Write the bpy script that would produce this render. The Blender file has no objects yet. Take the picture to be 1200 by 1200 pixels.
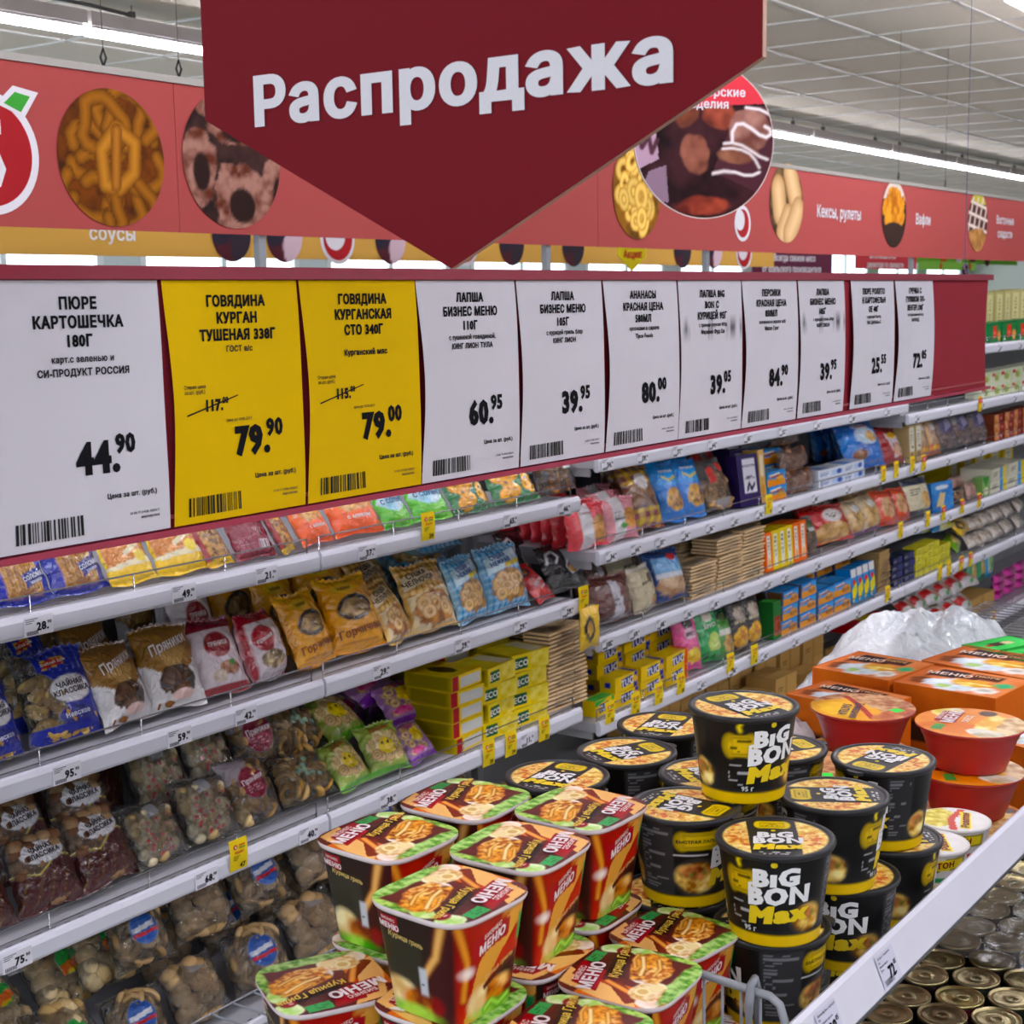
import bpy, math, random
import numpy as np
from mathutils import Vector, Matrix
from mathutils.geometry import delaunay_2d_cdt
C = bpy.context.scene.collection
PI = math.pi
rnd = random.Random(7)
# ------------------------------------------------------------------ camera
F, YAW, PIT, ROL, CH = 1775.6, .615, .1401, -.01633, 1.62
cy_, sy_ = math.cos(YAW), math.sin(YAW)
fwd = Vector((cy_, sy_, 0)); rgt = Vector((sy_, -cy_, 0)); up = Vector((0, 0, 1))
f2 = fwd*math.cos(PIT) - up*math.sin(PIT); u2 = up*math.cos(PIT) + fwd*math.sin(PIT)
r3 = rgt*math.cos(ROL) + u2*math.sin(ROL); u3 = u2*math.cos(ROL) - rgt*math.sin(ROL)
cam = bpy.data.objects.new('camera', bpy.data.cameras.new('camera')); C.objects.link(cam)
cam.data.sensor_width = 36; cam.data.lens = 36*F/1200; cam.data.clip_start = .05
cam.matrix_world = Matrix(((r3.x, u3.x, -f2.x, 0), (r3.y, u3.y, -f2.y, 0), (r3.z, u3.z, -f2.z, CH), (0, 0, 0, 1)))
bpy.context.scene.camera = cam
cam.data.dof.use_dof = True; cam.data.dof.focus_distance = 2.0; cam.data.dof.aperture_fstop = 15
# ------------------------------------------------------------------ light and exposure
sc = bpy.context.scene
sc.view_settings.view_transform = 'Standard'; sc.view_settings.look = 'None'
sc.view_settings.gamma = 1; sc.view_settings.use_curve_mapping = False
sc.view_settings.exposure = 0.2
sc.cycles.use_denoising = True
sc.cycles.max_bounces = 8; sc.cycles.diffuse_bounces = 3; sc.cycles.transparent_max_bounces = 16; sc.cycles.caustics_reflective = False
sc.cycles.sample_clamp_indirect = 4
W = bpy.data.worlds.new('world'); sc.world = W; W.use_nodes = True
W.node_tree.nodes['Background'].inputs[0].default_value = (.80, .90, 1, 1)
W.node_tree.nodes['Background'].inputs[1].default_value = .55
TUBE_POWER = 40.0      # the fluorescent tubes
DAY_POWER = 2.2        # daylight in the far windows and the added unseen ones
def at(x, y, X=None, Y=None, Z=None):      # a pixel of the photograph taken to a known plane of the shop
    d = r3*((x-600)/F) + u3*((600-y)/F) + f2
    t = Y/d.y if Y is not None else (Z-CH)/d.z if Z is not None else X/d.x
    return Vector((0, 0, CH)) + d*t
# ------------------------------------------------------------------ colour, noise, painter
def lin(c):
    if isinstance(c, str):
        c = [int(c[i:i+2], 16)/255 for i in (0, 2, 4)]
    return np.array([(v/12.92 if v <= .04045 else ((v+.055)/1.055)**2.4) for v in c[:3]])
def hsh(ix, iy, s):
    v = np.sin(ix*127.1 + iy*311.7 + s*74.7)*43758.5453
    return v - np.floor(v)
def vnoise(x, y, s=0):
    ix, iy = np.floor(x), np.floor(y); fx, fy = x-ix, y-iy
    fx = fx*fx*(3-2*fx); fy = fy*fy*(3-2*fy)
    a, b, c, d = hsh(ix, iy, s), hsh(ix+1, iy, s), hsh(ix, iy+1, s), hsh(ix+1, iy+1, s)
    return (a*(1-fx)+b*fx)*(1-fy) + (c*(1-fx)+d*fx)*fy
def fbm(x, y, s=0):
    return (vnoise(x, y, s)*.55 + vnoise(x*2.1, y*2.1, s+1)*.3 + vnoise(x*4.3, y*4.3, s+2)*.15)
def sm(d, w): return np.clip(.5 - d/w, 0, 1)
def inpoly(U, V, P):
    m = np.zeros(U.shape, bool); n = len(P)
    for i in range(n):
        x1, y1 = P[i]; x2, y2 = P[(i+1) % n]
        if y1 == y2: continue
        c = ((y1 > V) != (y2 > V)) & (U < (x2-x1)*(V-y1)/(y2-y1)+x1)
        m ^= c
    return m
SAT = 1.18
def paint(U, V, base, ops, asp=1.0, al=1.0):
    """flat print: U,V in 0..1, asp = height/width. Returns linear rgba."""
    out = np.zeros(U.shape+(4,)); out[..., :3] = lin(base); out[..., 3] = al
    px = 1/60
    def put(m, col, a=1.0):
        m = m[..., None]
        c = col if isinstance(col, np.ndarray) and col.ndim > 1 else np.broadcast_to(lin(col) if not isinstance(col, np.ndarray) else col, U.shape+(3,))
        out[..., :3] = out[..., :3]*(1-m) + c*m
        out[..., 3] = out[..., 3]*(1-m[..., 0]) + a*m[..., 0]
    for o in ops:
        k = o[0]
        if k == 'r':
            _, x0, y0, x1, y1, c, *a = o
            d = np.maximum(np.maximum(x0-U, U-x1), np.maximum(y0-V, V-y1)*asp); put(sm(d, px*.5), c, *(a or [1]))
        elif k == 'e':
            _, cx, cy, rx, ry, c, *a = o
            ang = a[0] if a else 0; aa = a[1] if len(a) > 1 else 1
            x, y = U-cx, (V-cy)*asp; ca, sa = math.cos(ang), math.sin(ang)
            x, y = x*ca+y*sa, -x*sa+y*ca
            d = (np.sqrt((x/rx)**2+(y/(ry*asp))**2)-1)*min(rx, ry*asp); put(sm(d, px), c, aa)
        elif k == 'n' or k == 'ne':
            if k == 'n':
                _, x0, y0, x1, y1, c1, c2, s, *a = o
                m = sm(np.maximum(np.maximum(x0-U, U-x1), np.maximum(y0-V, V-y1)*asp), px)
            else:
                _, cx, cy, rx, ry, c1, c2, s, *a = o
                wob = (fbm(U*9, V*9*asp, 5)-.5)*.5
                m = sm((np.sqrt(((U-cx)/rx)**2+((V-cy)/ry)**2)-1+wob)*min(rx, ry*asp), px)
            n = np.clip((fbm(U*s, V*s*asp, len(ops))-.28)*2.3, 0, 1)[..., None]
            put(m, lin(c1)*(1-n)+lin(c2)*n, *(a or [1]))
        elif k == 'ck':
            _, c, n, x0, y0, x1, y1 = o
            a = (np.floor(U*n) % 2) + (np.floor(V*n*asp) % 2)
            ins = (U > x0) & (U < x1) & (V > y0) & (V < y1)
            put(a/2*ins, c)
        elif k == 'st':
            _, P, w, c1, c2 = o
            best = np.full(U.shape, 9.)
            for (xa, ya), (xb, yb) in zip(P[:-1], P[1:]):
                ax, ay = U-xa, (V-ya)*asp; bx, by = xb-xa, (yb-ya)*asp
                h = np.clip((ax*bx+ay*by)/(bx*bx+by*by+1e-9), 0, 1)
                best = np.minimum(best, np.hypot(ax-bx*h, ay-by*h))
            t = np.clip(1-best/w, 0, 1)[..., None]**.6
            put(sm(best-w, px*.7), lin(c1)*(1-t)+lin(c2)*t)
        elif k == 'p':
            put(inpoly(U, V, o[1]).astype(float), o[2], *o[3:])
        elif k in ('co', 'ri'):
            _, x0, y0, x1, y1, n, r, c1, c2, seed, *a = o
            q = random.Random(seed)
            for i in range(n):
                cx, cy = q.uniform(x0+r, x1-r), q.uniform(y0+r/asp, y1-r/asp)
                rr = r*q.uniform(.8, 1.15); e = q.uniform(.6, 1); an = q.uniform(0, PI)
                x, y = U-cx, (V-cy)*asp; ca, sa = math.cos(an), math.sin(an)
                x, y = x*ca+y*sa, (-x*sa+y*ca)/e
                d = np.hypot(x, y)
                if k == 'ri': d = np.abs(d-rr*.65); lim = rr*.36
                else: lim = rr
                t = np.clip(d/lim, 0, 1)[..., None]**2
                sh = q.uniform(.85, 1.1)
                put(sm(d-lim, px*.6), (lin(c2)*(1-t)+lin(c1)*t)*sh, *(a or [1]))
        elif k == 'tx':
            _, x0, y0, x1, y1, c, rows = o
            row = np.floor((V-y0)/(y1-y0)*rows*2); w = hsh(np.floor(U*40), row, 3) > .3
            ins = (U > x0) & (U < x1-.1*hsh(row, row, 1)) & (V > y0) & (V < y1) & (row % 2 == 0) & w
            put(ins*.85, c)
        elif k == 'bar':
            _, x0, y0, x1, y1 = o
            w = hsh(np.floor(U*90/(1)), 0*U, 9) > .45
            ins = (U > x0) & (U < x1) & (V > y0) & (V < y1)
            put(ins*w*.9, '1c1c1c')
    L_ = out[..., :3].mean(-1, keepdims=True); out[..., :3] = np.clip(L_+(out[..., :3]-L_)*SAT, 0, 1)*1.06
    return out
# ------------------------------------------------------------------ materials (all procedural, print colours from the mesh)
def nt(name):
    m = bpy.data.materials.new(name); m.use_nodes = True
    n, l = m.node_tree.nodes, m.node_tree.links
    return m, n, l, n['Principled BSDF']
def mk(name, rough=.5, metal=0, bump=0, bscale=60, coat=0, spec=.5, var=.06, vs=30, emit=0, bdist=.002):
    m, n, l, p = nt(name)
    a = n.new('ShaderNodeAttribute'); a.attribute_name = 'col'
    tc = n.new('ShaderNodeTexCoord'); no = n.new('ShaderNodeTexNoise'); no.inputs['Scale'].default_value = vs
    no.inputs['Detail'].default_value = 4
    l.new(tc.outputs['Object'], no.inputs['Vector'])
    mr = n.new('ShaderNodeMapRange'); mr.inputs[3].default_value = 1-var; mr.inputs[4].default_value = 1+var
    l.new(no.outputs[0], mr.inputs[0])
    mu = n.new('ShaderNodeVectorMath'); mu.operation = 'SCALE'
    l.new(a.outputs['Color'], mu.inputs[0]); l.new(mr.outputs[0], mu.inputs['Scale'])
    l.new(mu.outputs[0], p.inputs['Base Color'])
    p.inputs['Roughness'].default_value = rough; p.inputs['Metallic'].default_value = metal
    p.inputs['Specular IOR Level'].default_value = spec
    p.inputs['Coat Weight'].default_value = coat; p.inputs['Coat Roughness'].default_value = .07
    if emit:
        l.new(mu.outputs[0], p.inputs['Emission Color']); p.inputs['Emission Strength'].default_value = emit
    if bump:
        b = n.new('ShaderNodeTexNoise'); b.inputs['Scale'].default_value = bscale; b.inputs['Detail'].default_value = 3
        b.inputs['Distortion'].default_value = .6
        l.new(tc.outputs['Object'], b.inputs['Vector'])
        bn = n.new('ShaderNodeBump'); bn.inputs['Strength'].default_value = bump; bn.inputs['Distance'].default_value = bdist
        l.new(b.outputs[0], bn.inputs['Height']); l.new(bn.outputs[0], p.inputs['Normal'])
        if coat: l.new(bn.outputs[0], p.inputs['Coat Normal'])
    return m
M = dict(
    paper=mk('paper_print', .85, spec=.1, var=.02), card=mk('cardboard', .8, spec=.2, var=.08, vs=90),
    plastic=mk('moulded_plastic', .32, var=.03), metal=mk('painted_steel', .38, var=.03, spec=.5),
    chrome=mk('chromed_wire', .25, 1, var=.02), tin=mk('tinplate', .33, 1, bump=.15, bscale=40, var=.12),
    film=mk('printed_film', .22, bump=1, bscale=34, coat=1, var=.04, bdist=.010),
    gloss=mk('glossy_print', .36, coat=.12, bump=.2, bscale=18, var=.03, spec=.16),
    food=mk('baked_food', .62, bump=.5, bscale=220, var=.16, vs=160),
    fabric=mk('banner_vinyl', .7, var=.03, vs=220, spec=.12), concrete=mk('floor_tile', .3, var=.1, vs=3),
    tube=mk('tube_glow', .5, emit=TUBE_POWER, var=0), day=mk('window_daylight', .5, emit=DAY_POWER, var=.05),
    board=mk('mineral_board', .95, spec=.1, var=.05, bump=.4, bscale=160))
def mk_clear(bd=.012, fm=2.0):
    m, n, l, p = nt('clear_film')
    a = n.new('ShaderNodeAttribute'); a.attribute_name = 'col'
    l.new(a.outputs['Color'], p.inputs['Base Color']); p.inputs['Roughness'].default_value = .3; p.inputs['Coat Weight'].default_value = .5
    tc = n.new('ShaderNodeTexCoord'); b = n.new('ShaderNodeTexNoise'); b.inputs['Scale'].default_value = 36
    b.inputs['Detail'].default_value = 3; b.inputs['Distortion'].default_value = 1.2
    l.new(tc.outputs['Object'], b.inputs['Vector'])
    bn = n.new('ShaderNodeBump'); bn.inputs['Strength'].default_value = 1; bn.inputs['Distance'].default_value = bd
    l.new(b.outputs[0], bn.inputs['Height']); l.new(bn.outputs[0], p.inputs['Normal'])
    t = n.new('ShaderNodeBsdfTransparent'); t.inputs[0].default_value = (.98, .98, .98, 1)
    g = n.new('ShaderNodeBsdfGlossy'); g.inputs['Roughness'].default_value = .09; l.new(bn.outputs[0], g.inputs['Normal'])
    f = n.new('ShaderNodeFresnel'); f.inputs[0].default_value = 1.5; l.new(bn.outputs[0], f.inputs['Normal'])
    mm = n.new('ShaderNodeMath'); mm.operation = 'MULTIPLY_ADD'; mm.inputs[1].default_value = fm; mm.inputs[2].default_value = .0
    l.new(f.outputs[0], mm.inputs[0])
    m1 = n.new('ShaderNodeMixShader'); l.new(mm.outputs[0], m1.inputs[0]); l.new(t.outputs[0], m1.inputs[1]); l.new(g.outputs[0], m1.inputs[2])
    m2 = n.new('ShaderNodeMixShader'); l.new(a.outputs['Alpha'], m2.inputs[0]); l.new(m1.outputs[0], m2.inputs[1]); l.new(p.outputs[0], m2.inputs[2])
    l.new(m2.outputs[0], n['Material Output'].inputs[0]); return m
M['clear'] = mk_clear()
M['thin_clear'] = mk_clear(.003, .9)
# ------------------------------------------------------------------ mesh builder
class MB:
    def __init__(s): s.v = []; s.f = []; s.c = []; s.n = 0; s.sm = []
    def add(s, v, f, c, smooth=False):
        v = np.asarray(v, float).reshape(-1, 3); c = np.asarray(c, float)
        if c.ndim == 1:
            if len(c) == 3: c = np.append(c, 1)
            c = np.broadcast_to(c, (len(v), 4))
        s.v.append(v); s.c.append(c); s.f += [tuple(i+s.n for i in q) for q in f]; s.sm += [smooth]*len(f); s.n += len(v)
        return s
    def box(s, x0, x1, y0, y1, z0, z1, col, M4=None):
        v = np.array([(x, y, z) for z in (z0, z1) for y in (y0, y1) for x in (x0, x1)])
        if M4 is not None: v = v@np.array(M4.to_3x3()).T+np.array(M4.translation)
        return s.add(v, [(0, 2, 3, 1), (4, 5, 7, 6), (0, 1, 5, 4), (2, 6, 7, 3), (0, 4, 6, 2), (1, 3, 7, 5)], lin(col))
    def grid(s, nu, nv, P, A, smooth=True, closeu=False):
        """P(U,V)->(...,3); A(U,V)->rgba or colour"""
        u = np.linspace(0, 1, nu+1); v = np.linspace(0, 1, nv+1)
        U, V = np.meshgrid(u, v); p = P(U, V).reshape(-1, 3)
        c = A(U, V).reshape(-1, 4) if callable(A) else lin(A)
        w = nu+1
        f = [(j*w+i, j*w+i+1, (j+1)*w+i+1, (j+1)*w+i) for j in range(nv) for i in range(nu)]
        return s.add(p, f, c, smooth)
    def lathe(s, prof, n, col, cap=None, center=(0, 0, 0), cols=None):
        k = len(prof); a = np.arange(n)*2*PI/n; cx, cy, cz = center
        v = np.array([(cx+r*math.cos(t), cy+r*math.sin(t), cz+z) for r, z in prof for t in a])
        f = [(j*n+i, j*n+(i+1) % n, (j+1)*n+(i+1) % n, (j+1)*n+i) for j in range(k-1) for i in range(n)]
        c = lin(col) if cols is None else np.array([np.append(lin(q), 1) for q in cols for _ in a])
        if cap: f.append(tuple((k-1)*n+i for i in range(n)))
        return s.add(v, f, c, True)
    def tube(s, pts, r, col, n=6):
        pts = [Vector(p) for p in pts]; v = []; f = []
        for i, p in enumerate(pts):
            t = (pts[min(i+1, len(pts)-1)]-pts[max(i-1, 0)]).normalized()
            a = t.cross(Vector((0, 0, 1)));
            if a.length < 1e-3: a = Vector((1, 0, 0))
            a.normalize(); b = t.cross(a)
            v += [p+(a*math.cos(q)+b*math.sin(q))*r for q in np.arange(n)*2*PI/n]
        for j in range(len(pts)-1): f += [(j*n+i, j*n+(i+1) % n, (j+1)*n+(i+1) % n, (j+1)*n+i) for i in range(n)]
        f += [tuple(range(n)), tuple((len(pts)-1)*n+i for i in range(n))]
        return s.add([tuple(q) for q in v], f, lin(col), True)
    def text(s, st, h, col, fn=None, bold=.03, anchor='c', wid=1, slant=0, ang=0, pos=(0, 0), line=1.15):
        """lettering; capital height h; fn maps (x,y)->xyz"""
        y = 0; L = st.split('\n')
        for i, t in enumerate(L):
            v, f, w, x0 = glyphs(t, bold)
            if not len(v): continue
            fn_ = fn or (lambda a, b: np.stack([a, 0*a, b], -1))
            x = (v[:, 0]-(x0+w/2 if anchor == 'c' else x0 if anchor == 'l' else x0+w))*wid + slant*v[:, 1]; yy = v[:, 1]-i*line*1.25+(len(L)-1)*line*.625-.5
            x, yy = x*h, yy*h; ca, sa = math.cos(ang), math.sin(ang)
            x, yy = x*ca-yy*sa+pos[0], x*sa+yy*ca+pos[1]
            s.add(fn_(x, yy), f, lin(col))
        return s
    def build(s, name, mat, parent=None, loc=None, kind=None):
        me = bpy.data.meshes.new(name); V = np.concatenate(s.v); me.from_pydata(V.tolist(), [], s.f)
        a = me.color_attributes.new('col', 'FLOAT_COLOR', 'POINT'); a.data.foreach_set('color', np.concatenate(s.c).astype(np.float32).ravel())
        me.polygons.foreach_set('use_smooth', s.sm); me.materials.append(M[mat]); me.update()
        o = bpy.data.objects.new(name, me); C.objects.link(o)
        if parent: o.parent = parent
        if loc: o.location = loc
        if kind: o['kind'] = kind
        return o
GC = {}
def glyphs(t, bold):
    """outline of a string, emboldened and filled by winding number so overlapping strokes stay solid"""
    k = (t, bold)
    if k in GC: return GC[k]
    cu = bpy.data.curves.new('t', 'FONT'); cu.body = t; cu.size = 1; cu.resolution_u = 2; cu.fill_mode = 'NONE'
    cu.space_character = 1+bold*1.9
    ob = bpy.data.objects.new('t', cu); C.objects.link(ob); bpy.context.view_layer.update()
    me = bpy.data.meshes.new_from_object(ob)
    v = np.array([tuple(q.co) for q in me.vertices]).reshape(-1, 3)[:, :2]/.73; E = [tuple(e.vertices) for e in me.edges]
    bpy.data.objects.remove(ob); bpy.data.curves.remove(cu); bpy.data.meshes.remove(me)
    if not len(v): GC[k] = (v, [], 0, 0); return GC[k]
    loops = []; cur = []
    for x, y in E:
        cur.append(x)
        if y != x+1: loops.append(cur); cur = []
    pts = []; area = []
    for lp in loops:
        p = v[lp]; keep = np.hypot(*(p-np.roll(p, 1, 0)).T) > 1e-4; p = p[keep]
        if len(p) < 3: continue
        q = np.roll(p, -1, 0); pts.append(p); area.append(.5*np.sum(p[:, 0]*q[:, 1]-q[:, 0]*p[:, 1]))
    def outer(i):       # the contour that encloses contour i tells which way its font winds
        best, bi = abs(area[i]), i
        for j, p in enumerate(pts):
            if abs(area[j]) > best and (p.min(0) <= pts[i].min(0)+1e-3).all() and (p.max(0) >= pts[i].max(0)-1e-3).all(): best, bi = abs(area[j]), j
        return -1 if area[bi] > 0 else 1
    V = []; Ed = []
    for pi_, p in enumerate(pts):
        sg = outer(pi_)
        d1 = p-np.roll(p, 1, 0); d2 = np.roll(p, -1, 0)-p
        d1 /= np.linalg.norm(d1, axis=1, keepdims=True); d2 /= np.linalg.norm(d2, axis=1, keepdims=True)
        n1 = np.stack([-d1[:, 1], d1[:, 0]], 1); n2 = np.stack([-d2[:, 1], d2[:, 0]], 1); n = n1+n2
        n /= np.maximum(np.sum(n*n1, 1, keepdims=True), .6); o = len(V)
        V += list(p+n*bold*sg*[1.15, .85]); Ed += [(o+i, o+(i+1) % len(p)) for i in range(len(p))]
    P = np.array(V); vo, _, fo, *_ = delaunay_2d_cdt([Vector(tuple(p)) for p in P], Ed, [], 0, 1e-5)
    vo = np.array([tuple(p) for p in vo]); fo = np.array([tuple(f) for f in fo])
    c = vo[fo].mean(1); A_ = P[[e[0] for e in Ed]]; B_ = P[[e[1] for e in Ed]]
    up_ = (A_[None, :, 1] <= c[:, None, 1]) & (B_[None, :, 1] > c[:, None, 1]); dn = (A_[None, :, 1] > c[:, None, 1]) & (B_[None, :, 1] <= c[:, None, 1])
    cr = (B_[:, 0]-A_[:, 0])[None]*(c[:, 1, None]-A_[:, 1][None])-(c[:, 0, None]-A_[:, 0][None])*(B_[:, 1]-A_[:, 1])[None]
    wn = (up_ & (cr > 0)).sum(1)-(dn & (cr < 0)).sum(1)
    f = [tuple(int(i) for i in q) for q in fo[wn != 0]]
    r = (vo, f, vo[:, 0].max()-vo[:, 0].min(), vo[:, 0].min()); GC[k] = r; return r
def thing(name, label, cat, loc=(0, 0, 0), rot=(0, 0, 0), group=None):
    o = bpy.data.objects.new(name, None); C.objects.link(o); o.empty_display_size = .05
    o.location = loc; o.rotation_euler = rot; return tag(o, label, cat, group)
def tag(o, label, cat, group=None):
    o['label'] = label; o['category'] = cat
    if group: o['group'] = group
    return o
def dup(root, label, loc=None, rot=None, scale=None, group=None):
    def cp(o, par):
        c = o.copy(); C.objects.link(c); c.parent = par
        for ch in o.children: cp(ch, c)
        return c
    r = cp(root, None); r['label'] = label
    if loc is not None: r.location = loc
    if rot is not None: r.rotation_euler = rot
    if scale is not None: r.scale = scale
    if group: r['group'] = group
    return r
def struct(mb, name, mat, parent=None):
    o = mb.build(name, mat, parent)
    if not parent: o['kind'] = 'structure'
    return o
ORD = ['leftmost', 'second', 'third', 'fourth', 'fifth', 'sixth', 'seventh', 'eighth', 'ninth', 'tenth', 'eleventh', 'twelfth', 'thirteenth', 'fourteenth', 'fifteenth', 'sixteenth', 'seventeenth', 'eighteenth', 'nineteenth', 'twentieth', 'twenty-first', 'twenty-second', 'twenty-third'] + ['further right'] * 40
def nth(i): return 'leftmost' if i == 0 else ORD[i]+' from left'
# ================================================================== THE ROOM
CZ = 2.85; YF = 9.0; XR = 27.0; XL = -3.0; YN = -3.6
struct(MB().box(XL, XR, YN, YF, -.05, 0, '8d8a84'), 'floor', 'concrete')
ceil = MB().box(XL, XR, YN, YF, CZ+.03, CZ+.08, '7d7d78').build('ceiling', 'board'); ceil['kind'] = 'structure'
tb = MB().box(-.295, .295, -.295, .295, 0, .012, 'eae3d3').build('ceiling_tile', 'board', ceil)
tiles = []
for i in range(-9, 34):
    for j in range(-2, 12):
        x, y = 7.5+.6*i-.0, 2.6+.6*j
        if x < XL+.3 or x > XR-.3 or y > YF-.3: continue
        d = Vector((x, y, CZ-CH)); zc = d.dot(f2); px = 600+F*d.dot(r3)/max(zc, .01); py = 600-F*d.dot(u3)/max(zc, .01)
        if zc > 0 and -80 < px < 1280 and -60 < py < 300: tiles.append((zc, x, y))
tiles.sort(); rest = MB()
for k, (zc, x, y) in enumerate(tiles):
    if k == 0: o = tb
    elif k < 300: o = tb.copy(); C.objects.link(o)
    else:
        rest.box(x-.295, x+.295, y-.295, y+.295, CZ, CZ+.012, 'eae3d3'); continue
    o.location = (x, y, CZ+.001*rnd.random())
if rest.n: rest.build('far_ceiling_tiles', 'board', ceil, kind='stuff')
m = MB()
for i in range(-17, 34): m.box(7.2+.6*i-.011, 7.2+.6*i+.011, YN, YF, CZ-.006, CZ+.003, 'd8d6cf')
for j in range(-9, 12): m.box(XL, XR, 2.3+.6*j-.011, 2.3+.6*j+.011, CZ-.006, CZ+.003, 'd8d6cf')
m.build('ceiling_grid', 'metal', ceil)
far = MB()
for x0, x1, z0, z1 in [(XL, XR, 0, 1.05), (XL, XR, 2.45, CZ)]: far.box(x0, x1, YF, YF+.1, z0, z1, 'c9d2d0')
wx = [XL+.4+i*2.1 for i in range(14)]
for i, x in enumerate(wx):
    far.box((XL if i == 0 else wx[i-1]+1.75), x, YF, YF+.1, 1.05, 2.45, 'c9d8da')
far.box(wx[-1]+1.75, XR, YF, YF+.1, 1.05, 2.45, 'c9d8da')
struct(far, 'wall_back', 'paper')
struct(MB().box(XR, XR+.1, YN, YF, 0, CZ, 'd9dcd6'), 'wall_right', 'paper')
struct(MB().box(XL-.1, XL, YN, YF, 0, .9, 'd9dcd6').box(XL-.1, XL, YN, YF, 2.5, CZ, 'd9dcd6'), 'wall_left', 'paper')
for i in range(6):      # unseen shop windows added on the left to light the vertical faces
    y = YN+i*2.1; m = MB()
    for a, b, c, d in [(y, y+.07, .9, 2.5), (y+2.03, y+2.1, .9, 2.5), (y, y+2.1, .9, .97), (y, y+2.1, 2.43, 2.5)]: m.box(XL-.08, XL, a, b, c, d, 'dfe9ea')
    w = struct(m, 'window_%d' % (i+20), 'plastic'); MB().box(XL-.05, XL-.04, y+.07, y+2.03, .97, 2.43, 'e8f4ff').build('pane', 'day', w)
struct(MB().box(XL, XR, YN-.1, YN, 0, CZ, 'd9dcd6'), 'wall_front', 'paper')
for i, x in enumerate(wx):
    m = MB()
    for a, b, c, d in [(x, x+.06, 1.05, 2.45), (x+1.69, x+1.75, 1.05, 2.45), (x, x+1.75, 1.05, 1.11), (x, x+1.75, 2.39, 2.45), (x+.85, x+.9, 1.05, 2.45), (x, x+1.75, 1.86, 1.9)]:
        m.box(a, b, YF-.01, YF+.05, c, d, 'dfe9ea')
    w = struct(m, 'window_%d' % (i+1), 'plastic')
    for a, b in ((x+.06, x+.85), (x+.9, x+1.69)):
        for c, d in ((1.11, 1.86), (1.9, 2.39)):
            MB().box(a, b, YF+.03, YF+.04, c, d, 'e8f4ff' if (i*3+int(c)) % 3 else 'b9dbe4').build('pane', 'day', w)
# ------------------------------------------------------------------ luminaires
def luminaire_proto():
    t = thing('tube_luminaire', '', 'light')
    m = MB(); m.box(-.75, .75, -.045, .045, .015, .07, 'b0a8a4'); m.box(-.74, .74, -.03, .03, .005, .02, 'c8c4c4')
    m.build('housing', 'metal', t)
    m = MB(); m.tube([(-.745, 0, -.004), (.745, 0, -.004)], .02, 'f6f4ff', 10); m.build('tube', 'tube', t)
    m = MB()
    for x in (-.5, .5):
        m = MB(); m.box(x-.012, x+.012, -.01, .01, .07, .105, '4a4644'); m.box(x-.05, x+.05, -.006, .006, .07, .08, '5a5654')
        m.build('bracket', 'metal', t); m = MB(); m.tube([(x, 0, .1), (x, 0, CZ-2.72)], .003, '6a6664', 4); m.build('hanger', 'metal', t)
    return t
lp = luminaire_proto(); first = True
rows = [('row left of the red sign', 5.03, 1.9, 5), ('row right of the round sign', 4.66, 9.6, 10),
        ('unseen row above the cookie aisle', 1.7, -.8, 6), ('unseen row behind the photographer', -1.9, -1.5, 9), ('added unseen row over the photographer', -.4, -1.5, 6), ('row in the top right corner', at(1196, 2, Z=2.72).y, at(1196, 2, Z=2.72).x+.6, 4)]  # unseen rows added over the aisle and camera side for more light
for nm, y, x0, n in rows:
    for k in range(n):
        lb = 'tube luminaire, %s, %s' % (nth(k), nm)
        if first: lp['label'] = lb; lp['group'] = 'tube luminaires'; lp.location = (x0+1.52*k, y, 2.72); first = False
        else: dup(lp, lb, (x0+1.52*k, y, 2.72))
m = MB(); q = at(26, 2, Y=5.03)
m.tube([(q.x-.3, 4.99, 2.80), (q.x-.1, 4.985, 2.815), (q.x+.3, 4.985, 2.81), (q.x+.5, 4.99, 2.80)], .008, '4a4846')
tag(m.build('power_cable', 'plastic'), 'black cable lying on the housing of the left ceiling light', 'cable')
# ================================================================== BANNERS AND HANGING SIGNS
BY = 2.75
PRETZ = [('n', 0, 0, 1, 1, '3a1c0c', '6a3818', 8)]
q = random.Random(3)
for i in range(9):
    cx, cy = q.uniform(.1, .9), q.uniform(.1, .9); r = q.uniform(.16, .24); a0 = q.uniform(0, 6)
    P = [(cx+r*math.cos(a0+t)*(1+.25*math.sin(3*t)), cy+r*math.sin(a0+t)) for t in np.linspace(0, 5.6, 14)]
    PRETZ += [('st', P, .06, '3c1a08', '94602c')]
PRETZ += [('st', [(.42, .3), (.4, .55), (.55, .72), (.72, .62), (.7, .4), (.55, .28), (.42, .3)], .065, '4a220a', 'b47c3c'), ('st', [(.52, .3), (.55, .7)], .05, '4a220a', 'a87038')]
GINGER = [('n', 0, 0, 1, 1, '140c0a', '3a2420', 7)]
for cx, cy, rx, ry, a in [(.15, .45, .17, .28, .3), (.5, .75, .26, .14, -.5), (.55, .22, .27, .26, .1), (.95, .3, .14, .3, 0), (.3, .9, .2, .12, .4)]:
    GINGER += [('ne', cx, cy, rx, ry, '54281a', '9c7468', 12), ('e', cx+.03, cy-.05, rx*.5, ry*.5, '241410')]
NUTS = [('n', 0, 0, 1, 1, '3a2c1c', '6a5438', 8)] + [('st', P, .2, '9a7048', 'dcbc90') for P in [[(.6, .9), (.75, .6)], [(.25, .65), (.3, .4)], [(.55, .3), (.4, .1)], [(.85, .4), (.6, .1)]]]
SNACK = [('n', 0, 0, 1, 1, '5a3c10', '8a5c20', 8), ('ri', 0, 0, 1, 1, 26, .15, 'a87020', 'ecc878', 6)]
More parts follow.
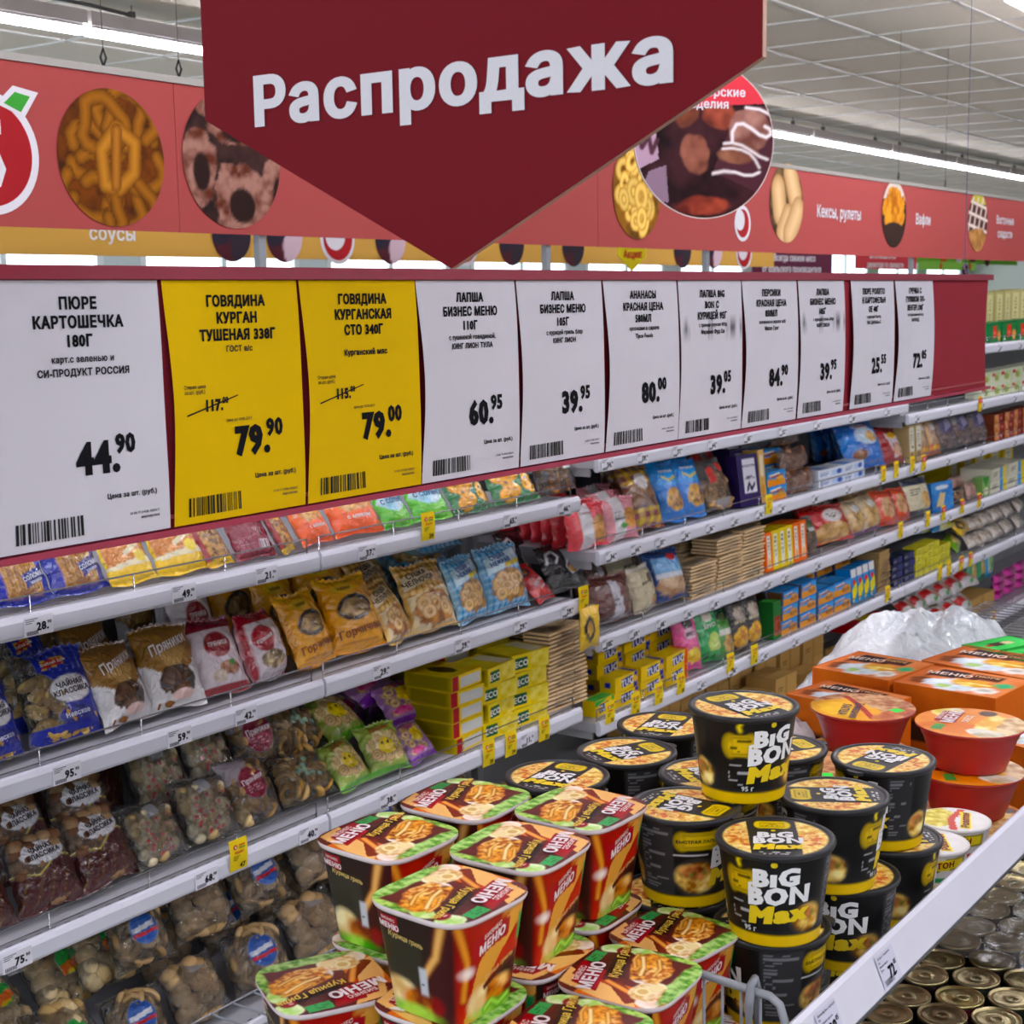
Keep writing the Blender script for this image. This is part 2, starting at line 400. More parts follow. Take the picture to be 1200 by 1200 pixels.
CAKE = [('r', 0, 0, 1, 1, '2c1c16'), ('r', 0, .72, 1, 1, 'c8bcb0'), ('ne', .5, .58, .46, .33, 'a0602a', 'd89848', 9), ('e', .5, .18, .5, .2, '30201a')]
WAF = [('r', 0, 0, 1, 1, '4a2a24'), ('r', 0, .8, 1, 1, 'b8b048')] + [('st', [(x, 0.3), (x+.25, .9)], .03, 'a89088', 'e8dcd0') for x in (.0, .25, .5, .75)] + [('st', [(0, y), (1, y-.12)], .03, 'a89088', 'e8dcd0') for y in (.45, .65, .85)] + [('ne', .5, .18, .5, .2, '8a6038', 'b88858', 8)]
def disc_art(m, cx, cz, r, y, ops, base='3a2010', nseg=56, rx=None):
    """round printed picture lying on a banner at depth y (faces -y)"""
    def P(U, V):
        a = 2*U-1; b = 2*V-1; k = np.maximum(np.abs(a), np.abs(b)); h = np.hypot(a, b)+1e-9
        return np.stack([cx+(rx or r)*a*k/h, y+0*a, cz+r*b*k/h], -1)
    def A(U, V):
        p = P(U, V); return paint((p[..., 0]-cx)/(rx or r)/2+.5, (p[..., 2]-cz)/r/2+.5, base, ops)
    m.grid(nseg, nseg, P, A, False)
def ring(m, cx, cz, r0, r1, y, col, n=48):
    a = np.arange(n)*2*PI/n
    v = [(cx+r*math.cos(t), y, cz+r*math.sin(t)) for r in (r0, r1) for t in a]
    m.add(v, [(i, (i+1) % n, n+(i+1) % n, n+i) for i in range(n)], lin(col))
def logo(m, cx, cz, r, y):
    """white-edged red apple roundel with a white five and a green leaf"""
    ring(m, cx, cz, .001, r, y, 'dcd8dc'); ring(m, cx, cz, .001, r*.86, y-.0006, 'a01c22')
    m.text('5', r*1.15, 'dcd8dc', lambda a, b: np.stack([cx-r*.05+a, y-.0012+0*a, cz+b], -1), bold=.05)
    m.add([(cx+r*.2, y-.0015, cz+r*.8), (cx+r*.55, y-.0015, cz+r*1.12), (cx+r*1.05, y-.0015, cz+r*1.05), (cx+r*.75, y-.0015, cz+r*.62)], [(0, 1, 2, 3)], lin('dcd8dc'))
    m.add([(cx+r*.35, y-.002, cz+r*.82), (cx+r*.58, y-.002, cz+r*1.02), (cx+r*.88, y-.002, cz+r*.97), (cx+r*.68, y-.002, cz+r*.7)], [(0, 1, 2, 3)], lin('3c9a34'))
ban = thing('aisle_banner', 'long coral red banner with round food pictures, raised above the left rack', 'banner')
bx0, bx1, bz0, bz1 = 1.2, 10.6, 1.788, 2.137
m = MB()
for a, b in [(bx0, at(208, 200, Y=BY).x-.002), (at(208, 200, Y=BY).x, at(700, 200, Y=BY).x), (at(700, 200, Y=BY).x+.002, bx1)]:
    MB().box(a, b, BY, BY+.006, bz0, bz1, 'a64845').build('printed_panel', 'fabric', ban)
m = MB(); m.box(bx0, bx1, BY-.006, BY+.012, bz1-.004, bz1+.012, '9a948c'); m.build('top_rail', 'metal', ban)
for px, py, y0, y1, art in [(132, 185, 104, 265, PRETZ), (273, 188, 107, 267, GINGER), (747, 224, 166, 279, SNACK), (922, 238, 192, 285, NUTS), (1048, 251, 212, 290, CAKE), (1146, 260, 225, 295, WAF)]:
    c = at(px, py, Y=BY-.003); r = abs(at(px, y0, Y=BY-.003).z-at(px, y1, Y=BY-.003).z)/2
    m = MB(); disc_art(m, c.x, c.z, r, BY-.003, art); m.build('round_picture', 'fabric', ban)
m = MB(); c = at(-14, 179, Y=BY-.003); logo(m, c.x, c.z, .128, BY-.003)
m.build('emblem', 'fabric', ban); m = MB(); c = at(873, 262, Y=BY-.003); ring(m, c.x-.02, c.z, .001, .07, BY-.003, 'dcd8dc'); ring(m, c.x-.02, c.z, .001, .055, BY-.0036, 'a01c22'); ring(m, c.x-.045, c.z+.012, .001, .04, BY-.0042, 'dcd8dc')
m.build('emblem', 'fabric', ban)
def flat(px, py, y): 
    c = at(px, py, Y=y); return lambda a, b: np.stack([c.x+a, y+0*a, c.z+b], -1)
m = MB()
m.text('Кексы, рулеты', .052, 'd9d6da', flat(984, 249, BY-.003), .03, wid=.93); m.text('Вафли', .052, 'd9d6da', flat(1082, 257, BY-.003), .03, wid=.93)
m.text('Восточные\nсладости', .045, 'd9d6da', flat(1178, 266, BY-.003), .03, 'c', .93, line=1.35)
m.build('lettering', 'fabric', ban)
m = MB()
for px in (305, 640, 827):
    x = at(px, 300, Y=BY+.02).x; MB().box(x-.012, x+.012, BY+.01, BY+.03, 0, 1.84, '84868a').build('post', 'metal', ban)
for x in (7.4, 9.6): MB().box(x-.012, x+.012, BY+.01, BY+.03, 0, 1.84, '84868a').build('post', 'metal', ban)
for px in (215, 128, 1108, 1053):
    c = at(px, 200, Y=BY); m = MB(); m.tube([(c.x, BY, bz1+.05), (c.x, BY, CZ)], .0012, '55504c', 4); m.tube([(c.x, BY, bz1+.01), (c.x-.008, BY, bz1+.03), (c.x, BY, bz1+.05), (c.x+.008, BY, bz1+.03), (c.x, BY, bz1+.012)], .003, '3a3634', 5)
    m.build('hanging_wire', 'metal', ban)
# yellow banner further back
yb = thing('sauce_banner', 'ochre yellow banner with round food pictures, seen under the coral banner', 'banner')
YY = 5.2; xe = at(907, 300, Y=YY).x
m = MB(); m.box(2.5, xe, YY, YY+.006, 1.828, 2.12, 'd0a048'); m.build('printed_panel', 'fabric', yb)
m = MB()
for px in (272, 334, 600, 672, 458, 837, 800):
    c = at(px, 290, Y=YY-.003); m = MB()
    disc_art(m, c.x, 1.935, .125, YY-.003, [('r', 0, 0, 1, 1, '4a2028'), ('e', .9, .3, .45, .5, 'c8b0b8' if px % 4 else '302830'), ('e', .2, .8, .4, .5, '2a2430')], nseg=20)
    m.build('round_picture', 'fabric', yb)
m = MB()
for px in (396, 545, 872): c = at(px, 285, Y=YY-.003); ring(m, c.x, 1.935, .001, .13, YY-.003, 'dcd8dc'); ring(m, c.x, 1.935, .001, .11, YY-.0036, 'a81c22'); ring(m, c.x-.02, 1.95, .001, .075, YY-.0042, 'dcd8dc')
m.text('соусы', .06, 'e8e4e0', flat(132, 273, YY-.003), .03); m.text('соусы', .06, 'e8e4e0', flat(745, 284, YY-.003), .03)
m.build('lettering', 'fabric', yb)
for x in (3.5, 6, 8.5):
    m = MB(); m.tube([(x, YY, 2.12), (x, YY, CZ)], .002, '55504c', 4); m.build('hanging_wire', 'metal', yb)
def hang_sign(name, label, px0, py0, px1, py1, y, col, texts, zt=None, pts=None, rnd_=False):
    a, b = at(px0, py0, Y=y), at(px1, py1, Y=y); z1 = zt or a.z; z0 = b.z
    t = thing(name, label, 'sign'); m = MB(); m.box(a.x, b.x, y, y+.006, z0, z1, col); m.build('panel', 'fabric', t)
    m = MB()
    for s, px, py, h, c in texts: m.text(s, h, c, flat(px, py, y-.003), .035)
    if texts: m.build('lettering', 'fabric', t)
    m = MB()
    for x in (a.x+.1, b.x-.1):
        m = MB(); m.tube([(x, y, z1), (x, y, CZ)], .002, '55504c', 4); m.build('hanging_wire', 'metal', t); return t
hang_sign('meat_sign', 'dark maroon hanging sign about fresh meat, under the coral banner', 882, 270, 975, 322, 6.0, '5c2038', [('Всегда свежее мясо', 932, 302, .062, 'e8e0e4'), ('от уральского производителя', 929, 315, .060, 'e8e0e4')])
hang_sign('freshness_sign', 'red and white hanging notice right of the maroon sign', 1003, 270, 1074, 316, 7.0, 'd84048', [('Внимание', 1035, 297, .12, 'f0e8e8'), ('директора по свежести', 1038, 310, .07, 'f0e8e8')])
g = hang_sign('green_banner', 'light green banner with small food pictures at the back', 1040, 280, 1192, 311, 8.0, '7cc038', [])
m = MB()
for px, c_ in ((1106, 'e07820'), (1124, 'e8e0e0'), (1140, '6a4030'), (1157, '5a3028')):
    m = MB(); c = at(px, 302, Y=7.99); ring(m, c.x, c.z, .001, .14, 7.99, c_, 20); m.build('round_picture', 'fabric', g)
g = hang_sign('green_fruit_banner', 'short brighter green banner below the light green one', 1077, 306, 1143, 317, 7.2, '8ccc4c', [])
m = MB()
for px in (1103, 1137): c = at(px, 312, Y=7.19); ring(m, c.x, c.z, .001, .05, 7.19, 'd06028', 12)
m.build('fruit_picture', 'fabric', g)
# small yellow pentagon sign
def pent(name, label, P2, th, frame, col, edge):
    """P2: outline in the sign's own plane; frame(a,b,d)->xyz"""
    n = len(P2); v = [frame(a, b, 0) for a, b in P2]+[frame(a, b, th) for a, b in P2]
    m = MB(); m.add(v[:n], [tuple(range(n))], lin(col))
    m.add(v, [(i, (i+1) % n, n+(i+1) % n, n+i) for i in range(n)]+[tuple(range(2*n-1, n-1, -1))], lin(edge)); return m
t = thing('yellow_promo_sign', 'small yellow arrow shaped sign hanging far back', 'sign')
c = at(741, 318, Y=4.6)
pent('panel', '', [(-.16, .3), (.16, .3), (.16, .09), (0, 0), (-.16, .09)], .006, lambda a, b, d: (c.x+a, 4.6+d, c.z+b), 'f0dc20', 'd8c830').build('panel', 'fabric', t)
m = MB(); m.text('Акция!', .045, 'c8342c', lambda a, b: np.stack([c.x+a, 4.596+0*a, c.z+.10+b], -1), .04); m.build('lettering', 'fabric', t)
m = MB(); m.tube([(c.x, 4.6, c.z+.3), (c.x, 4.6, CZ)], .002, '55504c', 4); m.build('hanging_wire', 'metal', t)
# the large sale sign
SX = 1.15
t = thing('sale_sign', 'big dark red arrow shaped sign reading Распродажа, hanging in front', 'sign')
fr = lambda a, b, d: (SX+d, .8775-a, b)
pent('panel', '', [(-.32, 2.2), (.32, 2.2), (.32, 1.8095), (0, 1.6485), (-.32, 1.8095)], .007, fr, '6c101a', 'c09c88').build('panel', 'fabric', t)
m = MB(); m.text('Распродажа', .0465, 'd0ccd0', lambda a, b: np.stack([SX-.0012+0*a, .882-a, 1.8225+b], -1), bold=.055, wid=.93)
lt = m.build('lettering', 'fabric', t)
w = max(v.co.y for v in lt.data.vertices)-min(v.co.y for v in lt.data.vertices); k = .486/w
for v in lt.data.vertices: v.co.y = .882+(v.co.y-.882)*k
m = MB()
for a in (-.28, .28):
    m = MB(); m.tube([(SX+.003, .8775-a, 2.2), (SX+.003, .8775-a, CZ)], .0015, '6a6664', 4); m.build('hanging_wire', 'metal', t)
# the round sign
t = thing('round_confectionery_sign', 'round hanging sign with a chocolate picture and red top, behind the big sign', 'sign')
cc = at(826, 165, Y=2.05); n_ = Vector((-.60, -.80, 0)).normalized(); ex = Vector((-n_.y, n_.x, 0)); R_ = .212
CHOC = [('r', 0, 0, 1, 1, '1c1012'), ('n', 0, 0, 1, .72, '140a0c', '3c2024', 6), ('p', [(0, .3), (.17, .38), (.12, .73), (0, .73)], 'b094a4'), ('p', [(.02, .12), (.24, .1), (.22, .34), (.1, .3)], '8c7484'),
        ('st', [(.02, .55), (.05, .45), (.1, .52), (.12, .42), (.16, .5)], .016, '3a2028', '50303a'),
        ('ne', .43, .42, .1, .13, '5a3028', '946050', 8), ('ne', .6, .66, .11, .09, '5a2c24', '9a5040', 8), ('ne', .36, .68, .09, .09, '4a2820', '804838', 8), ('ne', .5, .08, .2, .06, '5a2420', 'a04c3c', 8),
        ('p', [(.56, .3), (.64, .5), (.8, .72), (1, .74), (1, .2), (.9, .16)], '4a2830'), ('ne', .84, .58, .15, .13, '6a4038', 'b08478', 6), ('ne', .75, .42, .14, .06, '6a4034', 'a07058', 6),
        ('st', [(.8, .72), (.9, .71), (1, .67)], .010, 'd8c8c8', 'eee4e4'), ('st', [(.70, .50), (.70, .56), (.73, .61), (.78, .615), (.84, .585), (.90, .545), (.95, .53), (.985, .55), (.975, .585), (.94, .60)], .012, 'd8c8c8', 'eee4e4'),
        ('st', [(.64, .485), (.70, .49), (.77, .475), (.84, .44), (.90, .405), (.96, .385)], .009, 'd8c8c8', 'eee4e4'), ('st', [(.63, .45), (.70, .455), (.77, .445), (.83, .42), (.87, .38), (.90, .33)], .008, 'd8c8c8', 'eee4e4'), ('st', [(.56, .29), (.64, .305), (.72, .30), (.79, .28), (.85, .28), (.90, .30)], .010, 'd8c8c8', 'eee4e4'),
        ('p', [(0, .7), (1, .75), (1, 1), (0, 1)], 'cc4c54')]
m = MB()
def P(U, V):
    a = 2*U-1; b = 2*V-1; k = np.maximum(np.abs(a), np.abs(b)); h = np.hypot(a, b)+1e-9; a, b = a*k/h*R_, b*k/h*R_
    return np.stack([cc.x+ex.x*a, cc.y+ex.y*a, cc.z+b], -1)
def A(U, V):
    a = 2*U-1; b = 2*V-1; k = np.maximum(np.abs(a), np.abs(b)); h = np.hypot(a, b)+1e-9
    return paint(a*k/h/2+.5, b*k/h/2+.5, '1c1012', CHOC)
m.grid(110, 110, P, A, False); m.build('printed_face', 'fabric', t)
m = MB(); a_ = np.arange(64)*2*PI/64
v = [tuple(cc+ex*(R_*s)*math.cos(x)+Vector((0, 0, R_*s*math.sin(x)))-n_*d) for s, d in ((1, 0), (1.012, -.0005), (1.012, .006)) for x in a_]
m.add(v, [(j*64+i, j*64+(i+1) % 64, (j+1)*64+(i+1) % 64, (j+1)*64+i) for j in range(2) for i in range(64)]+[tuple(range(191, 127, -1))], lin('d8c8c0')); m.build('rim', 'fabric', t)
m = MB(); m.text('Кондитерские\nизделия', .024, 'dcd4d8', lambda a, b: np.stack([cc.x+ex.x*(a+.005)+n_.x*.001, cc.y+ex.y*(a+.005)+n_.y*.001, cc.z+.118+b], -1), .036, line=1.1)
m.build('lettering', 'fabric', t)
m = MB(); m.tube([(cc.x, cc.y, cc.z+R_), (cc.x, cc.y, CZ)], .0015, '6a6664', 4); m.build('hanging_wire', 'metal', t)
# ================================================================== PRICE BOARD OVER THE BINS
BD = 1.25
t = thing('price_board', 'long dark red price rail hanging over the noodle bins', 'board')
z0, z1, x0, x1 = 1.376, 1.650, .55, 3.885
def P(U, V): return np.stack([x0+(x1-x0)*U, BD+.004*np.sin(V*PI)*(U > .97)+0*U, z0+(z1-z0)*V], -1)
MB().grid(40, 4, P, '8c2430').build('backing', 'fabric', t)
m = MB(); m.box(x0, x1+.012, BD-.01, BD+.006, z1-.004, z1+.010, '8c1c34'); m.build('top_rail', 'plastic', t)
m = MB(); m.box(x0, x1+.012, BD-.01, BD+.006, z0-.006, z0+.001, 'a03048'); m.box(x0, x1-.005, BD-.004, BD, z0+.012, z0+.016, 'a84850'); m.build('bottom_rail', 'plastic', t)
hx = at(1131, 318, Y=BD).x; m = MB()
for x in (hx, .7):
    m = MB(); m.tube([(x+.012*math.cos(a), BD, z1+.022+.012*math.sin(a)) for a in np.linspace(0, 2*PI, 16)], .004, '4a3050', 6)
    m.tube([(x, BD, z1+.034), (x+.005, BD, z1+.042), (x-.003, BD, z1+.05), (x, BD, CZ)], .0012, '70688a', 5); m.build('hanging_wire', 'metal', t)
cards = [  # px left, px right at the top edge, colour, title, small lines, price, cents, extra
 (0, 181, 'w', 'ПЮРЕ\nКАРТОШЕЧКА\n180Г', 'карт.с зеленью и', 'СИ-ПРОДУКТ РОССИЯ', '44', '90', ''),
 (186, 344, 'y', 'ГОВЯДИНА\nКУРГАН\nТУШЕНАЯ 338Г', 'ГОСТ в/с', '', '79', '90', '117'),
 (347, 483, 'y', 'ГОВЯДИНА\nКУРГАНСКАЯ\nСТО 340Г', '', 'Курганский мяс', '79', '00', '115'),
 (484, 600, 'w', 'ЛАПША\nБИЗНЕС МЕНЮ\n110Г', 'с тушенной говядиной,', 'КИНГ ЛИОН ТУЛА', '60', '95', ''),
 (602, 702, 'w', 'ЛАПША\nБИЗНЕС МЕНЮ\n105Г', 'с курицей гриль б/пр', 'КИНГ ЛИОН', '39', '95', ''),
 (704, 790, 'w', 'АНАНАСЫ\nКРАСНАЯ ЦЕНА\n580МЛ', 'кусочками в сиропе', 'Tipco Foods', '80', '00', ''),
 (792, 866, 'w', 'ЛАПША BIG\nBON С\nКУРИЦЕЙ 95Г', 'с пряным соусом б/пр', 'Маревен Фуд Се', '39', '05', 's'),
 (867, 931, 'w', 'ПЕРСИКИ\nКРАСНАЯ ЦЕНА\n850МЛ', 'половинки в сиропе ж/б', 'Мапан Грэг', '84', '90', ''),
 (933, 987, 'w', 'ЛАПША\nБИЗНЕС МЕНЮ\n105Г', 'с курицей гриль б/пр', 'КИНГ ЛИОН', '39', '95', 's'),
 (995, 1045, 'w', 'ПЮРЕ РОЛЛТО\nН КАРТОФЕЛЬН\nОЕ 40Г', 'с курицей быстр.', 'ЗАО ДиЭнБи-С', '25', '55', ''),
 (1047, 1091, 'w', 'ГРЕЧКА С\nГУЛЯШОМ ПО-\nВЕНГЕР.130Г', 'со спец.первое/овощ.', 'БИОФУД', '72', '05', '')]
CL = ['white price card for mashed potato, leftmost on the board', 'left one of the two yellow price cards, old price 117 struck out', 'right one of the two yellow price cards, old price 115 struck out',
      'white price card for noodles just right of the yellow cards', 'white price card for noodles between two white cards, left of pineapple', 'white price card for pineapple in the middle of the board', 'smudged white price card between the pineapple and peach cards',
      'white price card for peaches, between the two smudged cards', 'smudged white price card just left of the narrow red gap', 'white price card for instant mash just right of the red gap', 'white price card for buckwheat, rightmost on the board']
for ci, (pl, pr, kind, title, s1, s2, pr_, ct, ex_) in enumerate(cards):
    xa, xb = at(pl, 330, Y=BD).x, at(pr, 330, Y=BD).x
    if ci == 0: xa = xb-.222
    w, h = xb-xa, .266; cz = z1-.005-h
    bend = rnd.uniform(.5, 1)
    def pos(U, V, lift=0, xa=xa, w=w, h=h, cz=cz, b=bend, ci=ci):
        y = BD-.0035-.009*b*np.sin(np.clip(V, 0, 1)*PI)*np.abs(2*U-1)**1.5-.003*(1-V)-lift
        s = 1-.05*b*np.sin(np.clip(V, 0, 1)*PI)**2
        return np.stack([xa+w*(.5+(U-.5)*s)-.004*(1-V)*(ci > 5), y+0*U, cz+h*V], -1)
    base = 'c9c6cc' if kind == 'w' else 'cca906'
    ops = [('bar', .08, .04, .48, .105)] if False else []
    def art(U, V):
        c = paint(U, V, base, ops, h/w)
        if ex_ == 's':
            st = np.clip((fbm(U*16, V*1.5, 4)-.5)*4, 0, .85)*np.clip(1-np.abs(V-.69)/.09, 0, 1)
            c[..., :3] *= (1-st[..., None])
        return c
    tt = thing('price_card', CL[ci], 'price card', group='price cards on the hanging board'); tt.location = (0, 0, 0)
    m = MB(); m.grid(40, 60, pos, art); m.build('sheet', 'paper', tt)
    m = MB(); fn = lambda x, y, u0, v0: pos(u0+x/w, v0+y/h, .0009)
    fs = min(1, w/.19)*.0105
    m.text(title, fs*1.12, '141418', lambda x, y: fn(x, y, .52, .845), .07, wid=.93, line=1.28)
    if s1: m.text(s1, fs*.62, '2a2a2e', lambda x, y: fn(x, y, .53, .715 if ci else .705), .05, wid=1.0)
    if s2: m.text(s2, fs*.68, '242428', lambda x, y: fn(x, y, .53, .67 if ci else .655), .06, wid=1.0)
    big = .0315*min(1, w/.2)**.5
    m.text(pr_+'.', big, '141418', lambda x, y: fn(x, y, .73 if ci != 0 else .71, .325), .085, 'r', .9)
    m.text(ct, big*.62, '141418', lambda x, y: fn(x-.0075*min(1, w/.2), y, .74 if ci != 0 else .72, .37), .075, 'l', .88)
    m.text('Цена за шт. (руб.)', .0052, '28282c', lambda x, y: fn(x, y, .92, .165), .055, 'r')
    m.text('01.06.17 (1438) 9283671', .0028, '3a3a3e', lambda x, y: fn(x, y, .93, .085), .02, 'r'); m.text('маркировка', .0030, '3a3a3e', lambda x, y: fn(x, y, .93, .066), .03, 'r')
    if ex_ not in ('', 's'):
        m.text('Старая цена\nза шт. (руб.)', .0042, '28282c', lambda x, y: fn(x, y, .08, .555), .02, 'l', line=1.1)
        m.text(ex_+'.', .0125, '1a1a1e', lambda x, y: fn(x, y, .38, .485), .08, 'r', .9); m.text('00', .0075, '1a1a1e', lambda x, y: fn(x-.003, y, .39, .502), .045, 'l', .9)
        m.text('Цена до 10.03.2017', .0034, '28282c', lambda x, y: fn(x, y, .5, .415), .02, 'c')
        q_ = np.array([[.09, .445], [.5, .515], [.5, .52], [.09, .452]]); m.add(pos(q_[:, 0], q_[:, 1], .0014), [(0, 1, 2, 3)], lin('1a1a1e'))
    x = .1
    while x < .48:
        b = rnd.choice((.006, .01, .016)); q_ = np.array([[x, .03], [x+b, .03], [x+b, .108], [x, .108]])
        m.add(pos(q_[:, 0], q_[:, 1], .0009), [(0, 1, 2, 3)], lin('242420')); x += b+rnd.choice((.005, .008, .014))
    m.build('lettering', 'paper', tt)
# ================================================================== THE SHELVING RACKS
SY = 2.2; SB = 2.66                      # front plane of the shelf edges, back panel
STRIP = 'dcdce6'
A_Z, B_Z, C_Z, D_Z = 1.082, .802, .496, .118    # shelf surfaces of the left rack
R0_Z, R0B_Z, R00_Z, R1_Z, R2_Z, R3_Z, R4_Z = 1.178, 1.128, 1.376, .918, .672, .43, .09
def price_lab(m, x, z0, s, prom=False, y=None, w=.062, h=.034):
    """a paper label in the shelf edge: grey lines, barcode and a price"""
    y = y or SY-.0125
    f = lambda a, b: np.stack([x+a, y-.0012+0*a, z0+h/2+b], -1)
    m.box(x-w/2, x+w/2, y-.0006, y, z0, z0+h, 'e8e6ee')
    for k, ww in enumerate((.7, .5, .35)): m.box(x-w*.45, x-w*.45+w*ww*.6, y-.001, y-.0005, z0+h*(.86-.1*k), z0+h*(.9-.1*k), '70707a')
    for k in range(8):
        m.box(x-w*.42+k*w*.05, x-w*.42+k*w*.05+w*.028, y-.001, y-.0005, z0+h*.06, z0+h*.26, '50505a')
    m.text(s+'.', h*.42, '22222a', lambda a, b: f(a+w*.12, b-h*.04), .07, wid=.95); m.text('90', h*.18, '22222a', lambda a, b: f(a+w*.36, b+h*.10), .05)
def rack(name, label, X0, X1, levels, back_top, splits):
    t = thing(name, label, 'shelving rack')
    m = MB()
    m.box(X0, X1, SB, SB+.02, .02, back_top, '8e8e90'); m.build('back_panel', 'metal', t)
    for x in [X0+.02]+splits+[X1-.02]:
        MB().box(x-.014, x+.014, SB-.05, SB+.045, 0, back_top+.01, '9c9c9e').build('upright', 'metal', t)
    MB().box(X0, X1, SY+.06, SB, 0, .07, '7c7c80').build('kick_plate', 'metal', t)
    for (z, xa, xb, labs, rail, gaps) in levels:
        m = MB(); m.box(xa, xb, SY+.002, SB, z-.026, z, 'b4b4ba')
        x = xa+.03
        while x < xb-.03:
            m.box(x, x+.012, SY+.010, SY+.0135, z, z+.0008, '4a4a50'); x += .032
        sh = m.build('shelf', 'metal', t)
        edges = [xa]+[g for g in gaps if xa < g < xb]+[xb]
        for a, b in zip(edges[:-1], edges[1:]):
            a += .004; b -= .004; m = MB()
            prof = [(SY+.006, z+.003), (SY-.002, z+.006), (SY-.007, z+.003), (SY-.011, z-.006), (SY-.0105, z-.030), (SY-.007, z-.036), (SY+.001, z-.036), (SY+.006, z-.030)]
            n = len(prof); v = [(xx, p, q) for xx in (a, b) for p, q in prof]
            m.add(v, [(i, (i+1) % n, n+(i+1) % n, n+i) for i in range(n)]+[tuple(range(n-1, -1, -1)), tuple(range(n, 2*n))], lin(STRIP))
            m.build('price_strip', 'plastic', sh)
            if rail:
                hh = .034; x = a+.015; m = MB(); P = [(x, SY+.012, z), (x, SY+.012, z+hh), (b-.015, SY+.012, z+hh), (b-.015, SY+.012, z)]
                for p, q in zip(P[:-1], P[1:]): m.tube([p, q], .0018, 'c8c8cc', 5)
                m.tube([(x, SY+.012, z+.008), (b-.015, SY+.012, z+.008)], .0014, 'c8c8cc', 5)
                k = max(1, int((b-a)/.27))
                for i in range(1, k+1): xx = a+.02+(b-a-.04)*i/(k+1); m.tube([(xx, SY+.012, z), (xx, SY+.012, z+hh)], .0015, 'c8c8cc', 5)
                m.build('wire_rail', 'chrome', sh)
        for px, py, s in labs:
            x = at(px, py, Y=SY-.012).x
            if xa+.03 < x < xb-.03:
                m = MB(); price_lab(m, x, z-.034, s); m.build('price_label', 'paper', sh)
        for s_ in (xa+.01, xb-.01):
            MB().box(s_-.004, s_+.004, SY+.02, SB, z-.05, z-.026, 'a8a8ac').build('bracket', 'metal', sh)
    return t
def labs(pts): return [(px, py, str(s)) for px, py, s in pts]
gapL = at(372, 655, Y=SY).x
rack('left_rack', 'light grey shelving rack of pretzel and gingerbread bags on the left', .9, 3.47, [
    (A_Z, .92, 3.425, labs([(45, 730, 28), (215, 690, 49), (312, 672, 21), (430, 645, 37), (598, 607, 65), (661, 592, 46)]), True, [gapL]),
    (B_Z, .92, 3.425, labs([(78, 902, 95), (210, 858, 59), (288, 835, 42), (447, 788, 29), (542, 757, 29), (610, 737, 29), (665, 722, 29)]), True, [gapL]),
    (C_Z, .92, 3.425, labs([(20, 1125, 75), (242, 1030, 68), (362, 983, 40), (455, 950, 38), (618, 885, 11)]), True, [gapL]),
    (D_Z, .92, 3.425, labs([(330, 1190, 52)]), False, [gapL])], 1.58, [gapL])
gR1 = at(1062, 480, Y=SY).x
seq = lambda x0, y0, x1, y1, vals: [(x0+(x1-x0)*i/(len(vals)-1), y0+(y1-y0)*i/(len(vals)-1), v) for i, v in enumerate(vals)]
rack('right_rack', 'light grey shelving rack of cookies and crackers beyond the left rack', 3.49, 9.4, [
    (R00_Z, gR1, 9.4, labs(seq(1172, 405, 1196, 402, [89, 95])), True, []),
    (R0_Z, 3.51, gR1, labs(seq(712, 545, 1040, 480, [34, 59, 37, 64, 45, 52, 61, 38, 72])), True, []),
    (R0B_Z, gR1, 9.4, labs(seq(1075, 490, 1190, 462, [64, 52, 39, 45])), True, [7.4]),
    (R1_Z, 3.51, 9.4, labs(seq(716, 648, 890, 595, [34, 64, 37, 34, 36, 65, 74])+seq(916, 588, 1190, 508, [34, 68, 31, 42, 55, 29, 47, 39])), True, [gR1]),
    (R2_Z, 3.51, 9.4, labs(seq(712, 752, 900, 690, [105, 69, 68, 36, 18, 32, 33])+seq(920, 682, 1190, 566, [27, 45, 39, 52, 61, 44, 37, 49])), True, [gR1]),
    (R3_Z, 3.51, 9.4, labs(seq(822, 808, 1190, 625, [41, 38, 49, 55, 31, 29, 43, 47, 62, 35, 28])), True, [gR1, 7.4]),
    (R4_Z, 3.51, 9.4, labs(seq(1100, 760, 1190, 712, [22, 31, 45])), True, [7.4])], 1.6, [gR1, 7.9])
# ------------------------------------------------------------------ promotion tags hooked on the shelf edges
def promo(red=False):
    t = thing('promotion_tag', '', 'price tag', group='promotion tags on the shelf edges')
    m = MB(); w, h = .050, .066; b = 'd8402c' if red else 'f2d21e'
    m.grid(3, 5, lambda U, V: np.stack([w*(U-.5), -.003*np.sin(V*PI)-.001, h*(V-.25)], -1), 'f2d21e')
    f = lambda y0: (lambda a, q_: np.stack([a, -.0052+0*a, y0+q_], -1))
    if red: m.box(-w/2, w/2, -.0054, -.0048, .020, .043, 'd8402c'); m.text('НИЗКАЯ\nЦЕНА', .0048, 'f4f0f0', lambda a, q_: np.stack([a, -.0062+0*a, .031+q_], -1), .03)
    else:
        ring(m, -.010, .034, .0001, .0055, -.0052, 'd02c20', 14); m.text('%', .006, 'f4f0e0', lambda a, q_: np.stack([-.010+a, -.0058+0*a, .034+q_], -1), .04)
        for k in range(6): m.box(.001+(k % 3)*.0055, .0045+(k % 3)*.0055, -.0054, -.0048, .029+(k//3)*.0055, .0325+(k//3)*.0055, ('2c8c3c', 'd02c20')[(k*7//3) % 2])
        m.text('Акция!', .0055, 'd02c20', f(.0225), .04)
    for k in range(3): m.box(-.016, -.016+.018-.004*k, -.0054, -.0048, .0135-.0035*k, .0148-.0035*k, '6a6020')
    return t, m
PR = []
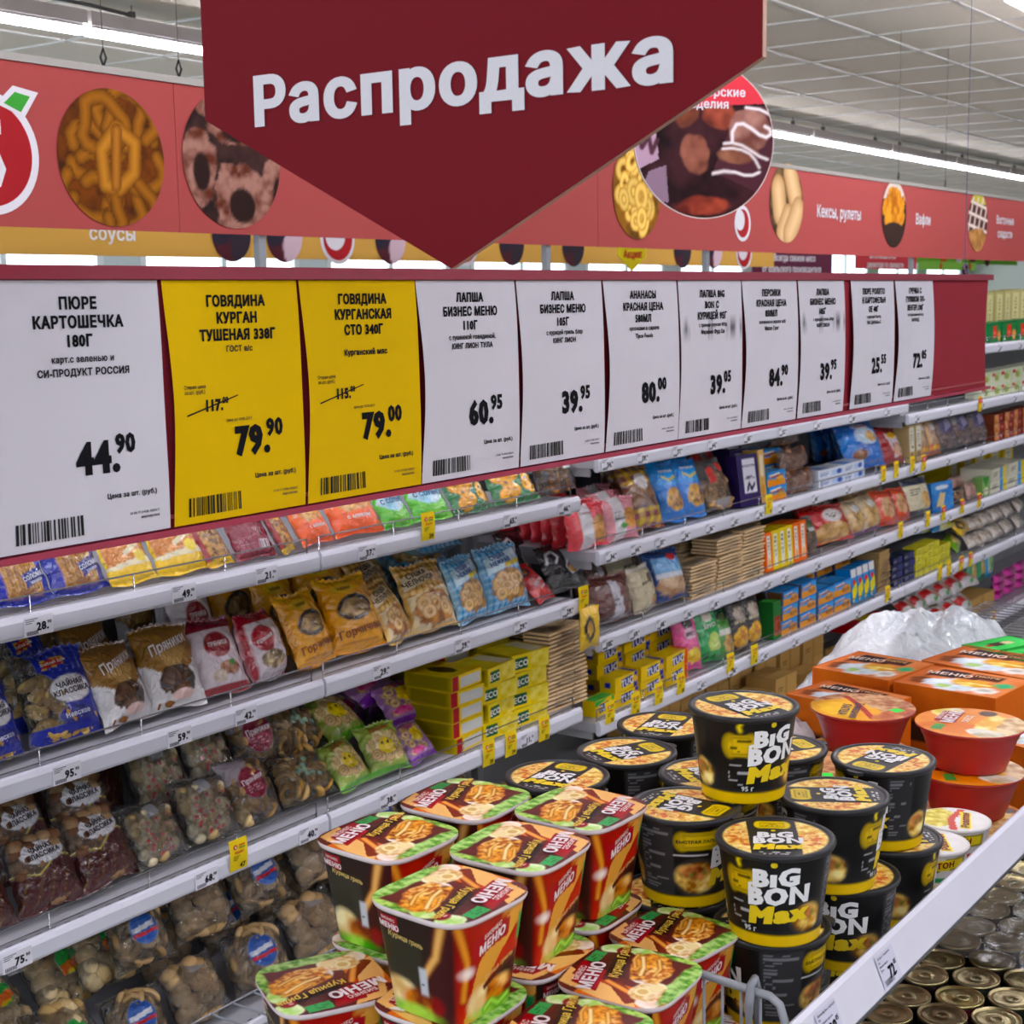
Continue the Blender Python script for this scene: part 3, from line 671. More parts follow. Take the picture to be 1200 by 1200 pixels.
def promo_at(px, py, price, desc, red=False):
    t, m = promo(red); x = at(px, py, Y=SY-.02)
    m.text(price, .0105, '1c1c14', lambda a, q_: np.stack([.008+a, -.0056+0*a, -.006+q_], -1), .05)
    m.build('card', 'paper', t); t['label'] = desc; t.location = (x.x, SY-.0115, x.z-.014)
for a in [(504, 618, '24', 'yellow promotion tag priced 24 on the upper left shelf, below the green bags'), (282, 1003, '47', 'yellow promotion tag priced 47 on the third left shelf'),
          (575, 884, '39', 'yellow promotion tag below the yellow biscuit boxes, left one of three'), (601, 873, '39', 'yellow promotion tag below the yellow biscuit boxes, middle one of three'), (640, 855, '33', 'yellow promotion tag at the foot of the cracker stack, right one of three'),
          (686, 702, '34', 'yellow promotion tag at the right end of the second left shelf'),
          (903, 592, '39', 'yellow promotion tag below the orange wafer boxes on the upper right shelf'), (1037, 557, '45', 'yellow promotion tag below the blue cookie bag, left one of the close three'), (1052, 551, '42', 'yellow promotion tag below the blue cookie bag, middle one of the close three'), (1071, 545, '45', 'yellow promotion tag below the red cookie bag, right one of the close three')]: promo_at(*a)
promo_at(1084, 543, '38', 'red topped promotion tag right of the close yellow three, upper right shelf', True)
for k, (px, py) in enumerate([(1057, 622), (1089, 609)]): promo_at(px, py, '51', 'yellow promotion tag on the middle right shelf, %s of two' % ('left', 'right')[k])
for k, (px, py) in enumerate([(1107, 602), (1129, 594), (1149, 587)]): promo_at(px, py, '36', 'red topped promotion tag on the middle right shelf, %s of three' % ('left', 'middle', 'right')[k], True)
for k, (px, py) in enumerate([(717, 836), (747, 826), (774, 814), (800, 802), (858, 778), (886, 768), (1042, 697)]): promo_at(px, py, str(35+k), 'yellow promotion tag on the shelf of yellow cracker packs, %s of seven' % nth(k))
for k, (px, py) in enumerate([(1103, 672), (1114, 667)]): promo_at(px, py, '29', 'yellow promotion tag far along the cracker shelf, %s of two' % ('left', 'right')[k])
for k, (px, py) in enumerate([(1128, 661), (1139, 656)]): promo_at(px, py, '27', 'red topped promotion tag far along the cracker shelf, %s of two' % ('left', 'right')[k], True)
promo_at(1150, 474, '51', 'red topped promotion tag under the right end of the price board', True)
for k, (px, py) in enumerate([(1145, 733), (1166, 725)]): promo_at(px, py, '21', 'red topped promotion tag on the bottom right shelf, %s of two' % ('left', 'right')[k], True)
# ================================================================== PACKAGED GOODS
def XO(px, Y, Z):
    """where along the aisle something at depth Y and height Z must stand to be seen in column px"""
    k = (px-600)/F
    return -(Y*(r3.y-k*f2.y)+(Z-CH)*(r3.z-k*f2.z))/(r3.x-k*f2.x)
def mpp(X, Y, Z): return Vector((X, Y, Z-CH)).dot(f2)/F
KIND = {}
def bagfn(w, h, t, seed, crimp=.05, round_=.0):
    def P(U, V, side=-1, lift=0):
        c = np.clip((V-crimp)/(1-2*crimp), 0, 1)
        e = np.clip(1-np.abs(2*c-1)**3.2, 0, 1)**.55; f = np.clip(1-np.abs(2*U-1)**2.6, 0, 1)**.6
        lo = 1.0+.25*(.5-V)
        y = t/2*e*f*lo + t*.10*(fbm(U*5+seed, V*6, seed)-.5)*f*(.4+e) + t*.05*(fbm(U*13+seed, V*15, seed+3)-.5)*f
        wd = w*(1-.07*e+round_*-.5*(np.abs(2*V-1)**3))
        x = (U-.5)*wd + w*.012*np.sin(V*23+seed)*(np.abs(2*U-1) > .9)
        z = V*h + h*.02*np.sin(U*7+seed)*(e < .3) + .004*np.sin(U*60)*(e < .05)*(V > .5)
        return np.stack([x, side*(y+lift) , z], -1)
    return P
def piece(m, kind, p, r, col, q, flat_=None):
    a, b, c = q.uniform(0, 6.3), q.uniform(-.9, .9), q.uniform(0, 6.3)
    R = Matrix.Rotation(a, 3, 'Z')@Matrix.Rotation((PI/2 if flat_ is None else flat_)+b, 3, 'X')@Matrix.Rotation(c, 3, 'Z')
    Rn = np.array(R); cc_ = lin(col)*q.uniform(.8, 1.25); cc_ = np.clip(cc_.mean()+(cc_-cc_.mean())*1.35, 0, 1)
    if kind == 'ring':
        n, k = 12, 6; v = []
        for i in range(n):
            for j in range(k):
                A_, B_ = 2*PI*i/n, 2*PI*j/k; v.append(((1+.36*math.cos(B_))*math.cos(A_)*r*.74, (1+.36*math.cos(B_))*math.sin(A_)*r*.74, .36*math.sin(B_)*r*.74))
        f = [(i*k+j, ((i+1) % n)*k+j, ((i+1) % n)*k+(j+1) % k, i*k+(j+1) % k) for i in range(n) for j in range(k)]
    elif kind == 'stick':
        n = 5; L = r*3.6; v = [(r*.28*math.cos(2*PI*j/n), r*.28*math.sin(2*PI*j/n), z) for z in (-L/2, L/2) for j in range(n)]
        f = [(j, (j+1) % n, n+(j+1) % n, n+j) for j in range(n)]+[tuple(range(n)), tuple(range(n, 2*n))]
    else:   # ball / oval / disc : squashed low sphere
        sx, sy_, sz = {'ball': (1, 1, .9), 'oval': (1.35, .85, .45), 'disc': (1.1, 1.1, .28), 'lump': (1.2, .8, .6)}[kind]
        n, k = 9, 5; v = [(0, 0, sz*r)]+[(r*sx*math.sin(PI*j/k)*math.cos(2*PI*i/n), r*sy_*math.sin(PI*j/k)*math.sin(2*PI*i/n), r*sz*math.cos(PI*j/k)) for j in range(1, k) for i in range(n)]+[(0, 0, -sz*r)]
        f = [(0, 1+i, 1+(i+1) % n) for i in range(n)]+[(1+(j-1)*n+i, 1+j*n+i, 1+j*n+(i+1) % n, 1+(j-1)*n+(i+1) % n) for j in range(1, k-1) for i in range(n)]+[(1+(k-2)*n+i, len(v)-1, 1+(k-2)*n+(i+1) % n) for i in range(n)]
    m.add(np.array(v)@Rn.T+np.array(p), f, cc_, True)
def bag(w, h, t, base, ops, al=1., texts=(), fill=None, seed=1, nu=40, nv=52, crimp=.05, round_=0, mat=None):
    """a sealed bag: printed or see-through film, lettering, and what can be seen inside"""
    def make():
        root = bpy.data.objects.new('bag', None); C.objects.link(root)
        P = bagfn(w, h, t, seed, crimp, round_); m = MB()
        m.grid(nu, nv, lambda U, V: P(U, V), lambda U, V: paint(U, V, base, ops, h/w, al))
        m.grid(10, 12, lambda U, V: P(1-U, V, 1), lambda U, V: paint(1-U, V, base, [o for o in ops if o[0] in ('r',)], h/w, al))
        clear = al < 1 or any(len(o) > 6 and o[-1] in (.02, .03, .05, .1) for o in ops)
        m.build('film', mat or ('clear' if clear else 'film'), root)
        if fill:
            q = random.Random(seed); m = MB(); kind, n, r, col, y1 = fill
            for i in range(n):
                u, v = q.uniform(.14, .86), q.uniform(.1, y1)
                g = math.sqrt(max(.02, 1-abs(2*u-1)**2.6)*max(.02, 1-abs(2*v-1)**3.2))
                yy = q.uniform(-1, .4)*max(0, t/2*g*.9-r*.75)
                piece(m, kind, ((u-.5)*w*.92, yy, v*h), r, col if isinstance(col, str) else q.choice(col), q, None)
            m.build('contents', 'food', root, kind='stuff')
        if texts:
            m = MB()
            for T in texts:
                st, u, v, hh, col = T[:5]; ang = T[5] if len(T) > 5 else 0; wd = T[6] if len(T) > 6 else .9
                m.text(st, hh, col, lambda x, y, u=u, v=v: P(u+x/w, v+y/h, -1, .0022), .04, 'c', wd, T[7] if len(T) > 7 else 0, ang, line=1.05)
            m.build('lettering', 'gloss', root)
        return root, w, h, t
    return make
def carton(w, h, t, front, top=None, side=None, base='c8a060', texts=(), toptexts=(), mat='gloss', n=30, bev=.002):
    """a folded carton: front, top and side faces each with its own print (ops lists)"""
    def make():
        root = bpy.data.objects.new('carton', None); C.objects.link(root)
        m = MB(); top_ = top if top is not None else []; side_ = side if side is not None else []
        m.grid(n, n, lambda U, V: np.stack([(U-.5)*w, -t/2+0*U, V*h], -1), lambda U, V: paint(U, V, base, front, h/w), False)
        m.grid(n, n//2+2, lambda U, V: np.stack([(U-.5)*w, (V-.5)*t, h+0*U], -1), lambda U, V: paint(U, V, base, top_, t/w), False)
        m.grid(8, 8, lambda U, V: np.stack([-w/2+0*U, (.5-U)*t, V*h], -1), lambda U, V: paint(U, V, base, side_, h/t), False)
        m.grid(4, 4, lambda U, V: np.stack([w/2+0*U, (U-.5)*t, V*h], -1), lambda U, V: paint(U, V, base, [], h/t), False)
        m.grid(2, 2, lambda U, V: np.stack([(.5-U)*w, t/2+0*U, V*h], -1), lambda U, V: paint(U, V, base, [], 1), False)
        m.grid(2, 2, lambda U, V: np.stack([(.5-U)*w, (V-.5)*t, 0*U], -1), lambda U, V: paint(U, V, base, [], 1), False)
        m.build('carton_body', mat, root)
        m = MB()
        for e in (-1, 1): m.box(-w/2, w/2, t/2*e-.0006, t/2*e+.0006, h-.0004, h+.0006, base)
        m.box(-w/2-.0006, -w/2+.0006, -t/2, t/2, h-.0004, h+.0008, base); m.build('folded_flap', mat, root)
        if texts or toptexts:
            m = MB()
            for st, u, v, hh, col, *r in texts: m.text(st, hh, col, lambda x, y, u=u, v=v: np.stack([(u-.5)*w+x, -t/2-.0007+0*x, v*h+y], -1), .045, 'c', .9, 0, r[0] if r else 0)
            for st, u, v, hh, col, *r in toptexts: m.text(st, hh, col, lambda x, y, u=u, v=v: np.stack([(u-.5)*w+x, (v-.5)*t+y, h+.0014+0*x], -1), .045, 'c', .9, 0, r[0] if r else 0)
            m.build('lettering', mat, root)
        return root, w, h, t
    return make
def crackers(nx, nz, bw=.062, bh=.0062, bd=.055, col='dcb070', wrap=True, lab=None, seed=2):
    """wrapped columns of flat square crackers"""
    def make():
        root = bpy.data.objects.new('crackers', None); C.objects.link(root); q = random.Random(seed)
        w, h, t = nx*bw, nz*bh, bd; first_ = None
        for i in range(nx):
            for k in range(nz):
                x = -w/2+bw*(i+.5)+q.uniform(-.001, .001); y = q.uniform(-.0015, .0015)
                if first_ is None:
                    m = MB(); v = []; b = .0015
                    a_, c_ = bw*.48, bd*.47
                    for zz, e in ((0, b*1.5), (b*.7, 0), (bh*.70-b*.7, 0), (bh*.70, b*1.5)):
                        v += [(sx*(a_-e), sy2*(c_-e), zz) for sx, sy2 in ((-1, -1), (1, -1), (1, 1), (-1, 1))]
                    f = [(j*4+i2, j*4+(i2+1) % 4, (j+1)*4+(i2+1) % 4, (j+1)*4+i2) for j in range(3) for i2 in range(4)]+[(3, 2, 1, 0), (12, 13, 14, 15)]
                    cc_ = np.array([np.append(lin(col)*s_, 1) for s_ in (.45, 1, 1.05, .8) for _ in range(4)])  # lower rims darkened in the colour to shade the gaps between crackers
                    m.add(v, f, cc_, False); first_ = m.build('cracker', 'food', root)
                    o = first_
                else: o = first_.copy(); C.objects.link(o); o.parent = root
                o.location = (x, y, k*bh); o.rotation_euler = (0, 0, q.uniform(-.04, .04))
        if wrap:
            P = bagfn(w*1.07, h*1.06, t*1.05, seed, .02); m = MB()
            m.grid(16, 20, lambda U, V: P(U, V)*[1, 1.05, 1], lambda U, V: paint(U, V, 'ffffff', lab or [], h/w, .015))
            m.build('wrapper', 'thin_clear', root)
        return root, w, h, t
    return make
SK = '8c5a30'
COOK = ['c89050', 'b87c40', 'a86c34']
KIND.update(
 straw=bag(.17, .20, .045, '1c2c90', [('n', .2, .12, .82, .97, '6a4418', 'a87838', 10)]+[('st', [(x, .14), (x+.01*math.sin(x*40), .97)], .012, '6a4018', 'c89a54') for x in np.arange(.23, .82, .042)]+[('p', [(.55, .18), (.96, .32), (.96, .5), (.5, .36)], '16246c'), ('n', .2, .08, .8, .17, '7a4c1c', 'b88848', 12)], texts=[('СОЛОМКА', .74, .345, .012, 'd8dcec', .25), ('сладкая', .74, .27, .008, 'd8dcec', .25)], seed=1),
 nutbar=bag(.15, .20, .035, 'e8c81c', [('n', .03, .22, .97, .95, '9a5820', 'e8a860', 16), ('n', .05, .3, .9, .9, 'b06828', 'e0a060', 24), ('p', [(0, .22), (1, .13), (1, .35), (0, .25)], 'f0e4c0'), ('p', [(0, 0), (1, 0), (1, .24), (0, .2)], 'ecc618'), ('e', .75, .34, .13, .09, 'f0d860'), ('p', [(.4, .42), (.8, .58), (.83, .5), (.44, .36)], 'e8dcb0')], texts=[('Козинак', .45, .7, .024, 'f0ecd8', .35)], seed=2),
 seeds=bag(.12, .18, .04, '8c1c22', [('n', .12, .1, .88, .72, '5a3c18', 'c89858', 14), ('p', [(0, 0), (1, 0), (1, .14), (0, .1)], 'e8c020'), ('st', [(.1, .8), (.5, .7), (.9, .85)], .05, 'd8a018', 'f0cc30')], texts=[('семечки', .5, .86, .014, 'f0dca0')], seed=3),
 maroon=bag(.15, .17, .04, '7c1430', [('r', .6, .12, .86, .3, 'd0b8c0'), ('bar', .62, .14, .84, .28), ('tx', .1, .1, .5, .4, 'b8808c', 7)], seed=4),
 gingham_orange=bag(.15, .19, .06, 'e8701c', [('ck', 'f4c8a8', 14, 0, .55, 1, 1), ('ne', .5, .62, .35, .22, 'b87030', 'ecc080', 9), ('ri', .15, .45, .85, .85, 9, .13, 'b07028', 'e8b870', 3), ('r', 0, 0, 1, .38, 'e86818')], texts=[('с маком', .5, .3, .014, 'f8e8d8')], seed=5),
 salt_green=bag(.16, .19, .05, '58b830', [('ne', .5, .62, .45, .3, '88c8dc', 'd0e8f0', 6), ('ri', .15, .7, .85, .98, 6, .14, 'a87838', 'e0b878', 3), ('n', 0, 0, 1, .3, '48a828', '80d050', 5)], texts=[('С СОЛЬЮ', .5, .52, .019, '1c4c80')], seed=6),
 floral=bag(.17, .18, .05, '1c6c34', [('ri', .0, .0, 1, 1, 18, .15, 'c87818', 'f0b850', 8), ('ne', .5, .88, .4, .12, 'e88830', 'f0a850', 5)], texts=[('крендель', .5, .86, .013, 'f4ecd8')], seed=7),
 clear_tray=bag(.20, .15, .09, 'b8a890', [('r', .55, .6, .9, .9, 'd8d4d0', .9)], .03, fill=('oval', 46, .017, COOK, .92), seed=8),
 tea_blue=bag(.19, .24, .08, 'c8c8c8', [('p', [(.25, 1), (1, 1), (1, .0), (.3, .0), (.45, .2), (.5, .45), (.42, .62), (.25, .75)], '20309a', 1.0), ('r', .0, 0, .5, .16, '20309a', 1.0)]+[('st', [(.3+i*.14, 1), (.45+i*.1, .72)], .007, '5060c0', '98a4e0') for i in range(5)]+[('p', [(.32, .76), (.64, .8), (.66, .9), (.34, .87)], 'e8c030', 1.0), ('p', [(.34, .775), (.63, .81), (.64, .885), (.36, .86)], 'b8202c', 1.0), ('e', .62, .52, .3, .15, 'ecebee', 0, 1.0), ('e', .62, .24, .27, .1, '182480', 0, 1.0)], .03,
     texts=[('Хлебный Дом', .49, .835, .008, 'f0e8d0', .12), ('ЧАЙНАЯ\nКЛАССИКА', .62, .535, .0145, '38343c', .08), ('Невское', .62, .25, .013, 'd8dcf0', .08)], fill=('oval', 60, .022, ['d8bc88', 'c8a870', 'b89460'], .7), seed=9),
 tea_brown=bag(.20, .22, .09, 'c8c8c8', [('p', [(0, 0), (1, 0), (1, .55), (.7, .62), (.35, .42), (0, .5)], '481818', 1.0), ('st', [(0, .52), (.35, .44), (.7, .64), (1, .57)], .012, 'b09018', 'e8d030')]+[('st', [(i*.2, .05), (i*.2+.15, .4)], .006, '6a4818', '907030') for i in range(5)]+[('e', .5, .72, .34, .16, 'e4e2e6', 0, 1.0)], .05,
     texts=[('ЧАЙНАЯ\nКЛАССИКА', .5, .73, .0145, '302c34', .1)], fill=('ball', 50, .026, ['8a6a50', 'a08468', '6c4c38'], .9), seed=10),
 pryaniki=bag(.19, .21, .08, 'e8e4e4', [('p', [(0, .55), (.5, .28), (1, .6), (1, 1), (0, 1)], '8c6430', 1.0), ('p', [(.2, .62), (.5, .36), (.8, .66), (.5, .74)], 'a8844c', 1.0), ('ne', .5, .3, .28, .18, '5a3c24', '9c7450', 8, .1), ('r', .1, .04, .9, .12, 'f0ecec', 1.0), ('e', .55, .14, .2, .06, 'e8c8c0', 0, 1.0)], .92,
     texts=[('Пряники', .5, .74, .026, 'f4ecec', .2, .85, .2)], fill=('oval', 16, .022, ['8a5c34', '7a4c2c'], .6), seed=11),
 ginger_maroon=bag(.19, .20, .07, 'e0d4d8', [('r', 0, .84, 1, 1, '80102c'), ('r', 0, 0, 1, .1, '98102c'), ('e', .5, .62, .27, .17, '8c1028'), ('ne', .6, .3, .2, .09, '7a3c24', 'c89878', 9), ('ne', .35, .22, .14, .08, 'b8a090', 'e8d8c8', 9), ('e', .68, .36, .06, .04, '3c9a40')], texts=[('ПРЯНИКИ', .5, .63, .012, 'f0d8d8')], seed=12),
 round_maroon=bag(.17, .18, .09, 'd8ccd0', [('r', 0, .86, 1, 1, 'a01030'), ('r', 0, 0, .1, 1, 'a01030'), ('r', .9, 0, 1, 1, 'a01030'), ('e', .38, .6, .24, .2, 'a01030'), ('ne', .45, .28, .26, .13, '6a5840', 'b8a078', 9)], texts=[('пряники', .38, .6, .012, 'f0d8d8', .2)], crimp=.03, seed=13, round_=.5),
 yellow_bag=bag(.17, .22, .08, 'eaa810', [('r', 0, .9, 1, 1, 'f0b820'), ('e', .48, .55, .34, .17, '2c2418', .15), ('ne', .48, .54, .28, .12, '6a5030', 'd8b888', 9), ('e', .4, .82, .22, .07, 'e8c050'), ('r', .1, .1, .8, .13, 'c08010')], texts=[('Горчичные', .5, .26, .022, '8a4820', .1, .85), ('сушки', .4, .82, .01, '6a4010')], seed=14),
 check_brown=bag(.17, .20, .07, 'e8c078', [('ck', '9a6c28', 16, 0, .5, 1, 1), ('p', [(.05, .5), (.95, .62), (.95, .05), (.05, .05)], 'e8d4a8'), ('ne', .5, .3, .42, .24, '8a5020', 'd89850', 7), ('ri', .08, .1, .92, .56, 10, .15, 'a86820', 'ecc890', 8), ('p', [(.05, .6), (.62, .72), (.6, .92), (.04, .8)], 'ecdcb8')], texts=[('СУШКА\nЧЕЛНОЧОК', .34, .77, .015, '3c2418', .15)], seed=15),
 check_blue=bag(.17, .21, .07, 'a8d4ec', [('ck', '3888bc', 16, 0, 0, 1, 1), ('p', [(.1, .55), (.9, .7), (.9, .92), (.1, .8)], 'd4ecf4'), ('p', [(.5, .62), (.95, .68), (.95, .75), (.5, .7)], 'e8cc20'), ('ne', .5, .36, .4, .24, '7a5028', 'b88850', 7), ('ri', .1, .12, .9, .6, 12, .15, 'a87030', 'ecc488', 5)], texts=[('СУШКА\nНЕЖНАЯ', .4, .77, .015, '2850a0', .15)], seed=16),
 red_snack=bag(.17, .20, .05, 'b8182c', [('e', .3, .78, .3, .14, '201014'), ('ne', .3, .78, .2, .08, '5a3820', 'a07040', 8)], texts=[('хрустик', .5, .45, .022, 'f0d8d8', .2, .9, .2), ('сухарики', .55, .3, .012, 'f0d8d8', .2)], seed=17),
 black_snack=bag(.20, .22, .06, '141418', [('st', [(.1, .6), (.15, .8), (.3, .85), (.4, .7), (.3, .58)], .03, 'b8b8bc', 'e8e8ec'), ('st', [(.5, .45), (.6, .6), (.75, .55), (.8, .35), (.6, .3), (.5, .45)], .022, 'b8b8bc', 'e8e8ec'), ('ne', .66, .42, .12, .09, 'a06828', 'e0b060', 8)], seed=18),
 sushki_clear=bag(.19, .19, .09, 'd8d4d0', [('p', [(.35, .7), (.6, .74), (.62, .95), (.38, .9)], 'c8c8cc', .7)]+[('e', random.Random(i).uniform(.1, .9), random.Random(i+50).uniform(.1, .7), .035, .03, 'b03030', 0, .9) for i in range(22)], .05, fill=('ball', 70, .021, ['d8c8a8', 'c0a880', 'e0d4b8'], .82), seed=19),
 ginger_clear=bag(.19, .20, .09, 'd8d4d0', [('p', [(.0, .62), (.5, .72), (.55, .95), (0, .95)], 'd0c4cc', .6), ('e', .42, .55, .27, .24, '8c1038', 0, 1.0), ('tx', .25, .42, .6, .52, 'd8a0b0', 3)], .04, texts=[('Пряники', .42, .6, .016, 'f0d8e0', .1)], fill=('oval', 44, .026, ['b89468', 'a07848', 'd0b890'], .85), seed=20),
 bagel_clear=bag(.22, .20, .10, 'd8d8d0', [('e', random.Random(i+5).uniform(.15, .85), random.Random(i+90).uniform(.3, .8), .05, .045, '98c4a4', 0, .75) for i in range(9)], .04, fill=('ring', 34, .034, ['d0b080', 'c09c68', 'b08850'], .88), seed=21),
 kids_green=bag(.18, .20, .07, '8ca048', [('r', 0, 0, 1, .10, '58a030'), ('ne', .5, .5, .42, .32, 'c8b070', 'ecdca8', 7), ('ri', .05, .15, .95, .9, 12, .11, '8a4c20', 'e0c088', 4), ('ne', .5, .5, .18, .16, 'd8b010', 'f4e040', 9), ('e', .42, .56, .03, .03, '382008'), ('e', .56, .56, .03, .03, '382008')], texts=[('КОЛЕЧКИ', .5, .86, .014, 'c03820', .1)], seed=22),
 kids_purple=bag(.18, .19, .07, '9c70a4', [('r', 0, 0, 1, .13, '6c2c90'), ('ri', .05, .12, .95, .95, 15, .10, '8a5020', 'dcc090', 5), ('ne', .55, .62, .22, .18, 'd8b010', 'f4dc38', 9), ('ne', .3, .25, .2, .08, 'c03878', 'e878a8', 6)], texts=[('ТИГРИК', .5, .86, .014, 'c83028', .1)], seed=23),
 ring_bag=bag(.21, .20, .11, 'd0d0d0', [('e', .5, .55, .24, .26, '2c58a8', 0, .95), ('p', [(.3, .5), (.7, .56), (.7, .64), (.3, .58)], 'e4e8f0', .95), ('p', [(.28, .42), (.74, .46), (.74, .51), (.28, .48)], 'c83038', .95)], .045, fill=('ring', 36, .037, ['b89c78', 'a08664', 'c8ac88'], .9), seed=24),
 plain_ring_bag=bag(.21, .20, .11, 'd0d0d0', [('p', [(.4, .75), (.7, .78), (.7, .98), (.4, .95)], 'd8d8d8', .35)], .045, fill=('ball', 40, .030, ['b89c78', 'a08664', 'c8ac88'], .9), seed=25),
 green_round=bag(.22, .22, .10, 'd0d0d0', [('e', .58, .5, .2, .18, '2c9c40', 0, .97), ('p', [(.4, .34), (.78, .42), (.76, .52), (.4, .46)], 'e8742c', .97), ('p', [(.44, .33), (.7, .36), (.66, .4), (.46, .38)], 'e8c030', .97)], .045, fill=('ball', 40, .031, ['d0b890', 'c0a478', 'dcc8a4'], .9), seed=26),
 paper_bag=bag(.18, .14, .07, 'd4d2d2', [('n', 0, 0, 1, 1, 'c8c6c8', 'e0dee0', 4)], seed=27, mat='paper'),
 coral=bag(.14, .18, .05, 'e85058', [('r', .3, 0, .58, 1, 'ece8ea'), ('ne', .78, .42, .2, .3, 'b87838', 'e0a860', 6), ('st', [(.62, .2), (.9, .22)], .02, 'a06828', 'd89850'), ('st', [(.62, .36), (.94, .38)], .02, 'a06828', 'd89850'), ('st', [(.62, .52), (.94, .54)], .02, 'a06828', 'd89850'), ('tx', .33, .5, .55, .6, '403c40', 3)], texts=[('Сухари', .44, .8, .009, '803030')], seed=28, nu=26, nv=34),
 pink=bag(.15, .18, .05, 'eca0a8', [('r', .26, 0, .56, 1, 'f0eaec'), ('ne', .75, .5, .2, .24, 'c87838', 'f0b868', 6), ('e', .5, .32, .12, .07, '4c8c3c'), ('tx', .3, .55, .52, .68, '484448', 3)], texts=[('Мюсли', .42, .5, .010, '404044', 0)], seed=29, nu=26, nv=34),
 burg=bag(.15, .25, .07, '7a4838', [('ck', 'd8b020', 8, 0, .68, 1, 1), ('r', 0, 0, 1, .3, '8c1c28'), ('ck', 'e8c828', 7, 0, 0, 1, .3), ('n', .1, .3, .9, .68, '6a4028', 'a07850', 6), ('e', .5, .72, .2, .13, 'e4dcd8')], seed=30, nu=26, nv=34),
 blue_cookie=bag(.15, .23, .07, '2484d4', [('n', 0, .6, 1, 1, '1c78cc', '48a0e4', 4), ('st', [(.3, .75), (.5, .68), (.8, .74)], .03, 'c8b818', 'e8dc48'), ('ne', .56, .36, .32, .19, 'c88830', 'ecc068', 7), ('co', .3, .2, .85, .5, 9, .06, '7a4818', '8a5820', 4)], texts=[('печенье', .5, .85, .014, 'e8f0f8')], seed=31, nu=26, nv=34),
 wafer_clear=bag(.18, .24, .08, 'd4c8bc', [('p', [(.2, .5), (.45, .55), (.42, .88), (.2, .8)], 'c83830', .95), ('r', .2, .05, .95, .2, 'dcdcdc', .5), ('e', .72, .8, .14, .1, 'd0483c', 0, .95)], .06, fill=('oval', 34, .026, ['c09868', 'b08858'], .7), seed=32),
 violet=carton(.075, .20, .05, [('r', .25, .25, .85, .92, 'dcd8e0'), ('tx', .3, .4, .8, .6, '38304c', 5), ('st', [(.4, .3), (.5, .45), (.6, .3), (.75, .42)], .05, '141020', '2c2440')], base='2c2050', texts=[('ШОКОЛАД', .55, .78, .009, '2c2050', 0)]),
 tan_thin=carton(.03, .20, .06, [('r', .2, .5, .8, .9, 'e8dcc0'), ('e', .5, .25, .35, .1, 'b88840')], base='c8a060'),
 small_biscuit=carton(.085, .05, .06, [('p', [(0, 0), (1, 0), (1, .35), (0, .5)], 'e08c30'), ('r', 0, .85, 1, 1, '3888d0'), ('ne', .7, .4, .22, .25, 'c88838', 'f0c068', 6), ('p', [(.1, .6), (.7, .75), (.7, .9), (.1, .8)], 'f0ece0')], base='58a8e0', texts=[('Юбилейное', .45, .68, .009, 'b02c28', .1)]),
 rye_roll=bag(.22, .075, .075, 'c0b0a8', [('n', 0, 0, 1, 1, '6a4030', 'a08070', 26, .55)], .3, fill=('ball', 60, .016, ['7a5440', '5c3c2c', '9c7c68'], .9), seed=33, crimp=.04, nu=26, nv=14),
 long_white=carton(.16, .04, .06, [('r', .5, .15, .95, .8, 'b8c8e0'), ('tx', .06, .2, .45, .8, '4868a0', 3), ('e', .8, .5, .1, .3, '4058a0')], base='dce0e8', top=[('r', .1, .1, .5, .9, '8098c8')]),
 blue_big=bag(.20, .24, .11, '1c78c8', [('n', 0, 0, 1, 1, '1464b4', '2c8cdc', 3), ('e', .55, .62, .28, .2, 'd4e4f0'), ('ne', .66, .6, .12, .12, 'b88040', 'e0b878', 7), ('e', .5, .84, .2, .07, 'e8ecf4'), ('co', .1, .1, .5, .35, 4, .1, '6a3c18', '9c6430', 5)], texts=[('пряники', .5, .84, .012, 'c03030')], seed=34, nu=26, nv=34),
 red_big=bag(.18, .25, .09, '9c1420', [('p', [(.35, .8), (.95, .7), (.9, .2), (.5, .12)], 'd8c8d0'), ('ne', .66, .34, .2, .17, 'a05040', 'e0b8a0', 6), ('e', .62, .72, .2, .08, 'e8c040')], texts=[('слойки', .62, .72, .011, 'a02028')], seed=35, nu=26, nv=34),
 beige_thin=carton(.045, .20, .10, [('r', .12, .3, .88, .95, 'e8e4d4'), ('tx', .2, .5, .8, .9, '686048', 6), ('ri', .1, .0, .9, .5, 3, .28, '6a4428', 'a88058', 2)], base='b8a478'),
 gold_red=bag(.14, .2, .06, 'c89850', [('r', 0, 0, 1, .28, 'b02828'), ('ck', 'e8b830', 6, 0, 0, 1, .3), ('n', .1, .3, .9, .9, '8a6040', 'd0b090', 6), ('r', .3, .7, .7, .95, 'e8e0d8')], seed=36, nu=20, nv=26),
 grape_clear=bag(.20, .26, .10, 'c8c0c8', [('p', [(.1, .45), (.9, .5), (.8, .98), (.2, .98)], '5c5890', .55), ('p', [(.3, .5), (.75, .62), (.7, .9), (.35, .8)], 'b8b0cc', .7)], .12, fill=('lump', 34, .026, ['a88878', '8c6c60'], .7), seed=37),
 choc_red=carton(.12, .07, .05, [('n', 0, 0, .5, 1, 'c87840', 'e8b890', 5), ('r', .55, .1, .95, .9, '9c2030'), ('tx', .6, .3, .9, .7, 'e8d8d0', 2)], base='7c4030'),
 brown_bag=bag(.18, .19, .11, '6a3c34', [('p', [(.42, .05), (.7, .05), (.62, .85), (.45, .9)], 'd8d4dc'), ('n', 0, 0, .4, .4, '5a3028', '7a4c40', 3), ('tx', .45, .3, .62, .55, '403c44', 5)], seed=38, nu=26, nv=30),
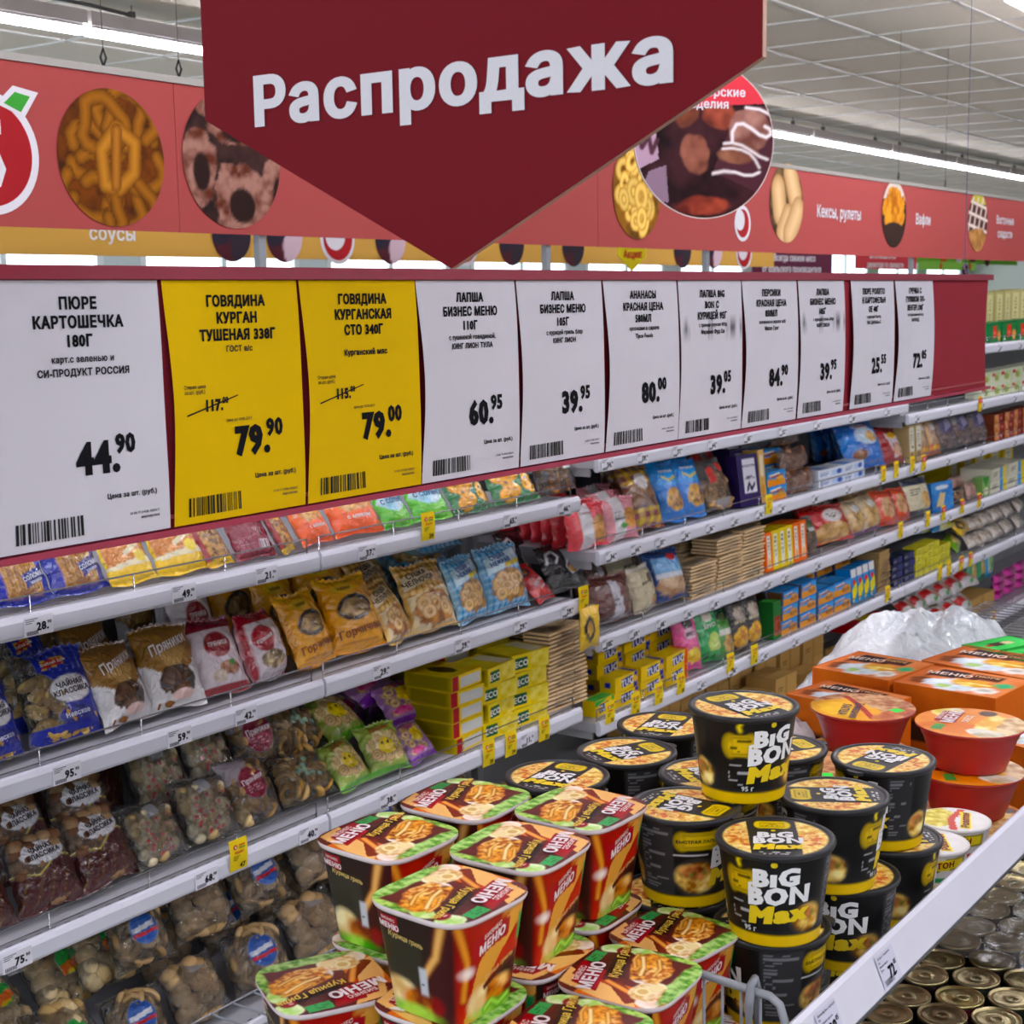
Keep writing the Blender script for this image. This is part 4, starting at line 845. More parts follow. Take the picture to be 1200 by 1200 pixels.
 beige_bag=bag(.15, .19, .08, 'd8ccac', [('e', .72, .7, .16, .12, '4c3c30'), ('tx', .3, .5, .6, .72, '3c3834', 5), ('ne', .75, .2, .2, .14, 'b87c40', 'dcb078', 7), ('r', 0, .92, 1, 1, 'ece8dc')], seed=39, nu=26, nv=30),
 blue_tan=bag(.18, .23, .09, '24407c', [('r', .1, .5, .9, .82, '7cb0dc'), ('ne', .5, .28, .42, .22, 'a87850', 'd8b890', 7), ('e', .66, .82, .14, .07, 'c82c34'), ('r', .1, .42, .9, .52, 'e0e4ec')], seed=40, nu=26, nv=30),
 orange_box=carton(.042, .19, .12, [('r', .25, .08, .75, .92, 'f0e8d8'), ('tx', .3, .45, .7, .9, '3c342c', 5), ('ne', .5, .22, .18, .12, 'c88848', 'f0c888', 5)], base='ee7420'),
 yellow_box=carton(.042, .19, .12, [('r', .25, .08, .75, .92, 'f0ecd8'), ('tx', .3, .35, .7, .9, '3c342c', 5)], base='e8cc20'),
 green_clear=bag(.16, .2, .09, 'c8c4b8', [('e', .5, .78, .28, .13, '2c5c38', 0, .9), ('r', .3, .6, .7, .7, 'e0e0dc', .8)], .08, fill=('ball', 34, .022, ['9c7850', '7c5c3c'], .75), seed=41),
 red_cookie=bag(.18, .20, .10, 'c02028', [('ne', .48, .24, .42, .24, 'a87840', 'dcb478', 7), ('e', .56, .66, .25, .18, 'e8e0dc'), ('tx', .42, .58, .72, .74, '383034', 3)], seed=42, nu=26, nv=30),
 tan_cookie=bag(.17, .18, .09, 'c8b494', [('ne', .5, .45, .45, .42, 'a87c44', 'e0bc84', 6), ('e', .5, .74, .22, .12, 'e8e4dc'), ('r', 0, 0, 1, .08, '7c3c90')], seed=43, nu=26, nv=30),
 orange_cookie=bag(.16, .20, .09, 'd8541c', [('ne', .45, .5, .3, .3, 'a87040', 'e0b080', 6), ('r', .66, .2, .95, .9, 'b01c24'), ('tx', .7, .4, .92, .8, 'e8dcd8', 4)], seed=44, nu=26, nv=30),
 navy_beige=bag(.17, .23, .10, 'd8d0b0', [('r', 0, .82, 1, 1, '28304c'), ('r', 0, 0, 1, .16, '20283c'), ('ne', .68, .4, .22, .2, 'c8944c', 'ecc890', 6), ('tx', .15, .5, .5, .75, '3c3834', 4)], seed=45, nu=26, nv=30),
 blue_slim=carton(.10, .17, .03, [('n', 0, 0, 1, 1, '3c74b8', '5c98d4', 3), ('p', [(.2, .2), (.5, .15), (.65, .6), (.4, .65)], 'd8c090'), ('e', .5, .82, .3, .08, 'e8ecf4')], base='4880c4'),
 dark_small=bag(.13, .09, .06, '3c2420', [('ne', .5, .5, .3, .3, '6c4430', 'a07858', 6), ('tx', .2, .6, .8, .85, 'd0c0b0', 2)], seed=46, nu=20, nv=14),
 pinkish=bag(.13, .10, .05, 'b8847c', [('n', 0, 0, 1, 1, 'a07068', 'd8b0a4', 6)], seed=47, nu=20, nv=14),
 green_tri=carton(.06, .10, .05, [('p', [(0, 1), (1, 1), (.5, .4)], '3c8c3c'), ('e', .5, .25, .35, .2, 'e8e0c0')], base='88b068'),
 cream_box=carton(.13, .09, .08, [('r', .55, 0, .75, 1, '58a0d8'), ('r', .75, 0, 1, 1, 'e8d020'), ('tx', .08, .3, .5, .8, '6c6450', 3)], base='e8e4d0'),
 tuc=carton(.125, .055, .05, [('n', 0, 0, 1, 1, 'e8c414', 'f0d028', 4), ('p', [(.8, 0), (1, 0), (1, 1), (.86, 1)], '283090'), ('ne', .9, .5, .08, .22, 'e0b040', 'f4d878', 5), ('p', [(.28, .2), (.74, .28), (.76, .86), (.3, .78)], '203088')], top=[('n', 0, 0, 1, 1, 'e0bc14', 'f0d028', 4), ('r', .84, 0, 1, 1, '283090')], side=[('r', 0, 0, 1, 1, 'd8b414'), ('e', .5, .5, .2, .2, '283090')], base='eccc1c', texts=[('TUC', .52, .52, .026, 'f0f0f4', .06)]),
 tuc_red=carton(.125, .055, .05, [('n', 0, 0, 1, 1, 'e8c414', 'f0d028', 4), ('p', [(.8, 0), (1, 0), (1, 1), (.86, 1)], 'e05828'), ('p', [(.28, .2), (.74, .28), (.76, .86), (.3, .78)], '203088')], top=[('n', 0, 0, 1, 1, 'e0bc14', 'f0d028', 4), ('r', .84, 0, 1, 1, 'd84c24')], side=[('r', 0, 0, 1, 1, 'd8b414'), ('e', .5, .5, .2, .2, '283090')], base='eccc1c', texts=[('TUC', .52, .52, .026, 'f0f0f4', .06)]),
 tuc_green=carton(.125, .055, .05, [('n', 0, 0, 1, 1, 'e8c414', 'f0d028', 4), ('p', [(0, .6), (.7, 1), (0, 1)], '3ca848'), ('p', [(.8, 0), (1, 0), (1, 1), (.86, 1)], '3ca848'), ('p', [(.2, .15), (.66, .22), (.68, .75), (.22, .7)], '203088')], top=[('n', 0, 0, 1, 1, '3ca848', '58c060', 4)], base='eccc1c', texts=[('TUC', .44, .45, .022, 'f0f0f4', .06)]),
 pink_crisp=bag(.14, .24, .07, 'e8609c', [('e', .5, .8, .22, .12, '2c2028'), ('e', .5, .62, .26, .1, 'f0c8d8'), ('ne', .5, .25, .3, .13, 'd8a830', 'f0d868', 5), ('n', 0, .4, 1, .55, 'd84888', 'f080b0', 4)], texts=[('ХРУСТ', .5, .62, .014, '4c2030')], seed=48, nu=24, nv=34),
 green_crisp=bag(.15, .24, .08, '2c9c50', [('e', .5, .82, .2, .1, 'e8e0d0'), ('ne', .6, .3, .24, .2, 'b0cc60', 'dcec98', 5), ('n', 0, 0, 1, .2, '1c7c3c', '48b060', 4)], texts=[('ХРУСТ', .5, .64, .016, 'f0f0e8', .1)], seed=49, nu=24, nv=34),
 green_small=bag(.11, .17, .05, '4c8c3c', [('ne', .5, .35, .35, .25, '9c7040', 'd8b070', 5), ('r', 0, .6, 1, .75, 'e8e4d8')], seed=50, nu=20, nv=26),
 black_gold=bag(.13, .25, .07, '241c18', [('ne', .5, .26, .4, .22, 'b87020', 'f0c050', 9), ('ne', .5, .72, .3, .18, '6c5c50', 'c0b0a0', 7), ('tx', .2, .5, .8, .62, 'd8c8a8', 3)], seed=51, nu=24, nv=34),
 blue_wafer=carton(.12, .075, .06, [('p', [(0, 0), (1, 0), (1, .3), (0, .5)], 'e8a050'), ('ne', .72, .36, .24, .26, 'a86028', 'ecb870', 6), ('p', [(.08, .55), (.62, .66), (.62, .86), (.08, .76)], 'f0ece8'), ('r', 0, .9, 1, 1, '3078c8')], top=[('r', 0, 0, 1, .2, '3078c8')], base='58a4e0', side=[('r', 0, 0, 1, 1, '6c4430')], texts=[('Юбилейное', .36, .7, .011, 'b02c28', .1)]),
 green_top=carton(.05, .15, .06, [('r', .1, .1, .9, .6, '9c3c30'), ('n', .1, .1, .9, .5, '7c3028', 'c86c50', 5)], top=[('r', 0, 0, 1, 1, '4cb048')], base='2c7034'),
 slim_stand=carton(.035, .18, .08, [('p', [(0, 0), (1, .3), (1, .6), (0, .4)], 'e8dc28'), ('r', 0, .75, 1, 1, 'f0ece8'), ('e', .5, .6, .3, .08, 'd83c30')], base='3c90d0'),
 navy_stack=carton(.12, .045, .06, [('r', .55, .1, .95, .9, '383c70'), ('tx', .08, .25, .5, .75, 'a8a4b8', 2)], base='1c2044'),
 yellow_stack=carton(.13, .045, .06, [('n', 0, 0, 1, 1, 'c8c038', 'e8e070', 5), ('tx', .1, .2, .6, .8, '6c6418', 2)], base='dcd450'),
 colour_pack=bag(.18, .10, .05, '3c88c0', [('r', .3, 0, .6, 1, 'e8e0a0'), ('r', .6, 0, 1, 1, 'd0c828'), ('ne', .5, .5, .2, .25, '7c4c2c', 'c8986c', 6)], seed=52, nu=20, nv=14),
 green_pack=bag(.16, .10, .05, '6c9c30', [('ne', .5, .5, .3, .3, 'd8c050', 'f0e490', 6), ('r', .8, 0, 1, 1, '285c30')], seed=53, nu=20, nv=14),
 yellow_black=bag(.14, .12, .06, 'e8c018', [('e', .3, .5, .22, .3, '28241c'), ('ne', .3, .5, .12, .16, 'a87838', 'e0b868', 6)], seed=54, nu=20, nv=14),
 white_wafer=bag(.15, .09, .05, 'd4ccc4', [('n', 0, 0, 1, 1, 'b8a898', 'ece4dc', 8), ('e', .8, .5, .1, .2, 'b89050')], seed=55, nu=18, nv=12),
 white_pack=bag(.20, .12, .06, 'dcd8d8', [('p', [(0, .4), (.5, .5), (.4, .9), (0, .8)], 'c82c34'), ('ne', .7, .5, .2, .3, 'a85c40', 'e0b0a0', 6), ('e', .5, .2, .12, .1, '3c9840')], seed=56, nu=20, nv=14),
 red_yellow=carton(.30, .05, .16, [('n', 0, 0, 1, 1, 'b01c28', 'd02c34', 3), ('r', .6, 0, 1, 1, 'e8c028')], top=[('r', .1, .2, .9, .8, 'c82c34'), ('r', .35, .35, .7, .65, 'e8c838')], base='b82430'),
 tall_green=bag(.10, .26, .06, '1c8c5c', [('r', 0, .75, 1, .85, 'e8e4d8'), ('ne', .5, .4, .3, .2, 'c8b050', 'e8e0a0', 6)], seed=57, nu=18, nv=26),
 tall_blue=bag(.11, .26, .06, '3c9cd0', [('r', .2, .1, .8, .9, 'd4ece8'), ('ne', .5, .4, .3, .2, '5c9c50', 'b0d890', 6)], seed=58, nu=18, nv=26),
 magenta=bag(.16, .07, .05, 'c0288c', [('n', 0, 0, 1, 1, 'a02078', 'e050a8', 4)], seed=59, nu=18, nv=12),
 cardboard=carton(.22, .10, .16, [('r', .45, 0, .55, 1, 'a88450'), ('tx', .1, .3, .4, .6, '6c5430', 2)], top=[('r', 0, .45, 1, .55, 'a88450')], base='b89460', mat='card'),
 eco_box=carton(.12, .05, .10, [('r', 0, 0, 1, 1, 'e4cc3c'), ('r', .08, .15, .42, .8, '20583c'), ('n', .5, .05, 1, .95, 'd4b828', 'ecdc78', 5)], top=[('n', 0, 0, 1, 1, 'd8c02c', 'e8d858', 4), ('r', .6, .1, .95, .9, 'e8e0c8')], side=[('n', 0, 0, 1, 1, '6c5c18', 'c8b030', 4)], base='e0c834', texts=[('ECO', .25, .48, .017, 'f0f0e4', .05)]),
 yellow_bar=carton(.11, .042, .12, [('r', .28, .12, .95, .8, 'd4d4d0'), ('r', 0, 0, .22, 1, 'a02430')], top=[('n', 0, 0, 1, 1, 'd8b818', 'ecd444', 4), ('e', .45, .5, .2, .3, '2c2410')], side=[('r', 0, 0, 1, 1, '8c7c18')], base='e4c41c'),
 crackers3=crackers(3, 5, .055, .0145, .06, 'f4d09c'), crackers2=crackers(2, 5, .062, .0145, .06, 'f4d09c', lab=[('r', .4, .8, .7, .9, 'dcdcdc', .8)]),
 tall_biscuit=crackers(1, 20, .10, .011, .06, 'd0a868'),
 tea_beige=carton(.09, .17, .07, [('r', .15, .2, .85, .95, 'c8c090'), ('tx', .3, .3, .7, .9, '4c4830', 8)], base='a8a070'),
 tea_green=carton(.16, .09, .07, [('p', [(.35, .2), (.7, .35), (.6, .9), (.3, .8)], 'c83c30'), ('ne', .85, .35, .12, .25, 'a8682c', 'e0a860', 6), ('tx', .38, .45, .6, .6, 'f0ecd0', 2)], base='1c6c38'),
 mint_box=carton(.13, .085, .07, [('r', .5, .1, .95, .9, 'c8d8a8'), ('ne', .55, .45, .2, .25, '5c3c28', 'b0c060', 6), ('p', [(.08, .55), (.4, .6), (.35, .85), (.1, .8)], 'c83c30')], base='e0e4cc'),
)
PROTO = {}
CATS = {'carton': 'carton', 'bag': 'bag', 'crackers': 'crackers'}
NOUN = {}
def put(kind, label, x, y, z, rot=(0, 0, 0), width=None, height=None, group=None, depth=None):
    if kind not in PROTO:
        r, w, h, t = KIND[kind](); PROTO[kind] = [r, w, h, t, False]
    r, w, h, t, used = PROTO[kind]
    sx = (width/w if width else 1); sz = (height/h if height else sx); sy = (depth/t if depth else min(sx, sz)*1.0)
    cat = CATS.get(r.name.split('.')[0], r.name.split('.')[0]); nm = {'bag': 'snack_bag', 'carton': 'snack_carton', 'crackers': 'cracker_pack'}.get(cat, cat)
    if used: o = dup(r, label)
    else: o = r; o.name = nm; PROTO[kind][4] = True
    tag(o, label, {'crackers': 'crackers'}.get(cat, cat), group)
    o.location = (x, y, z); o.rotation_euler = rot; o.scale = (sx, sy, sz); return o
def TOPS(x): return [(A_Z, 1.6), (B_Z, A_Z-.05), (C_Z, B_Z-.05), (D_Z, C_Z-.05), (R1_Z, (R0_Z if x < gR1 else R0B_Z)-.05), (R2_Z, R1_Z-.05), (R3_Z, R2_Z-.05), (R4_Z, R3_Z-.05), (R0B_Z, R00_Z-.05)]
def shelf_row(z, where, items, group=None):
    """items: kind, px left, px right, height in px, lean deg, yaw deg, setback, lift, words"""
    for kind, pl, pr, hp, lean, yaw, off, zo, words in items:
        if kind not in PROTO:
            r, w, h, t = KIND[kind](); PROTO[kind] = [r, w, h, t, False]
        t = PROTO[kind][3]; yb = SY+.028+off; zz = z+zo
        if pl >= pr: continue
        xa, xb = XO(pl, yb, zz+.03), XO(pr, yb, zz+.03); w = xb-xa; xm = (xa+xb)/2
        k = mpp(xm, yb, zz+.05); h = hp*k; th = math.radians(lean)
        if lean > 30: h = h/(math.cos(th)+.38*math.sin(th))*1.05
        tops = TOPS(xm)
        tp = [b_ for a_, b_ in tops if abs(a_-z) < 1e-6]
        if tp: h = min(h, max(.03, (tp[0]-.004-zz)/max(.2, math.cos(th))-.5*t*min(1, h/PROTO[kind][2])*math.sin(th)))
        w2 = w*.985/max(.8, math.cos(math.radians(yaw)))
        sx = w2/PROTO[kind][1]; sc_ = min(sx, h/PROTO[kind][2]); dp = t*sc_*1.05
        y = yb+dp/2*math.cos(th)
        zl = dp/2*math.sin(th)
        ov = y+h*math.sin(th)+dp/2*math.cos(th)-(SB-.012)
        if ov > 0: y = max(SY+.02+dp/2*math.cos(th), y-ov)
        if y+h*math.sin(th)+dp/2*math.cos(th) > SB-.008: h *= .8
        put(kind, '%s, %s' % (words, where), xm, y, zz+zl+.001, (-th, 0, math.radians(yaw)), w2, h, group, dp)
# ------------------------------------------------------------------ left rack, top visible shelf
wA = 'top shelf of left rack'
shelf_row(A_Z, wA, [
 ('straw', -70, 2, 92, 33, 4, 0, 0, 'blue bag of pretzel sticks, leftmost of three'), ('straw', 2, 70, 92, 33, -3, 0, 0, 'blue bag of pretzel sticks, middle of three'), ('straw', 68, 137, 92, 33, 3, .0, 0, 'blue bag of pretzel sticks, rightmost of three'),
 ('nutbar', 134, 193, 92, 33, 3, 0, 0, 'peanut brittle packet with yellow end, left of two'), ('nutbar', 192, 250, 92, 33, -3, 0, 0, 'peanut brittle packet with yellow end, right of two'),
 ('seeds', 246, 283, 66, 34, 10, .0, 0, 'narrow dark red seed bag beside the peanut brittle'), ('maroon', 284, 328, 66, 34, -5, 0, 0, 'plain maroon bag with a barcode'), ('seeds', 330, 358, 60, 30, 24, 0, 0, 'seed bag tipped between maroon and orange bags'),
 ('gingham_orange', 358, 402, 64, 34, 8, 0, 0, 'orange gingham pretzel bag, left of two'), ('gingham_orange', 402, 456, 66, 34, -4, 0, 0, 'orange gingham pretzel bag, right of two'),
 ('salt_green', 455, 494, 62, 34, 5, 0, 0, 'green salted straw bag, left of two'), ('salt_green', 494, 535, 62, 34, -5, 0, 0, 'green salted straw bag, right of two'),
 ('floral', 536, 586, 56, 32, 4, 0, 0, 'green bag with orange pretzels printed on it, left of two'), ('floral', 587, 638, 56, 32, -3, 0, 0, 'green bag with orange pretzels printed on it, right of two'),
 ('clear_tray', 640, 690, 42, 20, 6, 0, 0, 'clear pack of biscuits at the right end')])
# second shelf
wB = 'second shelf of left rack'
shelf_row(B_Z, wB, [
 ('tea_blue', -40, 46, 112, 22, 6, 0, 0, 'blue tea biscuit bag cut by the photo edge'), ('tea_blue', 50, 132, 112, 24, -6, .01, 0, 'blue tea biscuit bag with white oval, whole one in front'),
 ('tea_blue', 22, 92, 118, 18, 10, .14, 0, 'blue tea biscuit bag behind the whole one'),
 ('pryaniki', 130, 196, 100, 26, 8, 0, 0, 'brown and white gingerbread bag, left of two'), ('pryaniki', 190, 250, 104, 26, -10, .0, 0, 'brown and white gingerbread bag, right of two'),
 ('ginger_maroon', 248, 302, 94, 28, -5, .01, 0, 'maroon and white gingerbread bag in front'), ('ginger_maroon', 222, 276, 104, 18, 6, .15, .02, 'maroon and white gingerbread bag, second in its file'), ('ginger_maroon', 200, 254, 112, 12, 2, .25, .02, 'maroon and white gingerbread bag, third in its file'),
 ('round_maroon', 303, 356, 82, 20, 5, 0, 0, 'rounded crimson and white gingerbread bag'),
 ('yellow_bag', 358, 410, 92, 24, 8, 0, 0, 'bright yellow rusk bag, left of two in front'), ('yellow_bag', 409, 462, 94, 26, -8, .0, 0, 'bright yellow rusk bag, right of two in front'),
 ('yellow_bag', 322, 372, 96, 16, 4, .15, 0, 'bright yellow rusk bag in the back row, left'), ('yellow_bag', 376, 428, 100, 20, -6, .15, 0, 'bright yellow rusk bag in the back row, right'),
 ('check_brown', 460, 500, 78, 30, 14, 0, 0, 'brown checked ring cracker bag, left of two in front'), ('check_brown', 498, 545, 84, 26, -8, 0, 0, 'brown checked ring cracker bag, right of two in front'),
 ('check_brown', 438, 484, 88, 25, 5, .14, 0, 'brown checked ring cracker bag, back row'),
 ('check_blue', 545, 586, 78, 20, 5, 0, 0, 'light blue checked ring cracker bag, left of two in front'), ('check_blue', 586, 629, 78, 20, -6, 0, 0, 'light blue checked ring cracker bag, right of two in front'),
 ('check_blue', 486, 540, 70, 74, 12, .17, .0, 'light blue checked bag lying flat, lowest of the back pile'), ('check_blue', 474, 530, 66, 76, -8, .19, .068, 'light blue checked bag lying flat, middle of the back pile'), ('check_blue', 492, 548, 60, 78, 6, .18, .13, 'light blue checked bag lying flat, top of the back pile'),
 ('red_snack', 630, 660, 50, 45, 14, .0, 0, 'red snack bag leaning forward at the end'), ('black_snack', 655, 692, 56, 30, -10, .03, 0, 'black snack bag with white loops, in front'), ('black_snack', 600, 640, 66, 20, 10, .19, .0, 'black snack bag with white loops, behind'),
 ('pryaniki', 100, 160, 104, 20, 5, .16, .0, 'brown and white gingerbread bag in the shadow behind'), ('yellow_bag', 268, 318, 100, 14, 5, .26, 0, 'bright yellow rusk bag deep in the back')])
o_ = put('yellow_black', 'small yellow snack bag hanging below the end of the second shelf', XO(689, SY-.03, .70), SY-.035, .672, (0, 0, -.1), .085, .115)
wC = 'third shelf of left rack'
shelf_row(C_Z, wC, [
 ('tea_brown', -42, 36, 92, 30, 5, 0, 0, 'brown tea biscuit bag with white label, leftmost of three'), ('tea_brown', 36, 110, 92, 30, -5, .0, 0, 'brown tea biscuit bag with white label, middle of three'), ('tea_brown', 108, 180, 94, 32, 6, .0, 0, 'brown tea biscuit bag with white label, rightmost of three'),
 ('tea_brown', 12, 84, 96, 24, 5, .17, 0, 'brown tea biscuit bag in the back row, left'), ('tea_brown', 84, 152, 96, 24, -5, .17, 0, 'brown tea biscuit bag in the back row, right'),
 ('sushki_clear', 172, 236, 76, 30, 5, 0, 0, 'clear bag of round rusks with red dots, left of two'), ('sushki_clear', 234, 292, 80, 30, -8, .0, 0, 'clear bag of round rusks with red dots, right of two'),
 ('sushki_clear', 178, 236, 90, 25, -8, .17, .02, 'clear bag of round rusks in the back row, left'), ('sushki_clear', 238, 294, 96, 25, 8, .17, .04, 'clear bag of round rusks in the back row, right'),
 ('ginger_clear', 290, 346, 84, 28, 6, 0, 0, 'clear gingerbread bag with round crimson label'), ('ginger_clear', 294, 350, 94, 20, -6, .17, .02, 'clear gingerbread bag behind the crimson labelled one'),
 ('bagel_clear', 346, 404, 66, 40, -6, 0, 0, 'clear bag of long bagels with pale green dots'), ('bagel_clear', 340, 402, 76, 40, 12, .15, .04, 'clear bag of bagels, higher one behind'),
 ('kids_green', 404, 448, 60, 40, 8, 0, 0, 'green cartoon ring cereal bag in front, left'), ('kids_green', 446, 486, 62, 34, -10, 0, 0, 'green cartoon ring cereal bag in front, right'),
 ('kids_green', 392, 444, 64, 52, 8, .16, .04, 'green cartoon ring cereal bag lying behind'), ('kids_purple', 486, 522, 48, 42, 8, 0, 0, 'purple cartoon ring bag, lower front one'), ('kids_purple', 470, 516, 54, 50, -10, .10, .05, 'purple cartoon ring bag, middle of the heap'), ('kids_purple', 424, 484, 60, 62, 12, .2, .09, 'purple cartoon ring bag on top of the heap')])
for wr, z_, hp_, runs in ((wB, B_Z, 104, [('tea_blue', -20, 118, 2, 'blue tea biscuit bag'), ('pryaniki', 150, 196, 1, 'brown and white gingerbread bag'), ('yellow_bag', 300, 452, 3, 'yellow rusk bag'), ('check_brown', 452, 500, 1, 'brown checked bag')]),
                       (wC, C_Z, 100, [('tea_brown', -20, 160, 3, 'brown tea biscuit bag'), ('sushki_clear', 162, 268, 2, 'round rusk bag'), ('bagel_clear', 270, 388, 2, 'clear bagel bag'), ('kids_purple', 400, 480, 2, 'purple ring bag')])):
    for kd, a_, b_, n_, nm_ in runs:
        for i in range(n_):
            w_ = (b_-a_)/n_; shelf_row(z_, wr, [(kd, a_+i*w_, a_+(i+1)*w_-2, hp_+20, 8, (i*7)%9-4, .30, .03, '%s in dark rear row, %s' % (nm_, nth(i)))])
q = random.Random(11)
def stack(kind, words, where, pl, pr, z, off, n, hp=None, yaw=0, jit=3, dep=None):
    r = PROTO.get(kind)
    if not r: a = KIND[kind](); PROTO[kind] = [a[0], a[1], a[2], a[3], False]; r = PROTO[kind]
    yb = SY+.03+off; xa, xb = XO(pl, yb, z+.04), XO(pr, yb, z+.04); w = xb-xa; sc_ = w/r[1]
    h = hp*mpp(xa, yb, z) if hp else r[2]*sc_; d = min(dep or r[3]*sc_, SB-.012-yb)
    tp = [b_ for a_, b_ in TOPS(xa) if abs(a_-z) < 1e-6]
    if tp and n*(h+.0015) > tp[0]-z-.004:
        if n == 1: h = tp[0]-z-.006
        else: n = max(1, int((tp[0]-z-.004)/(h+.0015)))
    lev = ['lowest', 'second up', 'third up', 'fourth up', 'fifth up', 'sixth up', 'seventh up']
    for k in range(n):
        l = words if n == 1 else '%s, %s' % (words, 'topmost' if k == n-1 else lev[k])
        put(kind, '%s, %s' % (l, where), (xa+xb)/2+q.uniform(-.002, .002), yb+d/2+q.uniform(0, .006), z+.001+k*(h+.0015), (0, 0, math.radians(yaw+q.uniform(-jit, jit))), w, h, None, d)
stack('yellow_bar', 'yellow and white bar carton', wC, 531, 568, C_Z, 0, 5, 18, jit=8); stack('yellow_bar', 'yellow bar carton in back pile', wC, 514, 552, C_Z, .16, 6, 18)
stack('eco_box', 'yellow eco biscuit box, left pile', wC, 570, 606, C_Z, 0, 4, 21, jit=9); stack('eco_box', 'yellow eco biscuit box, right pile', wC, 607, 643, C_Z, 0, 4, 21, jit=9)
stack('eco_box', 'yellow biscuit box in the back pile', wC, 560, 598, C_Z, .14, 6, 21)
stack('crackers3', 'wrapped cracker block, front pile', wC, 644, 690, C_Z, 0, 4, 24, dep=.09); stack('crackers3', 'wrapped cracker block, back pile', wC, 620, 664, C_Z, .14, 5, 23, dep=.09)
# bottom shelf of the left rack: ring bags piled up
wD = 'bottom shelf of left rack'
lay = [(0, 0, [150, 222, 292, 362, 430, 496, 558, 618]), (0, .22, [182, 252, 320, 388, 454, 520]), (.15, .05, [152, 224, 294, 362, 428, 492]), (.15, .24, [176, 246, 314, 382, 448])]
k_ = 0
for li, (zo, off, pxs) in enumerate(lay):
    for i, px in enumerate(pxs):
        kind = 'ring_bag' if (i+li) % 2 == 0 or 240 < px < 300 else 'plain_ring_bag'
        nm = 'blue labelled bread ring bag' if kind == 'ring_bag' else 'clear pale biscuit bag'
        hp = 74
        shelf_row(D_Z, wD, [(kind, px, px+64, hp, 30, q.uniform(-10, 10), off, zo, '%s, %s, %s' % (nm, ('lower front', 'lower back', 'upper front', 'upper back')[li], nth(i)))])
shelf_row(D_Z, wD, [('green_round', -10, 70, 96, 45, 5, 0, 0, 'clear biscuit bag with green round label, leftmost'), ('green_round', 72, 148, 96, 45, -5, 0, 0, 'clear biscuit bag with green round label, in front'), ('green_round', 60, 136, 92, 40, 5, .16, .07, 'clear biscuit bag with green round label, upper left'),
 ('green_round', 112, 184, 96, 40, -8, .12, .10, 'clear biscuit bag with green round label, upper right'), ('green_round', -16, 60, 92, 45, 8, .15, .07, 'clear biscuit bag with green round label, at photo edge'),
 ('paper_bag', 14, 84, 52, 45, 4, .24, .16, 'crumpled white paper bag, left of two'), ('paper_bag', 58, 116, 52, 45, -4, .28, .21, 'crumpled white paper bag, right of two')])
# ------------------------------------------------------------------ right rack
w1 = 'upper shelf of right rack'
shelf_row(R1_Z, w1, [('coral', 676, 716, 52, 12, -8, 0, 0, 'coral rusk packet with white band, in front')] +
 [('coral', 676-i*14, 714-i*14, 52, 12, -20+i*3, .055*i+.01, 0, 'coral rusk packet, %s behind the front one' % nth(i)) for i in range(1, 7)] +
 [('pink', 716, 753, 50, 12, -4, 0, 0, 'pink muesli packet in front'), ('pink', 704, 740, 52, 12, -4, .07, 0, 'pink muesli packet, second in file'), ('pink', 692, 728, 54, 12, -4, .14, 0, 'pink muesli packet, third in file'),
 ('burg', 754, 786, 78, 22, -4, 0, 0, 'brown bag with yellow chequered ends, in front'), ('burg', 736, 770, 84, 18, -4, .11, 0, 'brown bag with chequered ends, second in file'), ('burg', 722, 756, 88, 14, 0, .22, 0, 'brown bag with chequered ends, third in file'),
 ('blue_cookie', 786, 810, 72, 20, -12, 0, 0, 'bright blue cookie bag, left of two'), ('blue_cookie', 809, 834, 70, 18, -10, 0, 0, 'bright blue cookie bag, right of two'), ('blue_cookie', 772, 798, 78, 14, -8, .13, 0, 'bright blue cookie bag behind, left'), ('blue_cookie', 798, 822, 78, 14, -8, .13, 0, 'bright blue cookie bag behind, right'),
 ('wafer_clear', 835, 871, 62, 20, 5, 0, 0, 'clear wafer bag with red labels'), ('wafer_clear', 820, 856, 70, 16, -5, .12, 0, 'clear wafer bag with red labels, behind'),
 ('violet', 872, 891, 60, 8, -8, 0, 0, 'dark violet chocolate carton in front'), ('violet', 862, 880, 62, 5, -8, .07, 0, 'dark violet chocolate carton, second in file'), ('violet', 854, 871, 64, 5, -8, .14, 0, 'dark violet chocolate carton, third in file'),
 ('tan_thin', 892, 899, 62, 5, 0, 0, 0, 'thin tan carton beside the violet one')])
stack('small_biscuit', 'small blue and yellow biscuit box', w1, 901, 922, R1_Z, 0, 2, 17)
stack('small_biscuit', 'small blue biscuit box behind', w1, 894, 914, R1_Z, .1, 3, 17)
shelf_row(R1_Z, w1, [('rye_roll', 923, 961, 25, 5, -4, 0, 0, 'clear pack of rye rolls, lower front'), ('rye_roll', 922, 958, 25, 5, 6, .02, .073, 'clear pack of rye rolls, upper front'), ('rye_roll', 902, 940, 25, 5, 3, .11, .08, 'clear pack of rye rolls, upper back'), ('rye_roll', 905, 943, 25, 5, 3, .11, 0, 'clear pack of rye rolls, lower back'), ('rye_roll', 908, 946, 25, 5, 3, .1, .16, 'clear pack of rye rolls, topmost back')])
stack('long_white', 'flat white and blue biscuit box, left', w1, 962, 989, R1_Z, 0, 2, 10); stack('long_white', 'flat white and blue biscuit box, right', w1, 989, 1014, R1_Z, 0, 2, 10)
